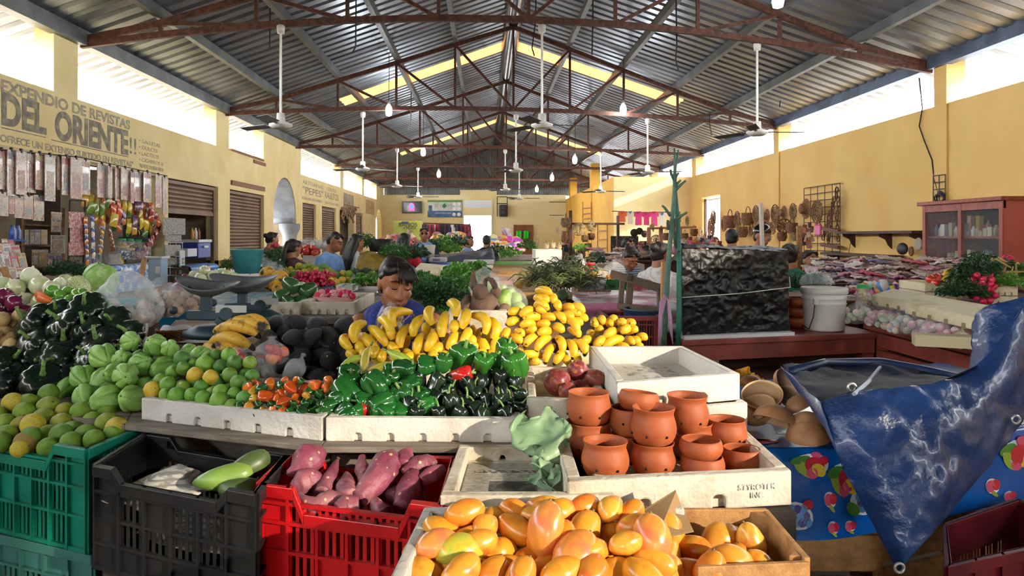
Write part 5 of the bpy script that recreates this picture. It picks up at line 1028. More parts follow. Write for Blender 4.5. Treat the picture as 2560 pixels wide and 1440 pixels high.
for i,(a,b_)in enumerate((((740,720),(762,712)),((765,735),(792,722)),((768,742),(798,733)))):tag(MB().tube([PS(*a,6.4,1.0,.5),PS((a[0]+b_[0])/2,(a[1]+b_[1])/2-2,6.5,1.0,.5),PS(*b_,6.6,1.0,.5)],[.03,.045,.03],10).obj('cucumber',cqm,None,True,subsurf=1),('pale cucumber behind the green avocados','upper pale cucumber beside the pink bowl','lower pale cucumber beside the pink bowl')[i],'cucumber')
PKB=mat('pink_plastic','#d9a49a',.4);RADM=fm('radish_skin',['#d0204a','#c41c46','#da3458'],.3);RADC=mat('cut_radish','#e8c8c8',.4,'#c9304c',14,.45,.55)
def bowl(name,lb,c,r,h,mt,cat='bowl',group=None,ribs=0):
 t=thing(name,lb,cat,c,group)
 MB().lathe([(0,0),(r*.72,0),(r*.78,.01),(r*.97,h*.95)],36,lambda v:c+v*1).obj('body',mt,t,True,solid=.006)
 MB().lathe([(r*.95,h*.93),(r*1.0,h*.95),(r*1.03,h),(r*.96,h*1.01)],36,lambda v:c+v).obj('rim',mt,t,True)
 return t
pbw=P(838,757,6.1);bowl('plastic_bowl','pink plastic bowl of trimmed radishes',pbw-V(0,0,.04),.185,.1,PKB)
rdp=[(0,-1.3),(.06,-1.15),(.3,-.95),(.8,-.5),(1,0),(.85,.55),(.4,.85),(.12,.9),(0,.88)]
rd_=proto('radish',fruitmesh('r',rdp,RADM,14,9),'radish',[('leaf_stub',stemmesh('s',[(0,0,.8),(.05,0,1.4)],.13))])
rdc=proto('cut_radish',fruitmesh('r',orp,RADC,14,8),'radish',[('leaf_stub',stemmesh('s',[(0,0,.8),(.1,0,1.6)],.13))])
heap([rd_,rdc],[(797,737),(812,741),(826,737),(838,742),(850,738),(865,741),(880,740),(805,733),(858,733),(832,734),(872,735),(845,731),(818,732)],lambda x,y:PS(x,y,6.05,1.03,1.2),'trimmed radish','in the pink bowl','radishes in the pink bowl',.032,'rand',7)
heap(rd_,[(738+U(0,98),684+U(0,27))for _ in range(95)],lambda x,y:PS(x,y,8.25,.9,.9),'red radish','heaped on the black table','radishes heaped on the black table',.026,lambda i:aim(V(U(-.6,.6),1,U(-.3,.8))),12)
Y1=[(710,673),(727,674),(740,675),(747,668),(758,670),(770,675),(783,671),(795,675),(803,678),(816,680),(828,682),(762,678),(775,668),(735,680),(808,670),(825,690),(842,688),(858,684),(872,685),(836,700),(852,699),(866,700),(840,712),(855,700),(800,685),(750,682),(820,676),(718,682)]
heap([og,ogy],Y1,lambda x,y:PS(x,y,8.6,.91,1.),'yellow green orange','behind the radishes','oranges behind the radishes',.042,'rand',10)
heap(lim,[(716+U(0,30),686+U(0,16))for _ in range(12)],lambda x,y:PS(x,y,8.35,.89,.8),'small lime','beside the heap of radishes','limes beside the radishes',.032,'rand',12,kid=False)
heap(limy,[(843,707,1.2),(855,700,1.1),(828,700,1)],lambda x,y:PS(x,y,8.3,.9,.8),'yellow lime','at the end of the radishes','yellow limes by the radishes',.04,'rand',12,kid=False)
foam_tray('small white foam tray beside the lettuce on the black table',[(-1.68,8.0),(-1.5,8.0),(-1.5,8.4),(-1.68,8.4)],.87,.08,FOAM,0)
for i,(k,x,y,Y,r,lb)in enumerate((('lettuce',892,708,8.1,.1,'curly lettuce at the front of the black table, by the small foam tray'),('lettuce',915,706,8.1,.11,'curly lettuce in the middle front of the black table'),('lettuce',938,703,8.15,.11,'curly lettuce next to the woman in the blue top'),('lettuce',905,695,8.4,.1,'curly lettuce behind the front ones'),('lettuce',953,696,8.4,.1,'curly lettuce half hidden by the woman in the blue top'),('blue',890,684,8.9,.1,'blue green chard bunch at the back of the black table'),('blue',915,681,8.9,.09,'dark broccoli bunch at the back of the black table'),('pale',900,690,8.6,.07,'pale cabbage half beside the chard'),('pale',930,687,8.6,.08,'pale cabbage half beside the broccoli'),('blue',948,684,8.8,.09,'dark purple cabbage bunch behind the lettuces'))):
 greens(k,lb,P(x,y,Y),r*.9,'greens',('lettuce','greens_bunch')[k!='lettuce'])
hand('spotted plantain bunch behind the pan of the rear scale',[(655,690,690,682,0,.05),(680,700,722,690,0,.05),(690,708,722,705,0,.04),(650,700,682,720,0,.03),(690,715,705,735,0,.02),(668,695,700,712,0,.03)],lambda x,y:(x,y),6.3,.97,.8,.05,gP,PLT,'plantain_bunch',(0,-.05,.03),'plantains',.02)
heap(on,[(492,690),(505,694,1.1),(520,688,.9),(535,690,1.1),(552,687,1.15),(567,690,1.1),(580,694),(512,684,.9)],lambda x,y:PS(x,y,6.3,.95,.8),'white onion','behind the scale pans','white onions behind the scale pans',.055,lambda i:Euler((U(-.6,.6),U(-.6,.6),U(0,6))),8)
heap(onr,[(452,701,.9),(460,696,.8),(437,722),(428,719,.9)],lambda x,y:PS(x,y,6.0,.93,.8),'purple onion','beside the scale pan','purple onions by the scale pan',.05,lambda i:Euler((U(-1,1),U(-1,1),U(0,6))),8)
t=table('market_table','stall table under the blue oilcloth with white rosettes, behind the scales',-2.75,-2.1,6.05,7.6,.9,TW,cloth=mat('rosette_oilcloth','#1d86b4',.3,spots=[('#e6ebea',6,.42),('#2c86b4',6,.3),('#d8a93a',6,.2)]),drop_=.3,clb='blue oilcloth with white rosettes beside the scales')
tag(MB().lathe([(0,0),(.12,0),(.165,.24),(.172,.245),(.155,.25),(.145,.235),(.11,.02),(0,.02)],28,lambda v:P(618,683,7.4)+v).obj('bucket',mat('turquoise_bucket_plastic','#4d9a9c',.45,'#428a8c',6),None,True),'turquoise plastic bucket below the closed shutter','bucket')
MB().tube([P(601,648,7.4),P(603,655,7.35),P(633,655,7.35),P(637,648,7.4)],.005,6).obj('handle',ALU,bpy.data.objects['bucket'])
table('market_table','table beside the bucket, heaped with herbs',-3.5,-2.5,7.7,9.0,.85,TW)
for i,(k,x,y,Y,r,lb)in enumerate((('cilantro',575,668,7.9,.13,'herb bunch in front of the bucket, by the flowers'),('cilantro',640,680,7.9,.1,'herb bunch to the side of the turquoise bucket'),('parsley',660,655,8.6,.18,'dark herb heap behind the bucket'),('cilantro',690,645,9.2,.16,'herb heap before the woman in the shawl'),('parsley',685,668,8.4,.14,'herbs under the plastic bags'),('cilantro',703,632,9.6,.12,'greens behind the radish bunch'),('parsley',600,672,8.6,.1,'low herbs beside the turquoise bucket'))):greens(k,lb,P(x,y,Y),r)
bag('crumpled clear plastic bag beside the turquoise bucket',P(655,665,8.0),(.12,.1,.1),FILMW,[],True,seed=31);bag('crumpled clear plastic bag before the shawl',P(688,672,7.9),(.1,.09,.06),FILMW,[],True,seed=33)
heap(rd_,[(575+U(0,20),655+U(0,8))for _ in range(9)],lambda x,y:PS(x,y,8.2,.95,.5),'pink radish','by the turquoise bucket','radishes by the bucket',.03,'rand',12,kid=False)
heap(rd_,[(683+U(0,14),615+U(0,14))for _ in range(14)],lambda x,y:PS(x,y,10.2,1.3,.3),'pink radish','held up beside the woman in beige','radish bunch by the woman in beige',.035,'rand',14,kid=False)
tag(MB().box((-3.1,10.2,.0),(-2.75,10.6,1.05)).obj('wooden_box',WOODD,None,bevel=.01),'wooden box under the radish bunch','box')
tmm=fm('tomato_skin',['#cf3324','#d8442c','#c0281e'],.25,coat=.3)
tmt=proto('tomato',fruitmesh('t',orp,tmm,18,9,5,.04,.5),'tomato',[('calyx',stemmesh('s',[(0,0,.9),(0,0,1.08)],.18))])
heap(tmt,[(757,628),(765,630),(776,628),(785,631),(771,622),(783,624),(762,634),(790,628),(778,634)],lambda x,y:PS(x,y,10.9,1.3,.5),'red tomato','in the foam box by the shawl','tomatoes in the foam box',.056,'rand',10)
p,q=P(757,655,10.8),P(800,655,10.8)
foam_tray('white foam box of tomatoes behind the man in blue',[(p.x,10.8),(q.x,10.8),(q.x,11.3),(p.x,11.3)],p.z-.08,.18,FOAM,3,nw=.008)
tag(MB().box((p.x-.05,10.75,0),(q.x+.1,11.8,p.z-.085)).obj('crate_stand',WOODD,None),'wooden stand under the box of tomatoes','stand')
for i,(x,y)in enumerate(((760,612),(775,610),(790,613),(805,612))):bag(f'plastic bag of vegetables on the tomato stand, {ORD[i]} from the shawl',P(x,y,11.5),(.115,.09,.09),FILMW,[(GAR,scat(4),.04)],True,seed=40+i,group='bags on the tomato stand',iname='vegetable')
table('market_table','table behind the seated woman, under the heap of parsley',-.95,.75,4.3,5.4,.9,TW)
for i,(k,x,y,Y,r,lb)in enumerate((('parsley',1045,745,4.6,.13,'parsley bunch at the shoulder of the seated woman'),('cilantro',1075,730,4.7,.15,'coriander bunch, second from the seated woman'),('parsley',1100,750,4.55,.14,'parsley bunch behind the tallest bananas'),('cilantro',1125,730,4.7,.15,'coriander bunch before the tan foam lid'),('parsley',1140,755,4.5,.12,'parsley bunch next to the brown roots'),('cilantro',1050,712,4.9,.13,'coriander bunch under the tan foam lid'),('bright',1150,700,4.9,.15,'bright leafy bunch above the brown roots'),('lettuce',1140,685,5.0,.12,'bright lettuce leaves rising behind the herbs'),('bright',1165,720,4.8,.12,'light green herb bunch beside the brown roots'),('lettuce',1195,680,5.2,.12,'lettuce leaves behind the clear bag'),('parsley',1085,770,4.5,.1,'low parsley bunch behind the bananas'),('cilantro',1115,775,4.5,.1,'low coriander bunch behind the bananas'))):greens(k,lb,P(x,y,Y),r)
p,q=P(1032,708,5.3),P(1106,708,5.3)
t=tag(MB().prism([P(1032,706,5.35),P(1088,712,5.2),P(1108,690,5.7),P(1050,684,5.8)],(0,0,.09)).obj('foam_block',FOAMY,None,bevel=.01),'tan foam box behind the herbs','foam box')
tag(MB().prism([P(1106,706,5.4),P(1143,706,5.4),P(1146,694,5.7),P(1110,694,5.7)],(0,0,.03)).obj('plastic_tray',TQ,None),'turquoise tray behind the herbs','tray')
tag(MB().box((-.62,5.42,0),(-.12,5.95,1.13)).obj('crate_stand',WOODD,None),'stand under the tan foam box','stand')
rtm=mat('brown_root_skin','#6f5648',.85,'#57432f',7,.4,.65,bump=.6,bsc=30,col3='#7d6455')
def root(lb,pts,rs,sub=()):
 t=tag(MB().tube([P(*q)for q in pts],rs,18).obj('brown_root',rtm,None,True,subsurf=1),lb,'root vegetable','brown roots')
 for pp,rr in sub:MB().tube([P(*q)for q in pp],rr,9).obj('root_arm',rtm,t,True,subsurf=1)
root('large knobbly brown root with curling arms on the foam box',[(1175,770,3.72),(1195,755,3.7),(1225,760,3.7),(1245,772,3.72)],[.03,.075,.07,.02],[([(1190,730,3.7),(1183,705,3.72),(1182,685,3.74),(1184,672,3.75)],[.03,.02,.012,.005]),([(1215,722,3.7),(1210,700,3.72),(1222,694,3.72),(1234,705,3.7),(1240,725,3.7)],[.012,.014,.016,.018,.02])])
root('rounded brown root on top of the large one',[(1180,735,3.6),(1200,728,3.58),(1222,730,3.6)],[.02,.055,.02]);root('smaller brown root at the back, beside the clear bag',[(1225,735,3.8),(1240,728,3.8),(1252,738,3.8)],[.02,.045,.015]);root('thin brown root lying towards the bananas',[(1155,775,3.7),(1168,755,3.68),(1172,735,3.7)],[.03,.03,.012])
root('reddish root at the edge of the foam box',[(1245,778,3.65),(1262,766,3.65),(1278,770,3.65)],[.015,.03,.01])
p,q=P(1120,832,3.55),P(1268,832,3.55)
foam_tray('dirty foam box carrying the brown roots',[(p.x,3.55),(q.x,3.55),(q.x,4.05),(p.x,4.05)],p.z,.11,FOAMD,2,wall=.04)
tag(MB().box((p.x+.02,3.57,0),(q.x-.02,4.05,p.z-.002)).obj('crate_stand',WOODD,None),'stand under the box of brown roots','stand')
LTB=LEAFM['pale']
bag('clear plastic bag standing open behind the brown roots',P(1212,712,4.2),(.085,.08,.09),FILMW,[],False,seed=51,amp=.3);bag('printed clear bag of lettuce beside the brown roots',P(1270,752,3.9),(.1,.09,.07),FILM,[(LTB,scat(14,.7),.035)],False,seed=53,iname='lettuce_leaf');bag('clear bag of pale lettuce behind the small bananas',P(1250,728,4.3),(.09,.08,.07),FILM,[(LTB,scat(12,.7),.035)],True,seed=54,iname='lettuce_leaf')
tag(MB().box((.08,4.07,0),(.42,4.28,.98)).obj('crate_stand',WOODD,None),'stand under the bagged lettuces','stand')
bag('clear bag of yellow fruit on the wooden shelf',P(1310,700,5.6),(.085,.08,.08),FILM,[(mat('yellow_fruit_skin','#d9b44a',.4),[(.4,.2,-.3),(-.4,-.3,-.2),(.1,-.4,.2),(-.1,.3,.3),(.3,0,.4)],.045)],True,seed=56,iname='yellow_fruit')
table('market_table','wooden table carrying the string beans and the yellow fruit bag',.25,.66,5.42,6.6,1.07,mat('pale_plank','#b98f5a',.7,'#96703f',3,stretch=(1,6,6)),cat='table')
def strands(lb,c,n,l,r,mt,seed,name='bean_bundle',spread=(.16,.12,.1)):
 rd=random.Random(seed);b=MB()
 for i in range(n):
  o=Vector(c)+V(rd.gauss(0,1)*spread[0]*.5,rd.gauss(0,1)*spread[1]*.5,abs(rd.gauss(0,1))*spread[2]*.7);d=V(rd.gauss(0,1),rd.gauss(0,.6),rd.gauss(.1,.5)).normalized()*l*rd.uniform(.6,1.1)
  b.tube([o-d*.5,o+V(0,0,.012),o+d*.5+V(0,0,-.02)],[r*.5,r,r*.4],5)
 return tag(b.obj(name,mt,None,True),lb,'string beans','string bean bundles')
SB=fm('string_bean_skin',['#46522a','#3a4824'],.5,col2='#7d8a4e',sc=9)
for i,(x,y,Y)in enumerate(((1360,712,5.5),(1385,700,5.7),(1410,712,5.5),(1440,715,5.55),(1435,700,5.8))):strands(('string bean bundle nearest the yellow fruit bag','string bean bundle at the top of the heap','string bean bundle in the middle of the heap','string bean bundle beside the grey bowl','string bean bundle behind the grey bowl')[i],P(x,y,Y),160,.115,.0055,SB,i)
for i,(a,b_)in enumerate((((1388,745),(1420,728)),((1398,750),(1425,735)))):tag(MB().tube([P(*a,5.15),P((a[0]+b_[0])/2,(a[1]+b_[1])/2-3,5.18),P(*b_,5.2)],[.02,.035,.02],10).obj('zucchini',zud,None,True,subsurf=1),('dark zucchini in front of the string beans','dark zucchini at the edge of the flowered cloth')[i],'zucchini')
table('market_table','table under the pink flowered oilcloth',.68,1.52,5.25,6.9,1.0,TW,cloth=OILP,drop_=.2,clb='pink oilcloth with white lilies, behind the wooden chair')
GRB=mat('grey_enamel','#8d9097',.35)
gb_=P(1478,722,5.7);bowl('enamel_bowl','grey enamel bowl of mangoes on the flowered cloth',gb_,.125,.085,GRB)
heap(mg,[(1456,697),(1470,696,1.1),(1486,698),(1463,692,.9),(1478,691)],lambda x,y:PS(x,y,5.65,1.12,.8),'yellow mango','in the grey bowl','mangoes in the grey bowl',.034,'rand',9)
GBK=mat('green_basket_plastic','#1f7a3a',.35)
gk=[P(1508,725,5.7),P(1568,725,5.7)];crate('small green plastic basket of yellow fruit on the flowered cloth',[(gk[0].x,5.7),(gk[1].x,5.7),(gk[1].x,5.95),(gk[0].x,5.95)],gk[0].z,gk[0].z+.085,GBK,7,(0,.5,1),{},name='plastic_basket',corner=0)
heap(mg,[(1520,705),(1532,702),(1545,706),(1557,704),(1528,696,.9),(1541,697,.9),(1550,694,.9)],lambda x,y:PS(x,y,5.8,1.08,.8),'yellow fruit','in the small green basket','yellow fruit in the green basket',.032,'rand',9)
bag('clear bag lying behind the grey bowl',P(1500,690,6.2),(.12,.09,.06),FILMW,[(BEAN,scat(10),.03)],False,seed=61,iname='bean_clump');bag('clear plastic bag before the woman in grey stripes',P(1535,678,6.4),(.1,.08,.08),FILMW,[],True,seed=62)
bag('bag of pink sweets at the end of the flowered cloth',P(1605,712,6.0),(.1,.06,.05),FILM,[(mat('pink_sweet','#d86a7a',.4),scat(20,.7),.022)],False,seed=63,iname='sweet')
REDS=mat('red_scale_plastic','#d8303a',.35)
t=thing('kitchen_scale','red plastic kitchen scale beside the dark cup','weighing scale',P(1475,690,6.6))
c=P(1475,690,6.6);MB().lathe([(0,0),(.055,0),(.04,.085),(.022,.1),(0,.1)],4,lambda v:c+v).obj('body',REDS,t,bevel=.004);MB().lathe([(0,.1),(.04,.1),(.05,.125),(.045,.125),(0,.11)],20,lambda v:c+v).obj('pan',REDS,t,True)
MB().lathe([(0,-.002),(.018,-.002),(.018,.001),(0,.001)],16,lambda v:c+V(v.x,-.047+v.z,.05+v.y)).obj('dial',mat('dial_white','#e8e8e8',.4),t)
tag(MB().lathe([(0,0),(.03,0),(.024,.05),(.032,.095),(.026,.095),(.02,.05),(0,.01)],16,lambda v:P(1455,690,6.5)+v).obj('cup',mat('dark_glass','#2c2622',.2),None,True),'dark cup beside the red scale','cup')
ruffle('pale plastic bag tied to a post beside the dark cup',[P(1443,638,6.8),P(1450,658,6.8),P(1455,685,6.75)],.05,21,'plastic_bag',FILMW,.02)
tag(MB().box((.82,6.35,1.006),(1.12,6.8,1.127)).obj('low_riser',WOODD,None,bevel=.005),'dark low box carrying the red scale','box')
CW=mat('grey_brown_chair_wood','#6f5a48',.75,'#54432f',4)
t=thing('wooden_chair','worn wooden chair turned against the flowered cloth','chair',P(1590,860,4.9))
def plank(n_,a,b_,w_,th):MB().bar(P(*a),P(*b_),th,w_).obj(n_,CW,t,bevel=.004)
plank('backrest',(1527,684,4.95),(1655,722,4.75),.055,.025);plank('back_post',(1556,700,4.92),(1551,768,4.92),.035,.03);plank('back_post',(1577,695,4.9),(1571,770,4.9),.045,.03)
plank('back_post',(1650,720,4.75),(1650,860,4.75),.04,.035);plank('seat_rail',(1545,765,4.92),(1652,775,4.76),.04,.04);plank('backrest_block',(1567,690,4.85),(1580,694,4.85),.05,.03)
for x in(1556,1640):plank('leg',(x,770,5.1),(x,900,5.1),.035,.035)
p0,p1=P(1518,790,4.5),P(1655,792,4.5)
crate('upturned dull red crate beside the wooden chair',[(p0.x,4.5),(p1.x,4.5),(p1.x,4.82),(p0.x,4.82)],p0.z-.22,p0.z,mat('dull_red_plastic','#8c3330',.5,'#742826',6),7,(0,.4,.75,1),{})
b=MB()
for i in range(9):b.bar(V(p0.x+.01+i*.042,4.5,p0.z),V(p0.x+.01+i*.042,4.82,p0.z),.006,.01)
for j in range(3):b.bar(V(p0.x,4.55+j*.1,p0.z),V(p1.x,4.55+j*.1,p0.z),.006,.01)
tag(MB().lathe([(0,0),(.12,0),(.15,.3),(.155,.31),(.14,.31),(.11,.02),(0,.02)],24,lambda v:P(1615,868,4.75)+v-V(0,0,.05)).obj('tub',mat('dark_blue_plastic','#22364f',.45),None,True),'dark blue plastic tub below the upturned crate','tub')
POL=mat('green_painted_branch','#47685c',.6,'#35524a',4,.4,.6,col3='#5c7a68')
t=thing('forked_branch','green painted forked branch standing by the black plastic, the one nearest the chair','pole',P(1668,900,4.4))
MB().tube([P(1658,905,4.4),P(1662,800,4.4),P(1668,700,4.4),P(1675,610,4.4),P(1683,520,4.4),P(1688,440,4.4),P(1686,370,4.4)],[.018,.018,.017,.015,.013,.011,.005],9).obj('trunk',POL,t,True)
for a in(((1676,540),(1662,520),(1655,514)),((1681,553),(1703,540),(1718,531)),((1687,478),(1702,462),(1714,452)),((1688,455),(1678,436),(1676,424)),((1687,445),(1693,437),(1697,432)),((1670,660),(1688,640),(1700,628)),((1688,468),(1694,458),(1702,450)),((1671,575),(1669,560),(1669,550))):MB().tube([P(*q,4.4)for q in a],[.0095,.0085,.0065],7).obj('branch',POL,t,True)
t=thing('forked_branch','straighter green branch leaning close to the black plastic','pole',P(1695,900,4.45))
MB().tube([P(1694,905,4.45),P(1698,780,4.45),P(1698,660,4.45),P(1695,560,4.45),P(1689,490,4.45),P(1685,440,4.45),P(1696,375,4.45)],[.016,.016,.0155,.015,.013,.01,.004],9).obj('trunk',mat('teal_painted_branch','#2f7a68',.55,'#26604f',4),t,True)
for a in(((1690,620),(1684,580),(1680,540)),):MB().tube([P(*q,4.45)for q in a],[.01,.009,.006],7).obj('branch',POL,t,True)
tag(MB().bar(P(1655,905,4.5),P(1660,655,4.5),.03).obj('wooden_batten',mat('raw_batten','#b8895a',.7),None),'raw wooden batten behind the forked branches','batten')
ROPE=mat('pink_cord','#c99aba',.7)
b=thing('cord_loop','loop of pink cord hanging from the branches','cord',P(1663,738,4.36))
for k in range(7):
 o_=k*2.2;MB().tube([P(1646+o_*.6,868-k*5,4.36),P(1648+o_*.5,790,4.36),P(1650+o_,755,4.36),P(1660+k,738+k,4.34),P(1672-o_*.2,752,4.36),P(1678-o_*.5,790,4.36),P(1682-o_*.6,860-k*6,4.36)],.004,5).obj('strand',ROPE,b,True)
tag(MB().box((.9,4.2,0),(1.25,4.6,.72)).obj('crate_stand',WOODD,None),'dark stand behind the forked branches','stand')
def skinmat(n,a,b_):return mat(n,a,.45,b_,9,.4,.65,spec=.4)
SK1=skinmat('warm_brown_skin','#a86e4c','#985f40');SK2=skinmat('tan_skin','#b07a5a','#a06c4e')
HAIRM=mat('black_hair','#120e0c',.55,'#2a1f1a',40,.45,.6,stretch=(3,3,.5));LIP=mat('lips','#7a3630',.4);EYEM=mat('eye_dark','#120c0a',.2);WHT=mat('eye_white','#d8d0c8',.3)
def remesh(name,b,mt,vox,parent,smooth=4,mats=None):
 o=b.obj(name,mats or[mt],None,False,fix=True)
 m=o.modifiers.new('r','REMESH');m.mode='VOXEL';m.voxel_size=vox;m.use_smooth_shade=True
 if smooth:q=o.modifiers.new('s','SMOOTH');q.iterations=smooth;q.factor=.5
 dg=bpy.context.evaluated_depsgraph_get();dg.update()
 me=bpy.data.meshes.new_from_object(o.evaluated_get(dg));bpy.data.objects.remove(o)
 me.materials.clear();me.materials.append(mt);me.polygons.foreach_set('use_smooth',[True]*len(me.polygons))
 return link(name,me,parent)
def limb(b,a,c,r0,r1,n=5,sq=1.):
 a=Vector(a);c=Vector(c);pts=[a.lerp(c,i/n)for i in range(n+1)]
 b.tube(pts,[(r0+(r1-r0)*i/n)*(1+.08*sin(pi*i/n))for i in range(n+1)],10);b.ball(a,r0,10,8);b.ball(c,r1,10,8)
def person(lb,hx,hy,Y,s=1.,yaw=0.,pitch=0.,lean=(0,0),sit=False,arms=None,shirt=None,sleeve=.6,lower=None,hair='short',skin=SK1,vox=.012,hyaw=None,roll=0.,neck_open=0,extra=None,broad=1.,top='shirt',skirt=False,sh=(.05,-.215)):
 hc=P(hx,hy,Y);Rb=Matrix.Rotation(yaw,3,'Z');hy_=yaw if hyaw is None else hyaw
 Rh=Matrix.Rotation(hy_,3,'Z')@Matrix.Rotation(roll,3,'Y')@Matrix.Rotation(pitch,3,'X')
 L_=lambda x,y,z:Vector((x,y,z))*s
 hd=lambda x,y,z:hc+Rh@L_(x,y,z)
 nk=hc+Rh@L_(0,.035,-.07)
 sc_=hc+Rb@L_(lean[0]*.35,lean[1]*.35+sh[0],sh[1]);hp=sc_+Rb@L_(lean[0],lean[1],-.47)
 t=thing('person',lb,'person',V(hp.x,hp.y,0))
 b=MB()
 b.ball(hd(0,.015,.03),L_(.077,.095,.09),20,14);b.ball(hd(0,-.02,-.035),L_(.062,.072,.078),18,12);b.ball(hd(0,-.05,-.085),L_(.032,.03,.026),12,8)
 limb(b,hd(0,-.09,.03),hd(0,-.1,-.022),.009*s,.013*s);b.ball(hd(0,-.1,-.028),.0145*s);b.ball(hd(.015,-.092,-.032),.0105*s);b.ball(hd(-.015,-.092,-.032),.0105*s)
 for q in(-1,1):
  b.ball(hd(q*.04,-.058,-.02),L_(.025,.026,.026));b.ball(hd(q*.077,.015,-.005),L_(.01,.024,.034));b.ball(hd(q*.032,-.082,.048),L_(.026,.014,.009))
 b.ball(hd(0,-.086,-.064),L_(.026,.012,.008));b.ball(hd(0,-.085,-.076),L_(.023,.012,.008))
 limb(b,nk+L_(0,0,.05),sc_+L_(0,.0,.04),.052*s,.066*s)
 def torso(M_,g=0.):
  for z,rx,ry,dy in((.0,.15,.085,.0),(-.1,.165,.105,-.01),(-.2,.155,.1,-.01),(-.32,.15,.1,-.01),(-.44,.17,.115,0)):
   c=sc_.lerp(hp,-z/.47);M_.lathe([(sin(pi*i/8),-cos(pi*i/8))for i in range(9)],16,lambda v:c+Rb@V(v.x*(rx*broad+g)*s,v.y*(ry*broad+g)*s,v.z*(.1+g)*s))
 torso(b)
 arms_=arms or(((.06,-.04,-.26),(-.06,-.2,-.06)),((.06,-.04,-.26),(-.06,-.2,-.06)))
 AJ=[]
 for q,(e,w_)in zip((-1,1),arms_):
  sh=sc_+Rb@L_(q*.165*broad,0,-.015);el=sh+Rb@L_(q*e[0],e[1],e[2]);wr=el+Rb@L_(q*w_[0],w_[1],w_[2]);AJ.append((sh,el,wr))
  limb(b,sh,el,.052*s*broad,.04*s*broad);limb(b,el,wr,.04*s*broad,.027*s)
  d=(wr-el).normalized();sd=d.cross(V(0,0,1));sd=sd.normalized()if sd.length>.1 else Rb@V(1,0,0);dn=d.cross(sd)*-1
  limb(b,wr,wr+d*.07*s,.026*s,.03*s)
  for k in range(4):
   f0=wr+d*.085*s+sd*(.03-.02*k)*s;ln=(.062,.072,.068,.054)[k]*s;f1=f0+d*ln*.55+dn*.012*s;f2=f1+d*ln*.35+dn*.03*s
   b.tube([f0-d*.03*s,f0,f1,f2],[.011*s,.0105*s,.0095*s,.008*s],7)
  th=wr+d*.03*s+sd*.028*s*q;b.tube([th,th+d*.03*s+sd*q*.025*s,th+d*.06*s+sd*q*.03*s+dn*.015*s],[.013*s,.0115*s,.009*s],7)
 LJ=[]
 for q in(-1,1):
  h0=hp+Rb@L_(q*.09,0,-.03)
  if sit:kn=h0+Rb@L_(q*.05,-.42,-.02);an=kn+Rb@V(0,.02,0);an.z=.09
  else:an=Vector(h0)+Rb@L_(q*.02,.03,0);an.z=.09;kn=h0.lerp(an,.48)+Rb@L_(0,-.03,0)
  LJ.append((h0,kn,an));limb(b,h0,kn,.085*s,.055*s);limb(b,kn,an,.055*s,.036*s)
  limb(b,an+V(0,0,-.05),an+V(0,0,-.055)+Rb@L_(0,-.15,0),.038*s,.03*s)
 body=remesh('body',b,skin,vox,t)
 for q in(-1,1):
  if pitch>.25:
   MB().tube([hd(q*.014,-.088,.015),hd(q*.023,-.0925,.0105),hd(q*.034,-.092,.009),hd(q*.044,-.086,.0115),hd(q*.052,-.077,.017)],[.001*s,.002*s,.0026*s,.002*s,.001*s],6).obj('eyelashes',EYEM,t)
  else:
   MB().ball(hd(q*.032,-.08,.02),L_(.014,.008,.0075),10,7).obj('eye',WHT,t,True);MB().ball(hd(q*.032,-.086,.02),L_(.007,.004,.007),10,7).obj('iris',EYEM,t,True)
  MB().tube([hd(q*.014,-.096,.045),hd(q*.034,-.096,.052),hd(q*.052,-.082,.044)],[.003*s,.0038*s,.002*s],6).obj('eyebrow',HAIRM,t)
 MB().grid(lambda u,v:hd((u-.5)*.05,-.0985+.02*(2*u-1)**2,-.07+(v-.5)*.02*(1-(2*u-1)**2)),10,6).obj('lips',LIP,t,True)
 b=MB();b.ball(hd(0,.036,.04),L_(.083,.092,.087),20,12);b.ball(hd(0,.06,-.01),L_(.076,.06,.075),16,10)
 b.ball(hd(0,-.012,.094),L_(.06,.048,.024),14,8)
 for q in(-1,1):b.ball(hd(q*.045,-.022,.078),L_(.036,.045,.034))
 if hair=='bun':b.ball(hd(0,.135,.06),L_(.04,.038,.042),14,10)
 elif hair=='pony':limb(b,hd(0,.125,.05),hd(0,.16,-.08),.03*s,.034*s);limb(b,hd(0,.16,-.08),hd(.0,.13,-.3),.036*s,.018*s)
 elif hair=='long':
  for x in(-.05,0,.05):limb(b,hd(x,.06,.02),hd(x*1.3,.125,-.25),.055*s,.05*s);limb(b,hd(x*1.3,.125,-.25),hd(x,.12,-.44),.05*s,.015*s)
 if hair in('pony','bun','long'):
  for q in(-1,1):limb(b,hd(q*.03,-.07,.1),hd(q*.078,.0,.035),.014*s,.014*s)
 remesh('hair',b,HAIRM,min(vox,.008),t,2)
 if extra=='fringe':
  b=MB()
  for k in range(26):
   x=-.028+.088*k/25;e=U(-.008,.012);b.tube([hd(x*.55,-.03,.118),hd(x*.85,-.075,.1),hd(x+.006+e,-.1+.6*x*x,.068),hd(x+.014+e,-.1+1.2*x*x,U(.03,.052))],[.004,.005,.004,.0012],5)
  b.obj('fringe',HAIRM,t,True)
 if extra=='cap':
  MB().lathe([(.105*s,0),(.105*s,.02*s),(.095*s,.07*s),(.05*s,.1*s),(0,.105*s)],24,lambda v:hd(0,.015,.05)+Rh@v).obj('cap',EYEM,t,True)
 if extra=='glasses':
  for q in(-1,1):MB().ball(hd(q*.034,-.094,.02),L_(.026,.008,.019),12,8).obj('sunglass_lens',mat('sunglass_black','#0b0b0d',.1),t,True)
  MB().tube([hd(-.08,.01,.024),hd(-.06,-.088,.024),hd(.06,-.088,.024),hd(.08,.01,.024)],.003*s,6).obj('sunglass_frame',EYEM,t)
 g=.014
 b=MB();torso(b,g)
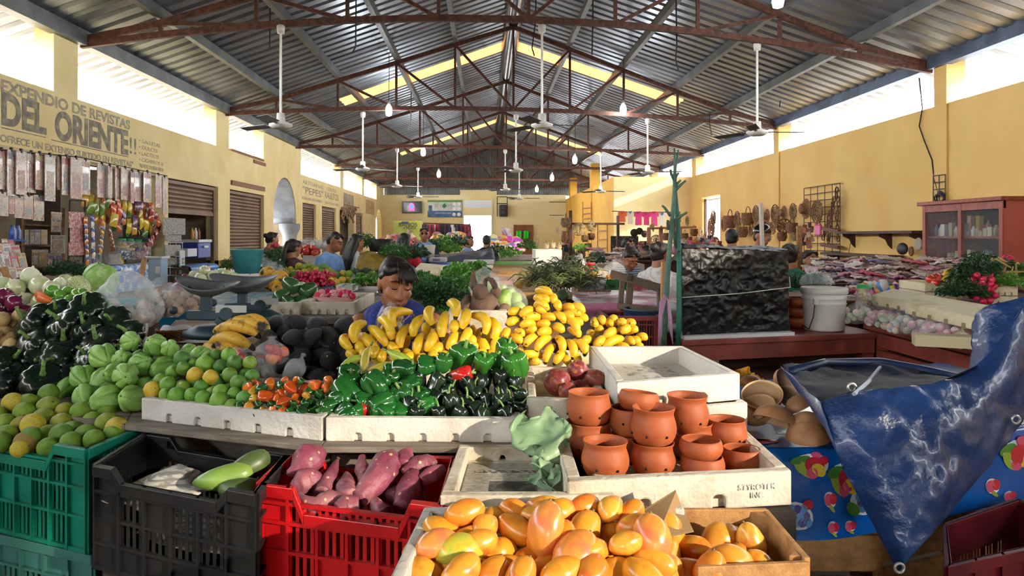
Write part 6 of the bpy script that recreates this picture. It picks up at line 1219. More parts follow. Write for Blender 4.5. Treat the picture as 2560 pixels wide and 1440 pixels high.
 for q,(sh,el,wr)in zip((-1,1),AJ):
  if sleeve>0:limb(b,sh,sh.lerp(el,min(sleeve,1)),.066*s*broad,.058*s*broad)
  if sleeve>1:limb(b,el,el.lerp(wr,sleeve-1),.056*s*broad,.042*s*broad)
 if sleeve>0:limb(b,sc_+Rb@L_(-.13*broad,0,.0),sc_+Rb@L_(.13*broad,0,.0),.06*s,.06*s)
 if sleeve==0:
  for q in(-1,1):b.tube([sc_+Rb@L_(q*.1*broad,-.09,-.08),sc_+Rb@L_(q*.098*broad,-.05,.035),sc_+Rb@L_(q*.09*broad,.04,.035),sc_+Rb@L_(q*.08*broad,.1,-.08)],.03*s,8)
 cl_=remesh(top,b,shirt,vox,t)
 b=MB();c=hp;b.ball(hp+L_(0,0,0),L_(.175*broad,.13*broad,.12),16,10)
 for(h0,kn,an)in LJ:
  limb(b,h0,kn,.1*s,.07*s)
  if not skirt:limb(b,kn,an,.068*s,.05*s)
 if skirt and not sit:b.lathe([(.17*s,0),(.24*s,-.6*s),(.2*s,-.6*s),(0,0)],20,lambda v:hp+v)
 remesh('skirt' if skirt else 'trousers',b,lower or mat('dark_trousers','#2c2f38',.8),vox,t)
 return t,dict(hd=hd,sc=sc_,hp=hp,Rb=Rb,s=s,AJ=AJ,L=L_)
def cloth(n,c,c2=None,**k):return mat(n,c,.8,c2 or c,k.pop('sc',12),bump=.2,bsc=30,**k)
w1,J=person('woman in a sleeveless blue lace top looking down behind the bananas',990,712,3.32,.98,yaw=.1,pitch=.3,hyaw=.4,roll=.08,lean=(0,.05),sit=True,arms=(((.1,.0,-.22),(-.03,-.16,-.0)),((.12,.0,-.22),(-.08,-.16,.0))),shirt=cloth('blue_lace','#2c3a8c','#1f2a6a',sc=28,spots=[('#5a6ac0',34,.2)]),sleeve=0,lower=cloth('dark_skirt','#2a2a3a'),skirt=True,hair='bun',vox=.0065,broad=1.06,extra='fringe',top='lace_top',sh=(.1,-.185))
hd,sc_,Rb,Ls=J['hd'],J['sc'],J['Rb'],J['L']
for q in(-1,1):
 MB().tube([sc_+Rb@Ls(q*.075,.02,.075),sc_+Rb@Ls(q*.08,-.075,.035),sc_+Rb@Ls(q*.085,-.135,-.1),sc_+Rb@Ls(q*.08,-.15,-.25)],.009,8).obj('apron_strap',mat('patterned_strap','#5a3026',.7,'#b58a6a',60,.5,.55),w1)
 MB().ball(hd(q*.08,.005,-.045),(.007,.007,.009)).obj('earring',mat('silver_metal','#c9c9cc',.25,metal=.8),w1,True)
MB().tube([sc_+Rb@Ls(.075*cos(a),-.03-.085*abs(sin(a))**.7,.075-.07*abs(sin(a)))for a in[pi+pi*i/14 for i in range(15)]],.0035,6).obj('necklace',mat('silver_metal','#c9c9cc',.25,metal=.8),w1)
tag(MB().box((-.75,3.2,0),(-.15,3.75,.42)).obj('stool',WOODD,None,bevel=.01),'low stool under the woman in the blue lace top','stool')
bag('clear bag of grain in front of the woman in the blue top',P(975,798,2.95),(.055,.05,.06),FILM,[(mat('pale_grain','#d8c8a8',.7,'#b09a78',60),scat(10,.6),.028)],False,seed=71,iname='grain_clump')
BLUES=cloth('light_blue_shirt','#7fa6dc','#6f98d0');WHITES=cloth('white_tee','#e4e2e0','#d8d6d6');BEIGE=cloth('beige_top','#a08a70','#8f7a62');SHAWL=cloth('plum_shawl','#5a3a48','#482c3a',sc=20);REDT=cloth('red_blouse','#c4202c','#a81a26');NAVY=cloth('navy_jacket','#252a3c','#1c2030')
LBL=cloth('pale_blue_vest','#7d9cc0','#6c8cb2');BLK=cloth('black_top','#1f1f22');STRP=cloth('grey_stripe_top','#56657c','#434f64',wave=('Z',14,'#98a2b2',.6));LACE=cloth('white_lace_dress','#e2dcd6','#c9c0b8',sc=26);TEAL=cloth('teal_top','#1d6a5c','#17584d');JEAN=cloth('blue_jeans','#5f7ea4','#4f6d94')
person('man in a light blue shirt bending over the oranges, seen from the side',840,606,9.7,1.1,yaw=1.1,pitch=.42,lean=(0,.16),arms=(((.04,.0,-.27),(.0,-.12,-.2)),((.04,-.06,-.27),(.0,-.16,-.16))),shirt=BLUES,sleeve=.85,hair='short')
person('woman in a white top with long dark hair, turned away beside the man in blue',893,607,10.7,1.08,yaw=2.3,pitch=.15,shirt=WHITES,sleeve=.5,lower=JEAN,hair='long',arms=(((.05,.02,-.27),(.0,-.12,-.2)),((.05,.02,-.27),(.0,-.12,-.2))))
person('woman in a beige top with her hair up, seated before the closed shutter',682,598,12.0,1.0,yaw=2.4,shirt=BEIGE,sleeve=.4,hair='bun',sit=True,skin=SK2)
w5,J=person('person wrapped in a plum shawl, seen from behind by the tomatoes',735,622,9.2,1.0,yaw=2.6,pitch=.2,shirt=SHAWL,sleeve=1.7,lower=LACE,skirt=True,hair='pony',broad=1.15,top='shawl',arms=(((.06,-.06,-.25),(-.1,-.18,-.02)),((.06,-.06,-.25),(-.1,-.18,-.02))))
person('woman with long black hair in a red and black blouse, seen from behind',1012,603,10.8,1.0,yaw=2.9,pitch=.1,shirt=REDT,sleeve=.9,hair='long',arms=(((.14,.02,-.2),(.02,-.18,-.1)),((.16,.02,-.16),(.0,-.16,-.14))))
person('man in sunglasses and a navy jacket over a blue shirt',1061,587,12.3,1.03,yaw=.05,shirt=BLUES,sleeve=0,hair='short',extra='glasses')
w7=[o for o in C.objects if o.get('label','').startswith('man in sunglasses')][0]
c7=P(1061,587,12.3);b=MB()
for q in(-1,1):
 limb(b,c7+V(q*.12,.03,-.26),c7+V(q*.1,-.03,-.72),.085,.1);limb(b,c7+V(q*.165,.05,-.27),c7+V(q*.24,.0,-.55),.075,.065);limb(b,c7+V(q*.24,0,-.55),c7+V(q*.17,-.2,-.62),.06,.05)
remesh('jacket',b,NAVY,.012,w7)
person('woman in a pale blue vest facing left, seated at the far stalls',1174,604,15.2,1.06,yaw=.9,shirt=LBL,sleeve=0,hair='short',skin=SK2,sit=True)
person('person in black with short black hair, seen from behind at the far stalls',1217,603,13.9,.97,yaw=3.0,shirt=BLK,sleeve=.9,hair='short',sit=True)
person('woman in a grey striped top looking down at her work',1577,648,7.6,1.0,yaw=.2,pitch=.65,shirt=STRP,sleeve=.8,hair='bun',sit=True,broad=1.1,sh=(.1,-.17))
w9,J=person('woman in a white embroidered dress with her hair in a bun, turned away',1652,636,6.7,.96,yaw=2.35,pitch=.1,shirt=LACE,sleeve=.6,lower=LACE,skirt=True,hair='bun')
person('girl in a white and red top behind the woman in grey stripes',1572,613,11.8,1.02,yaw=1.1,pitch=.2,shirt=WHITES,sleeve=.5,hair='short')
person('person in black standing among the hanging baskets',1415,598,15.5,1.0,yaw=2.5,shirt=BLK,sleeve=.9,hair='short')
person('man in a dark cap showing above the black plastic',1906,592,8.6,1.0,yaw=.25,pitch=.1,shirt=cloth('maroon_tee','#5a2a30'),sleeve=.7,hair='short',extra='cap')
person('person with curly dark hair behind the black plastic',1830,596,9.4,1.0,yaw=2.7,shirt=BLK,sleeve=.7,hair='short')
person('person in a teal top turned away beside the black plastic',1975,640,7.4,1.06,yaw=2.6,shirt=TEAL,sleeve=.8,hair='bun',sit=True)
person('woman in a dark print blouse looking out beside the piled clothes',2026,652,8.85,1.06,yaw=.15,shirt=cloth('dark_print','#4a3040','#6a4a50',sc=30),sleeve=.6,hair='bun',sit=True,skin=SK2)
def LW(x,y,X=-5.42):Y=-X*F/(CX-x);return P(x,y,Y)
def obc(o,c):o.color=(*srgb(c),1);return o
MAGC=mat('magazine_cover','#ffffff',.25,'#a87a6c',14,.46,.62,obj=True,coat=.5,col3='#c8c0b2',stretch=(1,1,1));MAGP=mat('printed_cover','#ffffff',.35,'#d0b09a',16,.48,.6,obj=True,col3='#7a7478')
CLIP=mat('dark_clip','#2b2522',.5)
MCOL=['#c9a08c','#cfc0b4','#b98a80','#d8cabc','#c07a70','#a8a09a','#cbb08e','#d9b8b0','#b5958c','#c7b8a8']
def quadthing(name,lb,cat,rect,X,mt,col,group=None,th=.006,clip=True,tilt=0.,parts=True):
 """a printed thing hanging flat against a plane parallel to the stall front"""
 x0,x1,y0,y1=rect;a,b_=LW(x0,y1,X),LW(x1,y1,X);z1=LW((x0+x1)/2,y0,X).z;z0=(a.z+b_.z)/2
 c=V(X,(a.y+b_.y)/2,z0);w_=abs(b_.y-a.y);h=z1-z0
 o=obc(tag(link(name,MB().box((-th,-w_/2,0),(th,w_/2,h)).mesh(name,mt),None,c,(0,tilt,U(-.06,.06))),lb,cat,group),col)
 if parts:
  k=link('cover_picture',MB().box((th,-w_*.36,h*.12),(th+.001,w_*.34,h*(.45+.3*R.random()))).mesh('p',MAGP),o);k.matrix_parent_inverse=Matrix.Identity(4);obc(k,R.choice(['#b8867a','#c9b09c','#98989c','#b89a70','#a87a7c','#b8b0a4']))
  k=link('title_band',MB().box((th,-w_*.45,h*.8),(th+.001,w_*.45,h*.95)).mesh('p',MAGP),o);k.matrix_parent_inverse=Matrix.Identity(4);obc(k,R.choice(['#a85a50','#c8c0b0','#b8a060','#80788a']))
 if clip:link('clip',MB().box((-.012,-.012,h-.02),(.014,.012,h+.03)).mesh('c',CLIP),o).matrix_parent_inverse=Matrix.Identity(4)
 return o
r1=[(-14,20,375,475),(18,38,375,490),(40,65,378,487),(67,89,382,482),(88,110,384,475),(112,137,388,503),(143,154,392,475),(155,176,392,488),(175,205,395,497),(203,224,400,487),(241,268,410,494),(269,280,415,495),(287,300,420,502),(303,322,420,500),(326,334,428,508),(335,357,430,504),(358,378,430,506),(388,403,437,519),(406,416,442,537)]
for i,r in enumerate(r1):quadthing('hanging_magazine',f'magazine in film hanging under the painted sign, {ORD[i] if i < 19 else "last"} from left in the upper row','magazine',r,-5.38+.035*(i%3),MAGC,MCOL[i%10],'magazines hanging in the upper row')
r2=[(-10,20,480,540),(22,35,488,535),(36,58,490,545),(59,82,488,548),(83,110,488,552)]
for i,r in enumerate(r2):quadthing('hanging_magazine',f'magazine hanging in the lower row, {ORD[i]} from left, above the cover rack','magazine',r,-5.36,MAGC,MCOL[(i*3+1)%10],'magazines hanging in the lower row')
tag(MB().tube([LW(-30,371,-5.35),LW(200,393,-5.35),LW(418,440,-5.35)],.008,6).obj('hanging_rail',CLIP),'thin rail carrying the hanging magazines','rail')
t=thing('magazine_rack','slanted rack of magazine covers beside the white onions','rack',LW(30,760,-4.9))
for k in range(4):MB().bar(LW(-20,612+k*28,-5.0+.1*k),LW(60+6*k,612+k*28,-5.0+.1*k),.02,.01).obj('rack_bar',WOODD,t)
i=0
for row,(y0,y1,xs)in enumerate(((597,618,(8,22,38)),(608,632,(-8,10,30,52)),(626,668,(-12,12,30,50,72)),(664,700,(-14,8,28,46,60)))):
 for j,(xa,xb)in enumerate(zip(xs,xs[1:])):
  quadthing('magazine',f'magazine on the slanted rack, {ORD[j]} from left in the {ORD[row]} row','magazine',(xa,xb-1,y0+j*2,y1+j*2),-4.95+.1*row,MAGP,['#e8dccf','#d8566a','#e0b83a','#dfe3ea','#c9485a','#e8e2d8'][i%6],'magazines on the slanted rack',.004,False,-.2);i+=1
t=thing('wooden_shelf','brown wooden shelf with magazine covers at the back of the stall','shelf',LW(105,690,-6.0))
for y in(562,612,668):MB().bar(LW(58,y-1,-6.0),LW(158,y+4,-6.0),.03,.025).obj('shelf_board',WOODD,t)
for x in(58,158):MB().bar(LW(x,520,-6.02),LW(x,700,-6.02),.03,.03).obj('upright',WOODD,t)
MB().box((-6.2,LW(58,600,-6.1).y,.6),(-6.15,LW(160,600,-6.1).y,2.2)).obj('back_panel',mat('dark_back_panel','#4a3a2c',.8),t)
i=0
for row,(y0,y1,xs)in enumerate(((574,611,(62,74,88,102,120)),(624,667,(80,98,121)))):
 for j,(xa,xb)in enumerate(zip(xs,xs[1:])):
  quadthing('magazine',f'magazine on the brown shelf, {ORD[j]} from left on the {("upper", "lower")[row]} board','magazine',(xa,xb-2,y0,y1),-5.95,MAGP,['#a89a8c','#8f9a6a','#b9a4b8','#d8c23a','#8a6a4a','#b98a3a','#c9884a'][i%7],'magazines on the brown shelf',.004,False);i+=1
for rect,lb,c in(((121,154,632,670),'magazine showing a dark haired woman on blue, lowest on the brown shelf','#5a6a94'),((128,162,588,634),'magazine with a baby on its cover, hanging at the end of the brown shelf','#cfd0c0'),((129,151,548,580),'small yellow and white magazine pinned above the baby cover','#d0b070'),((128,154,530,550),'small brown card pinned over the yellow and white magazine','#a8744a')):quadthing('magazine',lb,'magazine',rect,-5.6,MAGP,c,None,.005,False)
for i in range(4):
 x=29+i*6;p=LW(x,598,-5.75);tag(MB().lathe([(0,0),(.028,0),(.03,.1),(.012,.15),(.012,.17),(0,.17)],12,lambda v:p+v).obj('bottle',(mat('blue_bottle','#3a5fb0',.3),mat('white_bottle','#b8c0dc',.3))[i%2],None,True),f'small bottle on the blue shelf of the stall, {ORD[i]} from left','bottle','bottles on the blue shelf')
MB().bar(LW(25,600,-5.75),LW(54,602,-5.75),.12,.02).obj('blue_shelf',mat('blue_paint','#4a6cc0',.5));tag(bpy.data.objects['blue_shelf'],'narrow blue shelf with bottles behind the magazine rack','shelf')
tag(MB().bar(LW(223,419,-6.4),LW(247,421,-6.4),.07,.05).obj('tube_lamp',mat('lit_tube','#e8fff4',.3,emit=9)),'short lit fluorescent lamp inside the magazine stall','lamp')
t=thing('wire_stand','tall black wire stand holding strips of cards','stand',LW(200,695,-5.3))
for x in(175,213):MB().tube([LW(x,500+(x>200)*1,-5.3),LW(x-6,700,-5.3)],.011,6).obj('upright',CORD,t)
for y in(501,535,640,690):MB().tube([LW(175-(y-500)*.03,y,-5.3),LW(213-(y-500)*.03,y+1,-5.3)],.008,6).obj('cross_wire',CORD,t)
for k,(y0,y1)in enumerate(((530,570),(571,605),(606,638))):quadthing('card_sheet',f'sheet of red and pink cards on the wire stand, {ORD[k]} from top','card',(173,209,y0,y1),-5.28,mat('card_print','#b8605a',.4,'#d9b0a4',26,.45,.55,col3='#7a3a40',obj=False),'#b86a60','card sheets on the wire stand',.003,False,0,False)
BAGC=mat('snack_bag_print','#ffffff',.22,'#e8d24a',16,.56,.66,obj=True,coat=.5,col3='#c23a2a');
def pillow(w_,h,d=.25):
 b=MB();b.grid(lambda u,v:V(w_*d*sin(pi*u)**.6*sin(pi*v)**.5,(u-.5)*w_,(v-.5)*h),8,10);b.grid(lambda u,v:V(-w_*d*sin(pi*u)**.6*sin(pi*v)**.5,(u-.5)*w_,(v-.5)*h),8,10)
 return b.mesh('snack_bag',BAGC,True)
PIL=pillow(1,1.35)
def snack(lb,p,s,col,group,rot=None):
 return obc(tag(link('snack_bag',PIL,None,p,rot or Euler((U(-.35,.35),U(-.2,.2),U(-.3,.3))),s),lb,'snack bag',group),col)
SN=['#c9722a','#e0c23a','#5a8a3a','#b83a2e','#d89a3a','#6a3a7a','#d8b84a','#c2542a','#3a7a4a','#d84a3a']
sp=[]
for row in range(4):
 for j in range(13):
  x=216+j*13.5+U(-3,3);y=500+row*19+(x-216)*.14+U(-4,4)
  if row==3 and(j%3==1 or x<250):continue
  if row>=2 and x<235:continue
  sp.append((x,y))
so2=[snack('',LW(x,y,-5.45+U(-.1,.12)),.13*U(.85,1.15),SN[R.randrange(10)],'snack bags hanging above the counter')for x,y in sp]
label_rows(so2,'shiny snack bag','hanging above the counter',12)
s3=[]
for col_,(x0,y0,x1,y1,n,cs)in enumerate(((214,552,218,655,9,('#c9702a','#3a5a9a')),(231,548,234,650,9,('#2f55a0','#d8d0c8')),(258,560,250,640,8,('#d8943a','#6a7a8a')),(275,580,282,618,5,('#6a3428','#8a4a3a')))):
 s3+=[snack('',LW(x0+(x1-x0)*k/(n-1),y0+(y1-y0)*k/(n-1),-5.25),.085,cs[k%2],'snack packets on hanging strips',Euler((U(-.2,.2)+(.5 if col_==2 else 0),0,U(-.2,.2))))for k in range(n)]
label_rows(s3,'small packet','on the strips by the wire stand',6)
s4=[snack('',LW(378+18*sin(k*.35+.2)+U(-3,3),530+k*8.5,-5.3+U(-.05,.05)),.1,('#c23a3a','#a8324a','#8a2a5a','#d8542a')[k%4 if k<5 else 1+k%2],'red packets in the hanging chain')for k in range(14)]
label_rows(s4,'red packet','in the chain beside the jars',14)
c0,c1=LW(241,655,-5.2),LW(387,655,-5.0)
t=thing('stall_counter','counter of the magazine stall under blue checked oilcloth','counter',V(-5.3,10,0));MB().box((-5.6,c0.y-.1,0),(-5.05,c1.y+.1,1.05)).obj('base',WOODD,t);MB().box((-5.65,c0.y-.15,1.05),(-4.98,c1.y+.15,1.09)).obj('top',WOODD,t)
f=patch([[V(-5.6,c0.y-.15+(c1.y-c0.y+.3)*i/5,1.096)for i in range(6)],[V(-5.2,c0.y-.15+(c1.y-c0.y+.3)*i/5,1.096)for i in range(6)],[V(-4.97,c0.y-.15+(c1.y-c0.y+.3)*i/5,1.092)for i in range(6)],[V(-4.95-.015*(i%2),c0.y-.15+(c1.y-c0.y+.3)*i/5,.9)for i in range(6)],[V(-4.94-.02*(i%2),c0.y-.15+(c1.y-c0.y+.3)*i/5,.74)for i in range(6)]],0,0,.004,5)
tag(MB().grid(f,40,30).obj('oilcloth',OILC,None,True),'blue and white checked oilcloth over the magazine stall counter','tablecloth')
GLS=mat('clear_jar','#d9dedb',.08,alpha=.28,spec=.8);LIDG=mat('green_lid','#2f9a5a',.4);LIDY=mat('yellow_lid','#c9a86a',.4)
def jar(lb,x,y,X,r,h,lid,cont,group='candy jars'):
 p=LW(x,y,X)if X<0 else P(x,y,X);t=thing('candy_jar',lb,'jar',p,group)
 MB().lathe([(0,0),(r,0),(r*1.02,h*.75),(r*.8,h*.9),(r*.8,h)],18,lambda v:p+v).obj('glass',GLS,t,True);MB().lathe([(r*.86,h*.92),(r*.88,h*1.08),(0,h*1.1)],18,lambda v:p+v).obj('lid',lid,t,True)
 b=MB()
 for _ in range(26):b.ball(p+V(U(-.6,.6)*r,U(-.6,.6)*r,U(.08,.7)*h),r*.24,6,4)
 o=b.obj('sweets',cont,t,True);o['kind']='stuff'
SWB=mat('blue_white_sweets','#3a4a9a',.4,'#d8d8e0',30);SWP=mat('pink_sweets','#c9607a',.4,'#e0b0b8',30);SWM=mat('mixed_sweets','#9a7a5a',.4,'#c9a83a',30)
for a in(('green lidded jar at the back, nearest the strips',303,632,-5.45,.075,.2,LIDG,SWM),('green lidded jar at the back, second from the strips',323,632,-5.45,.075,.2,LIDG,SWM),('green lidded jar at the back, third from the strips',343,633,-5.45,.075,.2,LIDG,SWM),('green lidded jar at the back, beside the red chain',365,634,-5.45,.075,.2,LIDG,SWP),('jar of blue and white sweets on the checked oilcloth',310,650,-5.25,.085,.2,LIDY,SWB),('jar of yellow sweets on the checked oilcloth',328,650,-5.25,.06,.16,LIDY,SWM),('jar of pink sweets on the checked oilcloth',342,651,-5.25,.06,.16,mat('purple_lid','#5a4a8a',.4),SWP),('bulging bag-lined jar of pink sweets at the counter end',362,652,-5.25,.085,.2,GLS,SWP)):jar(*a)
for k in range(6):p=LW(262,658-k*4,-5.3);tag(MB().cbox(p,(.3,.3,.04),Matrix.Rotation(U(-.1,.1),3,'Z')).obj('paper_stack',mat('grey_newspaper','#a8a098',.85,'#8a827a',40)),f'folded newspaper in the pile on the counter, {ORD[k]} from the bottom','newspaper','folded newspapers')
tag(MB().cbox(LW(292,652,-5.3),(.12,.16,.1)).obj('carton',mat('yellow_carton','#d8b44a',.6)),'small yellow carton beside the folded newspapers','carton')
t=thing('snack_shelf','dark shelf of green and red packets behind the jars','shelf',LW(340,660,-5.8))
for y in(560,594,612):MB().bar(LW(312,y,-5.7),LW(372,y+4,-5.7),.2,.025).obj('shelf_board',CORD,t)
for x in(312,373):MB().bar(LW(x,545,-5.75),LW(x,655,-5.75),.04,.04).obj('upright',CORD,t)
s5=[snack('',LW(318+k*9,583,-5.68),.1,('#3a8a4a','#b8703a','#2f7a4a','#c2542a','#3f8a3a','#d8a84a')[k],'packets on the dark shelf',Euler((.4,0,0)))for k in range(6)];label_rows(s5,'leaning packet','on the dark shelf',9)
greens('parsley','dark herb bunch behind the white onions',P(165,688,5.4),.16);crumple('burlap_sack','folded brown burlap sack behind the white onions','sack',P(140,700,4.9),.5,.4,.08,mat('burlap','#7d6a52',.9,'#665540',30),3)
table('market_table','table at the wall corner under the herbs and the burlap sack',-3.9,-2.75,4.6,5.8,1.03,TW);greens('parsley','dark herb heap behind the green cabbage',P(180,690,5.3),.13)
tag(MB().tube([P(352,695,5.2),P(362,647,5.25)],.02,8).obj('wooden_stick',WOODC),'wooden stick rising behind the bag of garlic','stick');tag(MB().tube([P(8,672,4.5),P(26,705,4.45)],.02,8).obj('wooden_stick',WOODC),'wooden stick at the edge of the slanted rack','stick')
t=thing('newspaper_rack','white wire newspaper rack in the passage beside the cooler','rack',LW(432,690,-5.25));WW=mat('white_wire','#c9c7c2',.5)
for x in(410,425,440,456):MB().tube([LW(x,606,-5.25),LW(x,688,-5.25)],.008,6).obj('upright_wire',WW,t)
for y in(606,625,645,668,688):MB().tube([LW(409,y,-5.25),LW(457,y+1,-5.25)],.008,6).obj('cross_wire',WW,t)
for rect,lb,c in(((406,464,545,587),'open newspaper pinned high above the newspaper rack','#c4c0b8'),((411,455,588,604),'folded newspaper on top of the rack','#d0ccc4'),((412,452,612,640),'newspaper in the upper pocket of the rack','#b8b4ac'),((411,445,645,662),'newspaper in the lower pocket of the rack','#9a968e')):quadthing('newspaper',lb,'newspaper',rect,-5.22,mat('newsprint_obj','#b0aca4',.85,'#7d7972',40,.48,.58,obj=False),c,None,.004,False,0,False)
q=LW(427,649,-5.2);text('LA chilanga',.1,PNT2,q+V(.01,0,0),(0,1,0),(0,0,1),None,'headline',.001,width=.3)
for o in[o for o in C.objects if o.get('label')=='newspaper in the lower pocket of the rack']:h_=[m for m in C.objects if m.name.startswith('headline')and m.parent is None][0];h_.parent=o;h_.matrix_parent_inverse=o.matrix_basis.inverted()
a,b_=LW(449,685,-5.15),LW(460,626,-5.15);t=tag(MB().box((-5.16,a.y,a.z),(-5.14,LW(461,685,-5.15).y,b_.z)).obj('poster',mat('white_poster','#dcdcd8',.6)),'white upright poster with green letters beside the newspaper rack','poster')
text('EXPRES',.14,mat('green_print','#2f7a5a',.6),V(-5.135,(a.y+LW(461,685,-5.15).y)/2+.02,(a.z+b_.z)/2-.12),(0,0,1),(0,-1,0),t,'poster_lettering',.001,width=.38)
CB=mat('blue_cooler_plastic','#2f4aa0',.4);CWH=mat('white_cooler_plastic','#d0d4da',.4)
a=LW(492,645,-5.6);t=thing('cooler','blue cooler with a white lid on the table by the passage','cooler',a)
MB().box((-5.9,a.y-.3,a.z),(-5.45,a.y+.32,a.z+.3)).obj('body',CB,t,bevel=.02);MB().box((-5.92,a.y-.32,a.z+.3),(-5.43,a.y+.34,a.z+.36)).obj('lid',CWH,t,bevel=.015);MB().box((-5.43,a.y-.1,a.z+.2),(-5.41,a.y+.1,a.z+.24)).obj('handle',CWH,t)
a2=LW(474,641,-5.3);tag(MB().box((-5.5,a2.y-.2,a2.z),(-5.25,a2.y+.2,a2.z+.14)).obj('plastic_box',mat('clear_box_plastic','#c9ced4',.3)),'small translucent box before the blue cooler','box')
for i,(x,c)in enumerate(((480,'#d8983a'),(489,'#d8d4c8'),(496,'#8a4a2a'))):p=LW(x,598,-5.65);tag(MB().lathe([(0,0),(.035,0),(.035,.14),(.015,.19),(.015,.22),(0,.22)],12,lambda v:p+v).obj('juice_bottle',mat('juice_'+str(i),c,.3),None,True),f'{("orange", "white", "brown")[i]} bottle standing on the cooler lid','bottle')
a,b_=LW(462,642,-5.1),LW(531,642,-5.1);t=table('market_table','table by the passage under the blue oilcloth with orange fruit',-5.5,-5.0,a.y-.1,b_.y-.1,.98,TW)
f=patch([[V(-5.49,a.y-.1+(b_.y-a.y)*i/5,.99)for i in range(6)],[V(-4.99,a.y-.1+(b_.y-a.y)*i/5,.99)for i in range(6)],[V(-4.97,a.y-.1+(b_.y-a.y)*i/5,.8)for i in range(6)],[V(-4.95-.02*(i%2),a.y-.1+(b_.y-a.y)*i/5,.62)for i in range(6)]],0,0,.005,5)
tag(MB().grid(f,30,24).obj('oilcloth',mat('orange_fruit_oilcloth','#2f86cc',.3,spots=[('#d8602a',5,.3),('#d8b83a',8,.2)]),None,True),'blue oilcloth with orange fruit by the passage','tablecloth')
p=P(395,700,8.2);t=thing('lidded_bin','pale blue plastic bin beside the checked counter','bin',p);MB().cbox(p+V(0,0,.1),(.15,.18,.3)).obj('body',mat('pale_blue_plastic','#9ab4cc',.4),t,bevel=.01);MB().cbox(p+V(0,0,.26),(.18,.21,.03)).obj('lid',CWH,t,bevel=.006);MB().cbox(p+V(.04,-.095,.12),(.05,.004,.08)).obj('notice',mat('white_paper','#e6e4e4',.7),t)
t=thing('hanging_garland','bunches of shells and garlands hanging in the far shop doorway','garland',LW(870,470,-5.5))
for k in range(9):
 x=856+k*4;b=MB();y1=545+12*sin(k*2.1)
 for m_ in range(7):b.ball(LW(x+2*sin(m_),520+(y1-520)*m_/6,-5.45),.05,7,5)
 b.obj('string',mat('shell_mix','#a88a70',.7,'#6f5a4a',20),t)
def FW_(x,y,d=.08):return P(x,y,YF-d)
def panel(name,lb,cat,x0,x1,y0,y1,mt,d=.1,th=.05):
 a,b_=FW_(x0,y1,d),FW_(x1,y0,d);return tag(MB().box((a.x,a.y,a.z),(b_.x,a.y+th,b_.z)).obj(name,mt,None,bevel=.006),lb,cat)
t=panel('television','wall television showing a pink and blue emblem on a dark screen','television',1005,1055,503,533,mat('tv_black','#15151a',.25),.2,.1)
s_=FW_(1029,518,.2);MB().box((s_.x-.42,s_.y-.004,s_.z-.26),(s_.x+.42,s_.y-.001,s_.z+.26)).obj('screen',mat('tv_screen','#1d2230',.1,'#3a4356',1,emit=.4),t)
b=MB();b.poly([s_+V(.16*cos(a),-.006,.03+.2*sin(a))for a in[pi*i/14 for i in range(15)]]+[s_+V(-.16,-.006,-.2),s_+V(.16,-.006,-.2)]);em_=b.obj('emblem',mat('pink_emblem','#e05aa0',.3,emit=1),t)
b=MB();b.poly([s_+V(.11*cos(a),-.008,.04+.13*sin(a))for a in[2*pi*i/18 for i in range(18)]]);b.obj('emblem_centre',mat('blue_emblem','#5a8af0',.3,emit=1),em_)
t=panel('banner','water company banner with green drop and blue band on the far wall','banner',1069,1155,500,543,mat('banner_cloth','#c9cfc0',.6,'#b4bcae',2),.12,.02)
q=FW_(1112,535,.125);MB().box((q.x-.93,q.y,q.z-.17),(q.x+.93,q.y+.004,q.z+.17)).obj('blue_band',mat('banner_blue','#4f6f98',.6,'#3f5a84',3),t);q=FW_(1112,503,.125);MB().box((q.x-.93,q.y,q.z-.05),(q.x+.93,q.y+.004,q.z+.06)).obj('green_band',mat('banner_green','#6a8a3a',.6),t)
q=FW_(1111,514,.13);b=MB();b.poly([q+V(.1*cos(a)*(1-.4*max(0,sin(a))),-.004,.13*sin(a))for a in[2*pi*i/16 for i in range(16)]]);b.obj('drop_logo',mat('green_print','#2f7a5a',.6),t)
text('ECO',.22,PNT2,FW_(1097,515,.13),(1,0,0),(0,0,1),t,'banner_lettering');text('VITA',.22,PNT2,FW_(1126,515,.13),(1,0,0),(0,0,1),t,'banner_lettering')
text('AGUA PURIFICADA',.1,mat('white_paper','#e6e4e4',.7),FW_(1108,533,.13),(1,0,0),(0,0,1),t,'banner_lettering')
for x,y in((1136,510),(1147,510),(1136,522),(1147,522),(1135,536),(1147,536)):c=FW_(x,y,.13);MB().poly([c+V(.1*cos(a),-.003,.1*sin(a))for a in[2*pi*i/14 for i in range(14)]]).obj('round_logo',mat('white_paper','#e6e4e4',.7),t)
c=FW_(1076,525,.13);MB().box((c.x-.09,c.y-.004,c.z-.25),(c.x+.09,c.y,c.z+.25)).obj('bottle_print',mat('banner_blue','#4f6f98',.6),t)
t=tag(MB().box((P(983,590,30).x,30,.9),(P(1054,590,30).x,30.06,P(983,552,30).z)).obj('notice_board',mat('lime_board','#cfd66a',.6,'#c2c95c',2)),'pale lime board lettered BAÑOS 3 PESOS','sign')
text('BAÑOS',.24,mat('dark_olive','#4a5030',.7),P(1020,562,29.97),(1,0,0),(0,0,1),t,'board_lettering',.003);text('3 PESOS',.16,mat('dark_olive','#4a5030',.7),P(1024,570,29.97),(1,0,0),(0,0,1),t,'board_lettering',.003);q=P(1015,558,29.98);MB().box((q.x-.2,q.y,q.z-.03),(q.x+.1,q.y+.01,q.z+.07)).obj('blue_stroke',mat('banner_blue','#4f6f98',.6),t)
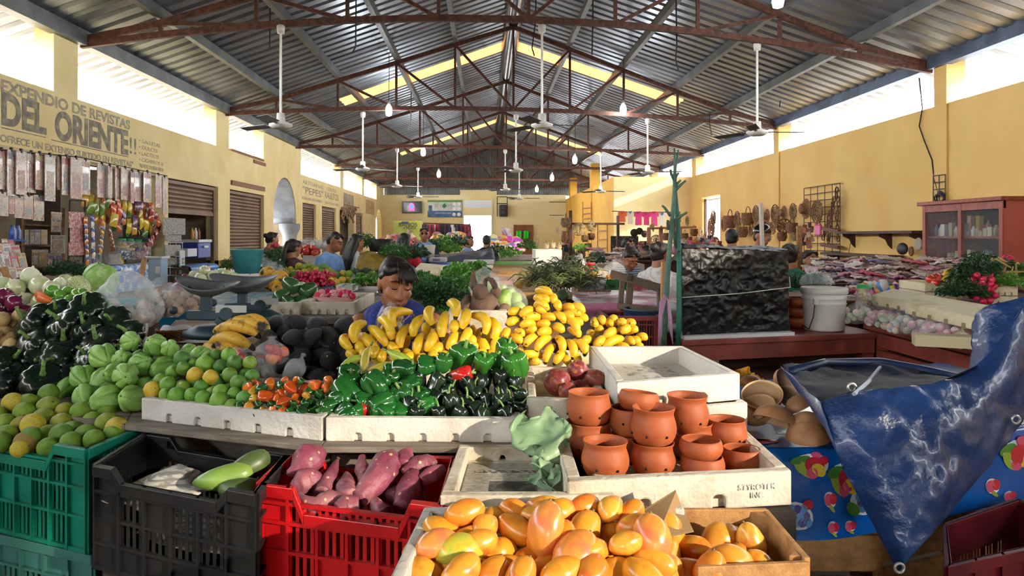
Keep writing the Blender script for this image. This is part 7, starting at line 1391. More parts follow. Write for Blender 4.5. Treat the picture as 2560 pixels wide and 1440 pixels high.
t=thing('loudspeaker','black loudspeaker on a wire bracket on the far wall','loudspeaker',FW_(1258,540,.3));a,b_=FW_(1248,541,.4),FW_(1268,512,.4);cb_=MB().box((a.x,a.y,a.z),(b_.x,a.y+.35,b_.z)).obj('cabinet',mat('speaker_black','#26282c',.5),t,bevel=.05)
for y,r in((519,.07),(531,.15)):c=FW_(1258,y,.41);MB().lathe([(0,-.02),(r*.4,-.01),(r,.01),(r,0)],18,lambda v:c+V(v.x,-v.z,v.y)).obj('driver',mat('driver_grey','#3c3f45',.4),cb_,True)
for x in(1243,1268):MB().tube([FW_(x,492,.1),FW_(x,541,.1)],.02,6).obj('bracket',CORD,t)
for y in(492,509):MB().tube([FW_(1243,y,.1),FW_(1268,y,.1)],.02,6).obj('bracket',CORD,t)
a,b_=FW_(1284,640,.1),FW_(1333,562,.1);t=struct(MB().box((a.x,a.y,0),(b_.x,a.y+.08,b_.z)).obj('door_1',mat('brown_door','#8a5230',.6,'#7a4628',2)))
for i,x in enumerate((1297,1315)):a,b_=FW_(x-6,597,.2),FW_(x+6,577,.2);tag(MB().grid(lambda u,v:V(a.x+(b_.x-a.x)*u,a.y-.03*sin(6*u),a.z+(b_.z-a.z)*v),8,8).obj('green_cloth',mat('neon_green_cloth','#1fd83a',.6),None,True,solid=.01),('bright green cloth hanging on the brown door, nearer the wall opening','bright green cloth hanging on the brown door, nearer the baskets')[i],'cloth')
tag(MB().grid(lambda u,v:P(1252+22*u+6*v,568+v*26+u*4,26)+V(0,.1*sin(5*u),0),8,8).obj('printed_poster',mat('pink_white_poster','#d8d4e0',.5,'#d86a8a',3,.5,.6),None,True,solid=.01),'tilted pink edged poster by the far stalls','poster')
tag(MB().tube([FW_(1374,505,.1),FW_(1415,505,.1)],.015,6).obj('wall_rod',RUST),'short rod high on the far wall by the corner','rod');tag(MB().tube([FW_(1374,538,.1),FW_(1410,538,.1)],.015,6).obj('wall_rod',RUST),'short rod low on the far wall by the corner','rod')
RAGC=mat('hanging_clothes','#ffffff',.8,'#3a2a3a',7,.5,.6,obj=True)
t=thing('clothes_rail','rail of dark and red clothes below the banner','rail',P(1110,640,22));MB().tube([P(1058,558,22),P(1175,562,22)],.02,6).obj('rail',RUST,t)
for x in(1060,1120,1174):MB().tube([P(x,558,22),P(x,712,22)],.02,6).obj('post',RUST,t)
g_=[]
for i in range(20):
 x=1062+i*5.7;a=P(x,560+U(0,3),22+U(-.2,.1));h=U(.45,.8);wd=.06
 g_.append(obc(tag(MB().grid(lambda u,v:a+V((u-.5)*(.16+.1*v),.04*sin(9*u+i),-v*h),6,6).obj('hanging_garment',RAGC,None,True,solid=.01),f'garment on the clothes rail, {ORD[i]} from left' if i<20 else '','garment','garments on the clothes rail'),['#2a2430','#7a2434','#3a3444','#a83248','#d8d4d0','#2f5a5a','#8a3040','#40384a'][i%8]))
FOLDS=[]
for k in range(5):
 b=MB();b.grid(lambda u,v:V((u-.5)*2.6+.3*noise.noise(V(u*3,v*3,k)),(v-.5)*2+.3*noise.noise(V(u*3,v*3,k+9)),.35*noise.noise(V(u*4,v*4,k*5))+.25*noise.noise(V(u*9,v*7,k*3))),9,8)
 o_=b.obj('fold',mat('market_goods','#ffffff',.6,'#b8aca8',9,.55,.75,obj=True),None,True,solid=.22);dg=bpy.context.evaluated_depsgraph_get();dg.update();FOLDS.append(bpy.data.meshes.new_from_object(o_.evaluated_get(dg)));bpy.data.objects.remove(o_)
def goods(name,lb,x0,x1,y0,y1,Y0,Y1,n,cols,r,group,cat,smooth=True,kinds=('ball',)):
 out=[];xy=[(U(x0,x1),U(y0,y1))for _ in range(n)];rs=[r*U(.7,1.2)for _ in xy]
 ps=relax([P(x,y,Y0+(Y1-Y0)*(y1-y)/max(1,y1-y0))for x,y in xy],[q*.75 for q in rs],25)
 for p,s in zip(ps,rs):
  b=MB();k=R.choice(kinds)
  if k=='ball':b.ball((0,0,0),(s,s,s*.9),9,6)
  elif k=='fold':
   o=obc(tag(link(name,R.choice(FOLDS),None,p,Euler((U(-.3,.3),U(-.3,.3),U(0,6))),s),'',cat,group),R.choice(cols));out.append(o);continue
  elif k=='card':b.box((-s*.6,-.012,-s),(s*.6,.012,s))
  elif k=='bag':b.lathe([(0,-s),(s*.9,-s*.8),(s,0),(s*.4,s*.8),(s*.6,s*1.3)],9)
  o=obc(tag(link(name,b.mesh(name,GOODM,smooth),None,p,Euler((U(-.4,.4),U(-.4,.4),U(0,6)))),'',cat,group),R.choice(cols));out.append(o)
 label_rows(out,lb[0],lb[1],14);return out
GOODM=mat('market_goods','#ffffff',.6,'#b8aca8',9,.55,.75,obj=True)
goods('bright_packet',('small bright packet','on the far stall by the doorway'),1228,1300,596,634,17,21,60,['#d84a8a','#e0b83a','#d8d8e0','#5a9ad8','#d85a3a','#e8e4e0','#c94ad0','#e0e0a0'],.13,'packets on the far bright stall','packet',True,('ball','fold'))
goods('household_item',('small household thing','at the far stall under the lime board'),955,1050,590,625,19,22,40,['#b8705a','#c9a88a','#8a4a5a','#d8c0a0','#6a5a4a','#c25a6a','#a88a6a'],.14,'goods under the lime board','goods',True,('ball','fold','bag'))
goods('far_packet',('small packet','before the clothes rail'),1085,1165,588,620,18,20,26,['#d8b05a','#c9a04a','#b8c0a0','#d8d0c0','#8a6a8a'],.12,'packets before the clothes rail','packet',True,('ball','bag'))
for i,(k,x,y,Y,r,lb)in enumerate((('blue',1095,625,13,.28,'dark green bush in a basket beside the man in sunglasses'),('bright',1108,615,13.5,.25,'bright lettuce heap beside the clothes rail'),('bright',1120,628,12.5,.25,'bright greens in front of the lettuce heap'),('blue',1140,615,13.5,.28,'dark cabbage leaves before the seated woman'),('cilantro',912,610,11.0,.22,'bright herb bunch beside the woman in white'),('cilantro',930,616,11.2,.18,'low herb bunch beside the far arch'),('parsley',1035,640,10.2,.25,'leafy plant in front of the woman in red'),('cilantro',985,640,9.9,.25,'drooping leafy branch over the yellow cloth'),('blue',1078,620,12.5,.2,'dark green plant in the white pail'),('bright',1276,638,12.5,.22,'light green pile on the green oilcloth'),('cilantro',1318,620,13.5,.22,'rounded green bush before the brown door'),('parsley',1240,630,13,.2,'greens beside the person in black'),('bright',1452,625,11,.14,'green garland hanging among the baskets'),('parsley',1490,655,9,.14,'small plant among the piled clothes'))):greens(k,lb,P(x,y,Y),r)
table('market_table','far stall counter under dark greens',-.83,.05,12.3,13.3,1.0,CONCT,legs=False);table('market_table','counter beside the far arch with herbs',-2.95,-1.75,11.9,13.0,1.02,CONCT,legs=False)
table('market_table','counter under the bright far stall',.05,2.6,16.6,21.5,.95,CONCT,legs=False);table('market_table','counter before the far wall with household goods',-4.2,-.9,17.8,22.5,.95,CONCT,legs=False)
table('market_table','concrete counter with blue printed oilcloth, running across the hall',-.85,-.3,9.6,11.6,1.08,PINKC,legs=False,cloth=OILB,drop_=.12,clb='strip of blue oilcloth with fruit squares across the hall')
table('market_table','pinkish counter running along the middle of the hall',-.9,1.3,8.3,9.2,.98,PINKC,legs=False);table('market_table','counter edged with worn wood before the white tiled block',-.2,1.35,9.5,11.8,1.03,mat('worn_edge_wood','#a8824e',.6,'#7d5f3a',3,stretch=(1,6,6)),legs=False,th=.09,lm=CONCT)
table('market_table','counter under the green printed oilcloth',.1,1.0,12.3,13.6,1.02,CONCT,legs=False,cloth=OILG,drop_=.15,clb='green oilcloth with red flowers before the bright far stall')
t=thing('tiled_block','white tiled cubic stand carrying the baskets','stand',P(1370,668,11.0));a,b_=P(1338,668,10.9),P(1405,624,10.9);MB().box((a.x,10.9,.95),(b_.x,11.6,b_.z)).obj('block',mat('white_tile','#d9d6d2',.35,wave=('X',2.2,'#b8b4ae',.97)),t,bevel=.008)
YC=mat('mustard_tarp','#a88a2c',.6,'#8f7424',3,bump=.3,bsc=20)
tag(MB().grid(patch([[P(898,632,9.9),P(930,630,10),P(965,634,10),P(998,640,9.9)],[P(893,650,9.75),P(930,648,9.7),P(965,650,9.75),P(1000,655,9.8)],[P(890,675,9.7),P(930,676,9.62),P(965,676,9.7),P(1002,676,9.75)]],0,0,.05,4,2),40,20).obj('mustard_tarp',YC,None,True,solid=.004),'mustard yellow tarpaulin draped behind the woman in white','tarpaulin')
GT=mat('grey_tarp','#4f545c',.55,'#3f444b',3,bump=.3,bsc=15)
tag(MB().grid(patch([[P(1078,636,12),P(1130,634,12.2),P(1190,628,12.2),P(1228,622,12),P(1236,640,11.8)],[P(1075,645,11.7),P(1130,642,11.6),P(1190,640,11.6),P(1225,632,11.6),P(1238,648,11.6)],[P(1072,655,11.6),P(1130,655,11.5),P(1190,655,11.5),P(1228,655,11.5),P(1240,656,11.55)]],0,0,.06,3,5),40,20).obj('grey_tarp',GT,None,True,solid=.004),'dark grey tarpaulin lying over the far counter','tarpaulin')
for i,(x0,x1,y,Y,lb)in enumerate(((1072,1115,655,10.8,'white electronic scale body on the counter across the hall'),(1158,1236,661,10.6,'stack of two white foam sheets on the counter'))):
 a,b_=P(x0,y,Y),P(x1,y,Y);t=thing('foam_sheet' if i else 'counter_scale',lb,'foam sheet' if i else 'scale',a);MB().box((a.x,Y,a.z),(b_.x,Y+.4,a.z+.06)).obj('slab',FOAM,t,bevel=.01)
 if i:MB().box((a.x,Y-.02,a.z-.065),(b_.x-.02,Y+.4,a.z-.005)).obj('slab',FOAM,t,bevel=.01)
 else:MB().box((a.x+.06,Y-.01,a.z+.015),(a.x+.17,Y,a.z+.05)).obj('display',mat('mauve_panel','#8a6a8c',.4),t)
tag(MB().lathe([(0,0),(.1,0),(.12,.2),(.11,.2),(.09,.02),(0,.02)],18,lambda v:P(1070,643,11.6)+v).obj('pail',mat('cream_pail','#c9c0ac',.5),None,True),'cream pail holding a dark green plant','pail')
wicker('pale wicker dish before the cream pail',P(1050,642,11.4),.12,.05)
tag(MB().lathe([(0,0),(.16,0),(.2,.2),(.19,.2),(.15,.02),(0,.02)],18,lambda v:P(951,630,11)+v).obj('black_bucket',CORD,None,True),'black bucket beside the far arch','bucket')
RBW=mat('red_brown_painted_wood','#8c3f34',.5,'#74332b',3,.4,.65,bump=.15,bsc=20,col3='#95483b');DKB=mat('dark_brown_wood','#4a2c24',.6,'#3a221c',3)
t=thing('painted_table','red-brown painted table carrying the black plastic box and the white bucket','table',V(1.95,4.95,0))
tq=[V(1.22,4.44,.85),V(2.66,4.80,.85),V(2.62,5.22,.85),V(1.22,5.2,.85)]
MB().prism([p-V(0,0,.035)for p in tq],(0,0,.035)).obj('table_top',RBW,t,bevel=.004)
MB().bar(V(1.23,4.47,.765),V(2.62,4.82,.765),.025,.1).obj('apron',RBW,t);MB().bar(V(1.55,4.72,.6),V(2.55,4.95,.6),.02,.26).obj('back_panel',DKB,t)
MB().prism([V(1.22,4.30,.60),V(1.98,4.42,.60),V(1.98,4.85,.60),V(1.22,4.75,.60)],(0,0,.03)).obj('lower_shelf',DKB,t);MB().bar(V(1.22,4.31,.57),V(1.98,4.43,.57),.02,.06).obj('lower_apron',DKB,t)
for p in((1.25,4.5),(2.55,4.83),(2.5,5.1),(1.25,5.08)):MB().box((p[0],p[1],0),(p[0]+.08,p[1]+.08,.815)).obj('leg',RBW,t)
BPL=mat('black_plastic_wrap','#0c0d10',.42,'#121418',5,bump=.6,bsc=22,spec=.35)
f0,f1=P(1704,838,4.52),P(1970,834,4.74)
t=thing('wrapped_box','large box wrapped in crinkled black plastic, tied with white string','box',(f0+f1)/2)
def wrapface(b,a,c,d,e,n_,seed,nn=60):
 a,c,d,e=map(Vector,(a,c,d,e))
 def fn(u,v):
  p=a.lerp(c,u).lerp(e.lerp(d,u),v);q=p*7+V(seed,0,0);m_=min(u,1-u,v,1-v)
  k=.6+min(1,m_*6)*.4
  rid=lambda w:1-abs(noise.noise(w))*2
  return p+Vector(n_)*(.02*noise.noise(q*.6)+.008*rid(V(q.x*.9+q.z*.5,q.y,q.z*1.1-q.x*.4))+.01*rid(q*2.1)+.006*rid(q*4.3+V(4,0,0)))*k
 b.grid(fn,nn,nn)
zt=P(1704,622,4.52).z;dp=V(.2,.62,0);up=V(0,0,zt-f0.z)
b=MB();nrm=(f1-f0).cross(V(0,0,1)).normalized()
wrapface(b,f0,f1,f1+up,f0+up,nrm,1,90);wrapface(b,f0+dp,f0,f0+up,f0+dp+up,(-1,-.2,0),5,40);wrapface(b,f1,f1+dp,f1+dp+up,f1+up,(1,.2,0),8,40);wrapface(b,f0+up,f1+up,f1+up+dp,f0+up+dp,(0,0,1),11,60)
b.obj('plastic_wrap',BPL,t,True)
STR=mat('white_string','#c9c8c4',.7);MB().tube([f0+dp*.5+V(-.03,0,.36),f0+V(-.03,-.035,.24),f0.lerp(f1,.5)+V(0,-.06,.27),f1+V(.0,-.035,.31),f1+dp*.5+V(.04,0,.36)],.0035,5).obj('string',STR,t)
MB().prism([V(1.24,4.46,.851),V(2.02,4.66,.851),V(2.0,5.19,.851),V(1.24,5.15,.851)],(0,0,.022)).obj('base_board',mat('white_board','#dfe0e2',.6),t)
BKT=mat('cream_bucket_plastic','#cfcac0',.45,'#b8b0a2',4,.55,.7);bp_=P(2060,810,4.95);bp_.z=.852
t=thing('bucket','cream plastic bucket with a lid and wire handle on the red-brown table','bucket',bp_);bh,br=.29,.145
MB().lathe([(0,0),(br*.88,0),(br*.9,.01),(br*.95,bh*.62),(br*.99,bh*.64),(br*.96,bh*.66),(br*.97,bh*.74),(br*1.01,bh*.76),(br*.98,bh*.78),(br*.99,bh*.9),(0,bh*.9)],36,lambda v:bp_+v).obj('body',BKT,t,True)
MB().lathe([(br*1.0,bh*.86),(br*1.05,bh*.88),(br*1.05,bh),(br*.96,bh*1.02),(br*.9,bh*.99),(0,bh*.985)],36,lambda v:bp_+v).obj('lid',BKT,t,True)
MB().tube([bp_+V(-br*.75,-br*.7,bh*.72),bp_+V(-br*.9,-br*.85,bh*.35),bp_+V(-br*1.0,-br*.6,bh*.05),bp_+V(-br*1.02,0,.03)],.004,6).obj('handle',CORD,t);MB().cbox(bp_+V(-br*.72,-br*.7,bh*.7),(.03,.02,.04)).obj('handle_lug',BKT,t)
for i in range(3):
 p=P(1995,790,5.08);p.z=.852+.07*i;t=thing('clay_bowl',f'{("lowest", "middle", "topmost")[i]} of three clay bowls stacked behind the cream bucket','clay bowl',p);MB().lathe([(0,0),(.06,0),(.1,.03),(.105,.06),(.095,.075),(.085,.07),(.09,.04),(0,.02)],24,lambda v:p+v).obj('body',CLAY,t,True)
tag(MB().cbox(P(2006,775,5.05),(.07,.01,.07)).obj('price_card',mat('coral_card','#d8505a',.6)),'coral red card beside the cream bucket','card')
greens('parsley','dark herb bunch right behind the black plastic box',P(1990,715,5.9),.14);greens('blue','onion greens under clear film behind the bucket',P(2035,712,5.9),.12);bag('clear film over the greens behind the bucket',P(2040,705,5.75),(.13,.09,.07),FILMW,[],False,seed=81)
tag(MB().prism([V(2.3,5.55,0),V(2.9,5.55,0),V(2.9,6.4,0),V(2.3,6.4,0)],(0,0,1.0)).obj('crate_stand',WOODD,None),'dark stand behind the cream bucket','stand')
t=thing('painted_counter','red-brown painted counter at the wall side, under the foam lids','counter',V(3.2,4.2,0))
MB().box((2.62,3.1,.86),(3.9,4.95,.9)).obj('table_top',RBW,t,bevel=.004)
for z,h in((.80,.09),(.69,.09),(.56,.12)):MB().box((2.64,3.12,z-h/2),(2.67,4.9,z+h/2)).obj('side_board',(RBW,DKB)[z<.6],t,bevel=.003)
MB().box((2.66,4.86,.2),(3.9,4.9,.86)).obj('end_board',DKB,t)
for p in((2.64,3.12),(2.64,4.82),(3.8,3.12),(3.8,4.82)):MB().box((p[0],p[1],0),(p[0]+.08,p[1]+.08,.86)).obj('leg',RBW,t)
for lb,q in(('lower foam lid leaning over the bags of sweets',[(2262,785,4.3),(2442,828,3.7),(2482,795,3.95),(2305,762,4.6)]),('upper foam lid leaning over the bags of sweets, farther end',[(2178,762,5.0),(2300,786,4.25),(2345,768,4.5),(2232,745,5.2)])):
 a=[P(*k)for k in q];t=thing('foam_sheet',lb,'foam lid',a[0]);MB().prism(a,(0,0,.07)).obj('slab',FOAMY,t,bevel=.008)
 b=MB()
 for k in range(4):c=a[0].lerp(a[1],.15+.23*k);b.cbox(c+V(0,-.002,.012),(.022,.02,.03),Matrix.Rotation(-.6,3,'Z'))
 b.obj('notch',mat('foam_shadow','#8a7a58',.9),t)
cz=[('#d88a9a','#e0d8d4'),('#c9e0b0','#e0a0b0'),('#e0c8a0','#b8d0e0'),('#e8e0dc','#d89ab0'),('#d8a0a8','#f0e8e0')]
for i,(x,y,Y,r)in enumerate(((2195,785,4.75,.09),(2225,795,4.6,.09),(2262,808,4.35,.1),(2300,815,4.2,.1),(2340,825,4.05,.09),(2375,838,3.95,.09),(2150,770,4.85,.1),(2400,850,3.85,.06))):p=P(x,y,Y);p.z=.905+r*.6;bag(f'clear bag of pastel sweets under the foam lids, {ORD[i]} from the bucket',p,(r,r*.8,r*.75),FILM,[(mat(f'sweets_{i % 5}',cz[i%5][0],.5,cz[i%5][1],20),scat(16,.75),.024)],False,seed=90+i,group='bags of sweets under the foam lids',iname='sweet')
jar('glass jar with a green lid by the foam lids',2160,770,4.95,.055,.15,LIDG,SWM,None)
tag(MB().cbox(P(2365,842,3.78)+V(0,0,-.02),(.3,.12,.06),Matrix.Rotation(-.4,3,'Z')).obj('carton',mat('cream_carton','#c9b890',.7)),'cream carton at the counter edge below the foam lids','carton');crumple('paper_scrap','crumpled white paper on the counter beside the tarpaulin','paper',V(2.75,3.62,.92),.18,.12,.05,mat('white_paper','#e6e4e4',.7),12)
SWI=[mat('swirl_'+a,a,.3,b_,5,.48,.52,wave=('X',3,c_,.6,6))for a,b_,c_ in(('#d8324a','#3a7ad8','#e8d040'),('#4a2a8a','#e0508a','#e8a03a'),('#e0608a','#e8e0e0','#5aa0d8'))]
for i,(x,y,r)in enumerate(((2160,725,18),(2185,735,17),(2208,715,17),(2225,728,15),(2240,725,14),(2170,742,12))):
 p=P(x,y,5.6);rr=r*5.6/F;t=thing('lollipop',f'big swirl lollipop by the foam lids, {ORD[i]} in the bunch','lollipop',p,'swirl lollipops');MB().lathe([(0,-.008),(rr,-.006),(rr,.006),(0,.008)],24,lambda v:p+V(v.x,v.z,v.y)).obj('disc',SWI[i%3],t,True);MB().tube([p,p+V(0,.01,-.22)],.005,6).obj('stick',FOAM,t)
goods('candy_cane',('striped candy','under the lollipops'),2200,2300,738,765,5.1,5.5,16,['#d8a0a0','#e8dcd8','#c9606a'],.035,'striped candies','candy',True,('ball',))
table('market_table','dark counter under the sweets and the folded cloths',2.95,4.9,5.25,6.85,.98,DKB,legs=False);table('market_table','dark counter under the small cloth pile',3.65,4.65,7.5,8.3,1.0,DKB,legs=False)
CC=['#d0bcb4','#ddd0c6','#c88a94','#cc5a66','#a088a0','#d8bcc0','#c0ac9a','#7a7090','#d888ac','#d0b0a0','#e4dcd4','#a8687a','#c8a878','#e0a8b8']
goods('folded_cloth',('folded garment','in the big cloth pile'),2140,2330,655,765,5.9,6.8,150,CC,.068,'folded garments in the big pile','garment',False,('fold',))
goods('folded_cloth',('folded garment','beside the staring woman'),2040,2140,650,712,7.6,8.2,55,CC[:8],.075,'folded garments in the small pile','garment',False,('fold',))
goods('folded_cloth',('folded garment','before the glass cabinet'),2250,2400,648,690,7.8,8.6,45,CC+['#3a4a7a','#5a7ab0'],.07,'folded garments before the cabinet','garment',False,('fold',))
table('market_table','low counter before the glass cabinet',4.95,6.28,6.4,9.4,1.05,DKB,legs=False)
for i,(x0,x1,y0,y1,Y)in enumerate(((2312,2392,708,752,5.0),(2480,2545,718,762,4.9))):
 a,b_=P(x0,y1,Y),P(x1,y1,Y);h=(y1-y0)*Y/F
 for k in range(2):foam_tray(f'{("lower", "upper")[k]} yellowed foam box {("under the yellow bananas", "under the light green herbs")[i]}',[(a.x,Y),(b_.x,Y),(b_.x+.05,Y+.4),(a.x+.05,Y+.4)],a.z+k*h/2+.002*k,h/2-.002,FOAMY,3,wall=.03,nw=.006)
tag(MB().prism([V(3.0,4.85,.905),V(4.0,4.75,.905),V(4.1,5.18,.905),V(3.02,5.18,.905)],(0,0,.13)).obj('low_bench',DKB,None),'low bench under the foam boxes of vegetables','bench')
hand('yellow banana hand on the foam box before the cabinet',[(2385,680,2350,700,0,.03),(2390,685,2375,712,0,.02),(2395,680,2395,712,0,.02),(2380,675,2352,688,0,.04),(2400,685,2405,705,0,0)],lambda x,y:(x,y),5.05,1.2,.5,.025,'bananas before the cabinet',BANS,'banana_bunch',(0,-.03,.01),'bananas',.03)
heap(rd_,[(2436+U(0,46)*(1 if k%2 else .8),692+U(0,60))for k in range(40)],lambda x,y:PS(x,y,4.75,1.1,.4),'red radish','in the bunch before the cabinet','radishes in the bunch before the cabinet',.024,'rand',9)
heap(tmt,[(2332,700),(2342,696),(2338,704),(2348,700)],lambda x,y:PS(x,y,5.05,1.2,.5),'tomato','beside the banana hand','tomatoes beside the bananas',.03,'rand',9)
for i,(k,x,y,Y,r,lb)in enumerate((('parsley',2390,735,4.75,.13,'dark herb bunch below the banana hand'),('parsley',2425,735,4.75,.12,'dark herb bunch beside the radishes'),('long',2445,680,4.95,.15,'spring onion leaves standing up before the cabinet'),('long',2420,705,4.9,.15,'long green leaves behind the radishes'),('bright',2525,710,4.8,.1,'light green herb bunch on the end foam box'),('parsley',2500,680,5.2,.13,'dark greens behind the light herb bunch'),('cilantro',2545,690,5.1,.12,'herb bunch at the edge of the photo'))):greens(k,lb,P(x,y,Y),r)
heap(rd_,[(2498+U(0,22),650+U(0,18))for _ in range(9)],lambda x,y:PS(x,y,5.4,1.3,.2),'pink radish','high before the cabinet','radishes high before the cabinet',.028,'rand',9,kid=False)
heap(ch,[(2540,690,1),(2552,700,1),(2535,675,.9)],lambda x,y:PS(x,y,5.3,1.2,.3),'pale chayote','at the edge of the photo','chayotes at the photo edge',.05,'rand',9)
strands('pale spring onion bulbs tied behind the radishes',P(2475,705,5.1),30,.25,.01,mat('straw_bulb','#b89a5a',.7),4,'onion_bundle')
CABW=mat('red_cabinet_wood','#9c4a3c',.5,'#87402f',3,stretch=(4,4,1));CABS=mat('pink_red_cabinet_side','#c0605a',.45,'#b4544e',2);CGL=mat('cabinet_glass','#8a9090',.05,alpha=.15,spec=.8)
xc,y0,y1,zb,ztp=6.35,8.74,10.35,1.02,1.94
t=thing('glass_cabinet','red wooden cabinet with sliding glass doors full of medicine boxes','cabinet',V(xc,9.5,0))
MB().box((xc,y0,zb-.02),(XR-.04,y0+.03,ztp)).obj('side_panel',CABS,t);MB().box((xc,y1-.03,zb),(XR-.04,y1,ztp)).obj('side_panel',CABW,t);MB().box((XR-.08,y0,zb),(XR-.04,y1,ztp)).obj('back_panel',DKB,t)
MB().box((xc-.06,y0-.04,ztp),(XR-.04,y1+.06,ztp+.05)).obj('cornice',CABW,t,bevel=.008)
b=MB();b.box((xc-.01,y0,ztp-.1),(xc+.03,y1,ztp));b.box((xc-.01,y0,zb),(xc+.03,y1,zb+.06))
for y in(y0,(y0+y1)/2-.04,y1-.07):b.box((xc-.014,y+.002,zb+.002),(xc+.034,y+.068,ztp-.002))
df_=b.obj('door_frame',CABW,t,bevel=.003);MB().box((xc+.035,y0+.035,1.47),(XR-.08,y1-.035,1.5)).obj('shelf_board',CABW,t);MB().box((xc+.036,y0+.035,zb-.018),(XR-.08,y1-.035,zb-.001)).obj('bottom_board',CABW,t)
for ya,yb in((y0+.07,(y0+y1)/2-.03),((y0+y1)/2+.03,y1-.07)):MB().box((xc+.005,ya,zb+.06),(xc+.011,yb,ztp-.1)).obj('glass_pane',CGL,df_)
MB().box((xc+.1,y0+.05,0),(XR-.1,y1-.05,zb-.02)).obj('base_unit',DKB,t)
its=[]
for lev,zf in((0,zb+.001),(1,1.501)):
 for d in range(2):
  n=17
  for i in range(n):
   y=y0+.08+(y1-y0-.16)*(i+.5)/n;h=U(.09,.3)if d else U(.06,.2)
   if R.random()<.35:me=MB().lathe([(0,0),(.028,0),(.028,h*.6),(.012,h*.75),(.012,h*.9),(0,h*.9)],10).mesh('m',GOODM,True)
   else:me=MB().box((-.03,-.036,0),(.03,.036,h)).mesh('m',GOODM)
   its.append(obc(tag(link('medicine_box',me,None,V(xc+.12+.2*d,y,zf),Euler((0,0,U(-.1,.1)))),'','package','packages in the glass cabinet'),R.choice(['#c9c0a8','#b8a888','#d8d4c8','#a85a4a','#8a9a8a','#c9b050','#6a7a8a','#b88a6a'])))
label_rows(its,'package','inside the glass cabinet',17)
def RWp(x,y,X=6.97):Y=X*F/(x-CX);return P(x,y,Y)
for lb,xa,xb,y_,brs in(('upper dark wall shelf with scrolled brackets',2122,2322,586,(2140,2232,2312)),('lower dark wall shelf with scrolled brackets',2084,2262,642,(2100,2178,2255))):
 a,b_=RWp(xa,y_),RWp(xb,y_-4);z=(a.z+b_.z)/2;t=thing('wall_shelf',lb,'shelf',a);MB().box((6.7,b_.y,z),(XR-.04,a.y,z+.045)).obj('shelf_board',DKB,t)
 for x in brs:y=RWp(x,y_).y;MB().prism([V(XR-.04,y,z),V(6.72,y,z),V(6.74,y,z-.05),V(6.85,y,z-.1),V(6.9,y,z-.2),V(XR-.04,y,z-.26)],(0,.03,0)).obj('bracket',DKB,t)
HEL=mat('dark_leather','#2c2a2c',.5);
for i,(x,y,lb)in enumerate(((2256,622,'dark cap hanging under the upper wall shelf'),(2296,610,'pale numbered plaque hanging beside the cabinet'),(2278,628,'small brown purse hanging between cap and plaque'))):p=RWp(x,y,6.75);tag(MB().ball(p,((.06,.13,.1),(.03,.1,.1),(.03,.06,.08))[i],14,9).obj(('leather_cap','plaque','small_purse')[i],(HEL,mat('cream_leather','#a89c8c',.6),WK)[i],None,True),lb,('cap','plaque','purse')[i])
WIRE=mat('grey_wire','#4a4038',.6)
def grid_panel(lb,x0,x1,y0,y1,nx,ny,X=6.94):
 a,b_=RWp(x0,(y0+y1)/2,X),RWp(x1,(y0+y1)/2,X);z1,z0=RWp((x0+x1)/2,y0,X).z,RWp((x0+x1)/2,y1,X).z;t=thing('wire_grid',lb,'wire grid',V(X,a.y,z0))
 for i in range(nx+1):y=a.y+(b_.y-a.y)*i/nx;MB().tube([V(X,y,z0),V(X,y,z1)],.008,5).obj('upright_wire',WIRE,t)
 for j in range(ny+1):z=z0+(z1-z0)*j/ny;MB().tube([V(X,a.y,z),V(X,b_.y,z)],.008,5).obj('cross_wire',WIRE,t)
grid_panel('large rusty wire grid on the long wall, holding the ring chains',2010,2100,464,645,5,10);grid_panel('narrow wire ladder on the long wall with a coiled cable',2333,2363,438,508,2,4)
CHN=mat('rattan_ring','#6a4630',.7)
t=thing('ring_garland','rattan garland of linked rings hanging on the large wire grid','garland',RWp(2075,620,6.85))
for st in(((2092,475),(2082,510),(2072,545),(2062,580),(2056,600)),((2092,475),(2096,510),(2092,545),(2094,580),(2096,605)),((2085,500),(2080,530),(2076,560),(2072,590),(2070,605))):
 for(xa,ya),(xb,yb)in zip(st,st[1:]):
  for k in range(3):
   c=RWp(xa+(xb-xa)*k/3,ya+(yb-ya)*k/3,6.86);MB().tube([c+V((0,.03)[k%2]*cos(a),.055*cos(a),.062*sin(a))for a in[2*pi*i/12 for i in range(13)]],.012,6).obj('ring',CHN,t,True)
for(x0,x1,y)in((2058,2098,573),(2054,2098,613)):MB().bar(RWp(x0,y-2,6.84),RWp(x1,y+6,6.84),.06,.07).obj('woven_bar',CHN,t)
tag(MB().tube([RWp(2298,195,6.98),RWp(2306,270),RWp(2298,315),RWp(2310,350),RWp(2330,400),RWp(2335,445),RWp(2345,480)],.01,6).obj('wall_cable',CORD),'long black cable running down the wall to the wire ladder','cable')
c=RWp(2348,495,6.9);b=MB()
for k in range(5):b.tube([c+V(.02*k*.3,(.12-.01*k)*cos(a)+.02*sin(k*2),(.055+.012*k)*sin(a))for a in[2*pi*i/18 for i in range(19)]],.011,5,False)
tag(b.obj('coiled_cable',CORD,None,True),'black cable coiled on the wire ladder','cable')
tag(MB().tube([RWp(2128,600,6.95),RWp(2120,640,6.95),RWp(2108,637,6.9)],.006,5).obj('wall_cable',CORD),'thin cord hanging from the upper wall shelf','cable')
tag(MB().bar(P(1909,700,7.6),P(1902,508,7.6),.05,.03).obj('pale_post',mat('whitish_wood','#c9bfae',.7)),'whitish wooden post rising behind the black plastic','post');tag(MB().bar(P(1998,680,9.0),P(1998,565,9.0),.06,.04).obj('brown_post',WOODC),'brown wooden post by the hanging beaded cards','post')
WK2=mat('pale_wicker','#8f6e4c',.75,'#6a4c32',26,.42,.6)
wl_=[]
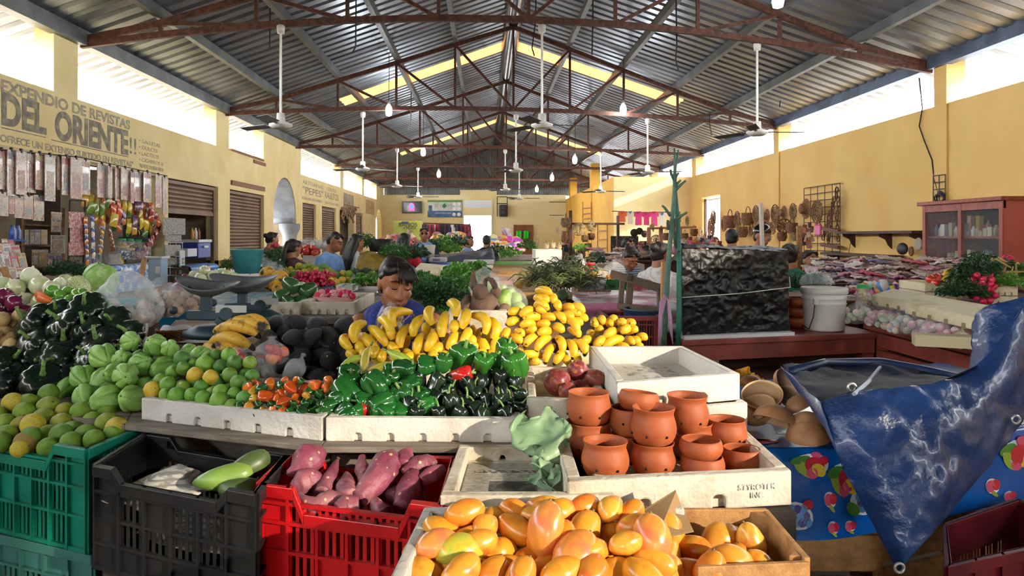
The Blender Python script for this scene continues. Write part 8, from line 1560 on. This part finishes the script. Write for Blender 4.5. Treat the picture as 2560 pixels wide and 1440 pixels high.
def wickerthing(x,y,r,kind,X=6.8,Y=None,m_=None):
 p=P(x,y,Y)if Y else RWp(x,y,X);rr=r*p.y/F*(1 if Y else 1.3);b=MB();m_=m_ or(WK2,WK)[len(wl_)%2]
 if kind=='hat':b.lathe([(rr,0),(rr*.55,rr*.08),(rr*.5,rr*.5),(rr*.3,rr*.62),(0,rr*.64)],20,lambda v:V(-v.z,v.x,v.y));n_='straw_hat'
 elif kind=='ball':
  for k in range(14):
   q=Euler((U(0,6),U(0,6),U(0,6))).to_matrix();b.tube([q@V(rr*cos(a),rr*sin(a),0)for a in[2*pi*i/16 for i in range(17)]],rr*.05,5,False)
  n_='wicker_ball'
 elif kind=='tray':
  for k in range(4):b.tube([V(-.03*k*.3,rr*(.3+.23*k)*cos(a),rr*(.3+.23*k)*sin(a))for a in[2*pi*i/18 for i in range(19)]],rr*.07,5,False)
  for k in range(8):a=k*pi/4;b.tube([V(0,0,0),V(0,rr*cos(a),rr*sin(a))],rr*.05,5)
  n_='wicker_tray'
 else:b.lathe([(rr*.6,-rr),(rr*.95,-rr*.3),(rr*.85,rr*.6),(rr*.9,rr*.7),(rr*.8,rr*.6),(rr*.55,-rr*.9),(0,-rr*.92)],16);b.tube([V(0,rr*.85*cos(a),rr*.65+rr*.9*sin(a))for a in[pi*i/10 for i in range(11)]],rr*.06,5);n_='wicker_bag'
 o=tag(b.obj(n_,m_,None,True),'','wicker ware','wicker ware on the long wall');o.location=p;wl_.append(o)
for a in((1940,535,18,'tray'),(1960,532,14,'hat'),(1985,528,15,'tray'),(2015,522,20,'hat'),(2045,530,22,'tray'),(1918,540,14,'hat'),(1892,535,16,'tray'),(1870,545,14,'bag'),(1845,548,15,'tray'),(1825,552,14,'bag'),(1812,560,14,'tray'),(1960,565,14,'ball'),(1935,570,12,'tray'),(1980,568,12,'bag'),(1905,565,12,'bag'),(1880,575,12,'tray'),(1855,578,12,'bag'),(1830,585,12,'tray'),(1990,590,10,'bag'),(1955,590,10,'bag'),(1925,592,9,'tray'),(1780,570,19,'tray'),(1770,590,9,'ball'),(1785,545,14,'tray'),(1755,580,9,'tray')):wickerthing(*a)
label_rows(wl_,'wicker piece','hanging on the long wall',9)
wl2=wl_;wl_=[]
for a in((1447,573,16,'ball'),(1478,565,13,'ball'),(1415,555,14,'bag'),(1420,590,18,'bag'),(1462,595,10,'bag'),(1478,590,10,'bag'),(1408,640,14,'bag'),(1432,645,14,'bag'),(1452,635,13,'bag'),(1345,605,13,'tray'),(1425,610,10,'tray'),(1395,575,8,'tray'),(1470,615,10,'bag'),(1365,612,9,'bag'),(1382,612,8,'bag'),(1398,617,7,'bag')):wickerthing(a[0],a[1],a[2],a[3],Y=11.3 if a[0]<1402 else 13.5+U(-.5,.5),m_=mat('pale_sunlit_wicker','#c9b48c',.7,'#a08a60',26,.42,.6)if a[0]<1402 or a[3]=='ball' else None)  # sunlight on the baskets by the block is put into paler wicker; balls share it
for o in wl_:o['group']='wicker ware by the tiled block'
label_rows(wl_,'wicker piece','by the white tiled block',6)
t=thing('display_stand','dark stand carrying the baskets beside the tiled block','stand',V(2.1,13.9,0));MB().box((1.5,13.6,0),(2.75,14.2,1.02)).obj('base',DKB,t);MB().box((1.62,13.85,1.02),(1.68,13.9,2.0)).obj('post',DKB,t);MB().box((2.55,13.85,1.02),(2.6,13.9,1.9)).obj('post',DKB,t);MB().box((1.5,13.84,1.72),(2.7,13.9,1.76)).obj('hanging_bar',DKB,t)
for lb,xs,ys,X_ in(('dark wooden ladder rack on the amber wall, upper one',(1457,1478),(521,535,547,560),23),('dark wooden ladder rack before the amber wall, lower one',(1494,1518),(578,600,622,640),20)):
 Yl=lambda x:4.31*F/(x-CX);t=thing('ladder_rack',lb,'rack',P(xs[0],ys[-1],Yl(xs[0])))
 for x in xs:MB().tube([P(x,ys[0]-16,Yl(x)),P(x,ys[-1]+10,Yl(x))],.022,6).obj('upright',WOODC,t)
 for y in ys:MB().tube([P(xs[0],y,Yl(xs[0])),P(xs[1],y-2,Yl(xs[1]))],.022,6).obj('rung',WOODC,t)
MB().tube([P(1530,528,22.5),P(1600,531,22.5),P(1700,530,22.5)],.012,6).obj('clothes_line',CORD);tag(bpy.data.objects['clothes_line'],'line of clothes stretched before the corner room','line')
for i,(x0,x1,y0,y1,c,lb)in enumerate(((1545,1567,530,555,'#e0683a','orange blouse, first on the clothes line'),(1567,1585,530,560,'#d8d0b8','white embroidered blouse on the clothes line'),(1585,1608,531,563,'#e0408a','pink blouse next to the white one on the line'),(1607,1626,532,563,'#d8387e','narrow pink blouse in the middle of the line'),(1625,1647,531,565,'#e0488c','bright pink blouse beside the blue trimmed one'),(1647,1664,534,563,'#d0d4cc','white blouse with blue trim, last on the line'))):
 a=P((x0+x1)/2,y0,22.45);hw,h=(x1-x0)/2*22.45/F,(y1-y0)*22.45/F;k=obc(tag(MB().prism([a+V(-hw,0,-.02),a+V(-hw*.45,0,.03),a+V(hw*.45,0,.03),a+V(hw,0,-.02),a+V(hw*.95,0,-.14),a+V(hw*.65,0,-.12),a+V(hw*.7,0,-h),a+V(-hw*.7,0,-h),a+V(-hw*.65,0,-.12),a+V(-hw*.95,0,-.14)],(0,.03,0)).obj('blouse',mat('cotton_garment','#ffffff',.8,obj=True)),lb,'blouse','blouses on the clothes line'),c)
 b=MB();b.tube([a+V(-hw*.3,-.005,.025),a+V(0,-.01,-.05),a+V(hw*.3,-.005,.025)],.015,6);obc(b.obj('neck_trim',mat('cotton_garment','#ffffff',.8,obj=True),k),'#3a5a8a' if i in(1,5)else '#c93a4a')
t=thing('dark_mat','dark woven mat of small items hung before the corner room','mat',P(1560,640,22));MB().box((P(1527,0,21.9).x,21.9,P(0,640,21.9).z),(P(1596,0,21.9).x,21.93,P(0,590,21.9).z)).obj('woven_panel',mat('dark_weave','#2a241f',.8,'#6a5a48',14,.56,.66),t)
for i,(x,y,r)in enumerate(((1598,578,9),(1611,585,9),(1585,582,10))):p=P(x,y,21.8);rr=r*21.8/F;t=thing('wall_plate',f'patterned plate hanging before the corner room, {("centre", "far side", "near side")[i]} one','plate',p);MB().lathe([(0,0),(rr*.3,.005),(rr*.35,.02),(rr*.6,.02),(rr*.62,.005),(rr,.03),(rr,.04),(0,.02)],20,lambda v:p+V(v.x,-v.z,v.y)).obj('disc',(CORD,mat('dark_plate','#3a3430',.5,'#8a8070',14))[i%2],t,True)
for i,x in enumerate((1604,1615)):p=P(x,611,21);tag(MB().cbox(p,(.12,.03,.2)).obj('black_cloth',BLK),f'small black cloth pinned before the corner room, {("first", "second")[i]} from the mat','cloth')
wl_=[]
for a in((1633,567,13,'hat'),(1655,574,10,'tray'),(1640,600,13,'ball'),(1665,590,11,'bag'),(1700,545,14,'tray'),(1680,560,12,'bag'),(1720,552,12,'tray'),(1690,585,12,'bag'),(1712,590,10,'bag'),(1735,580,11,'bag'),(1745,600,10,'bag'),(1725,605,10,'bag')):wickerthing(a[0],a[1],a[2],a[3],Y=19.5+U(-.6,.6))
for o in wl_:o['group']='wicker ware before the corner room'
label_rows(wl_,'wicker piece','hanging before the corner room',6)
t=thing('wicker_display','pinkish wooden display frame holding the wicker before the corner room','frame',P(1640,700,19.4))
for x in(1622,1652,1700):MB().bar(P(x,571,19.4),P(x,720,19.4),.1,.06).obj('post',mat('pinkish_wood','#b8806a',.7),t)
MB().bar(P(1618,571,19.4),P(1740,568,19.4),.08,.06).obj('hanging_bar',mat('pinkish_wood','#b8806a',.7),t)
goods('dark_ware',('small dark ware','on the stall before the corner room'),1535,1640,622,643,15,17,36,['#4a3a30','#6a5040','#2f2a28','#8a6a4a','#a86a5a','#5a4a4a'],.13,'wares before the corner room','ware',True,('ball','bag','fold'))
goods('bright_ware',('small bright ware','before the grilled doorway'),1690,1800,600,625,15,17,36,['#c9823a','#8a3a3a','#d0a060','#6a7a8a','#b85a7a','#3a3a4a','#d8c8b0'],.1,'wares before the grilled doorway','ware',True,('ball','bag'))
goods('folded_cloth',('folded cloth','behind the woman in grey stripes'),1480,1560,622,672,9.2,11,40,['#a89a9a','#c97a8a','#d8d0d0','#3a3438','#8a6a5a','#c9a090','#d8a8b8'],.075,'folded cloths behind the woman in stripes','cloth',False,('fold',))
table('market_table','stall before the corner room with dark wares',2.6,5.2,14.8,17.3,1.0,DKB,legs=False);table('market_table','stall counter under the folded cloths, behind the woman in stripes',1.38,2.0,9.1,11.1,1.0,DKB,legs=False);tag(MB().box((1.44,9.2,1.0),(2.05,11.0,1.14)).obj('cloth_bale',mat('pale_bale','#a89488',.9)),'flat bale under the folded cloths','bale')
goods('hanging_card',('beaded card','by the brown post'),2003,2030,560,610,9.0,9.0,16,['#4a3430','#8a4a4a','#c9a080','#3a2a30','#b86a5a'],.045,'beaded cards by the brown post','card',False,('card',))
p=RWp(2045,575,6.85);t=thing('pink_purse','shiny pink purse hanging by the wire grid','purse',p);MB().cbox(p,(.06,.26,.24)).obj('body',mat('pink_vinyl','#d0408a',.3),t,bevel=.03);MB().tube([p+V(0,-.1,.12),p+V(0,0,.24),p+V(0,.1,.12)],.01,6).obj('strap',mat('pink_vinyl','#d0408a',.3),t)
t=struct(thing('door_2','white barred gate','gate',V(XR+.1,22.2,0)));del t['category']
for i in range(11):MB().tube([V(XR+.1,21.35+i*.17,0),V(XR+.1,21.35+i*.17,2.7)],.014,6).obj('bar',WHT,t)
for z in(.1,1.3,2.65):MB().box((XR+.08,21.3,z-.02),(XR+.12,23.07,z+.02)).obj('cross_bar',WHT,t)
MB().box((XR+.05,22.9,0),(XR+.12,23.0,2.7)).obj('hinge_post',RUST,t)
drop()
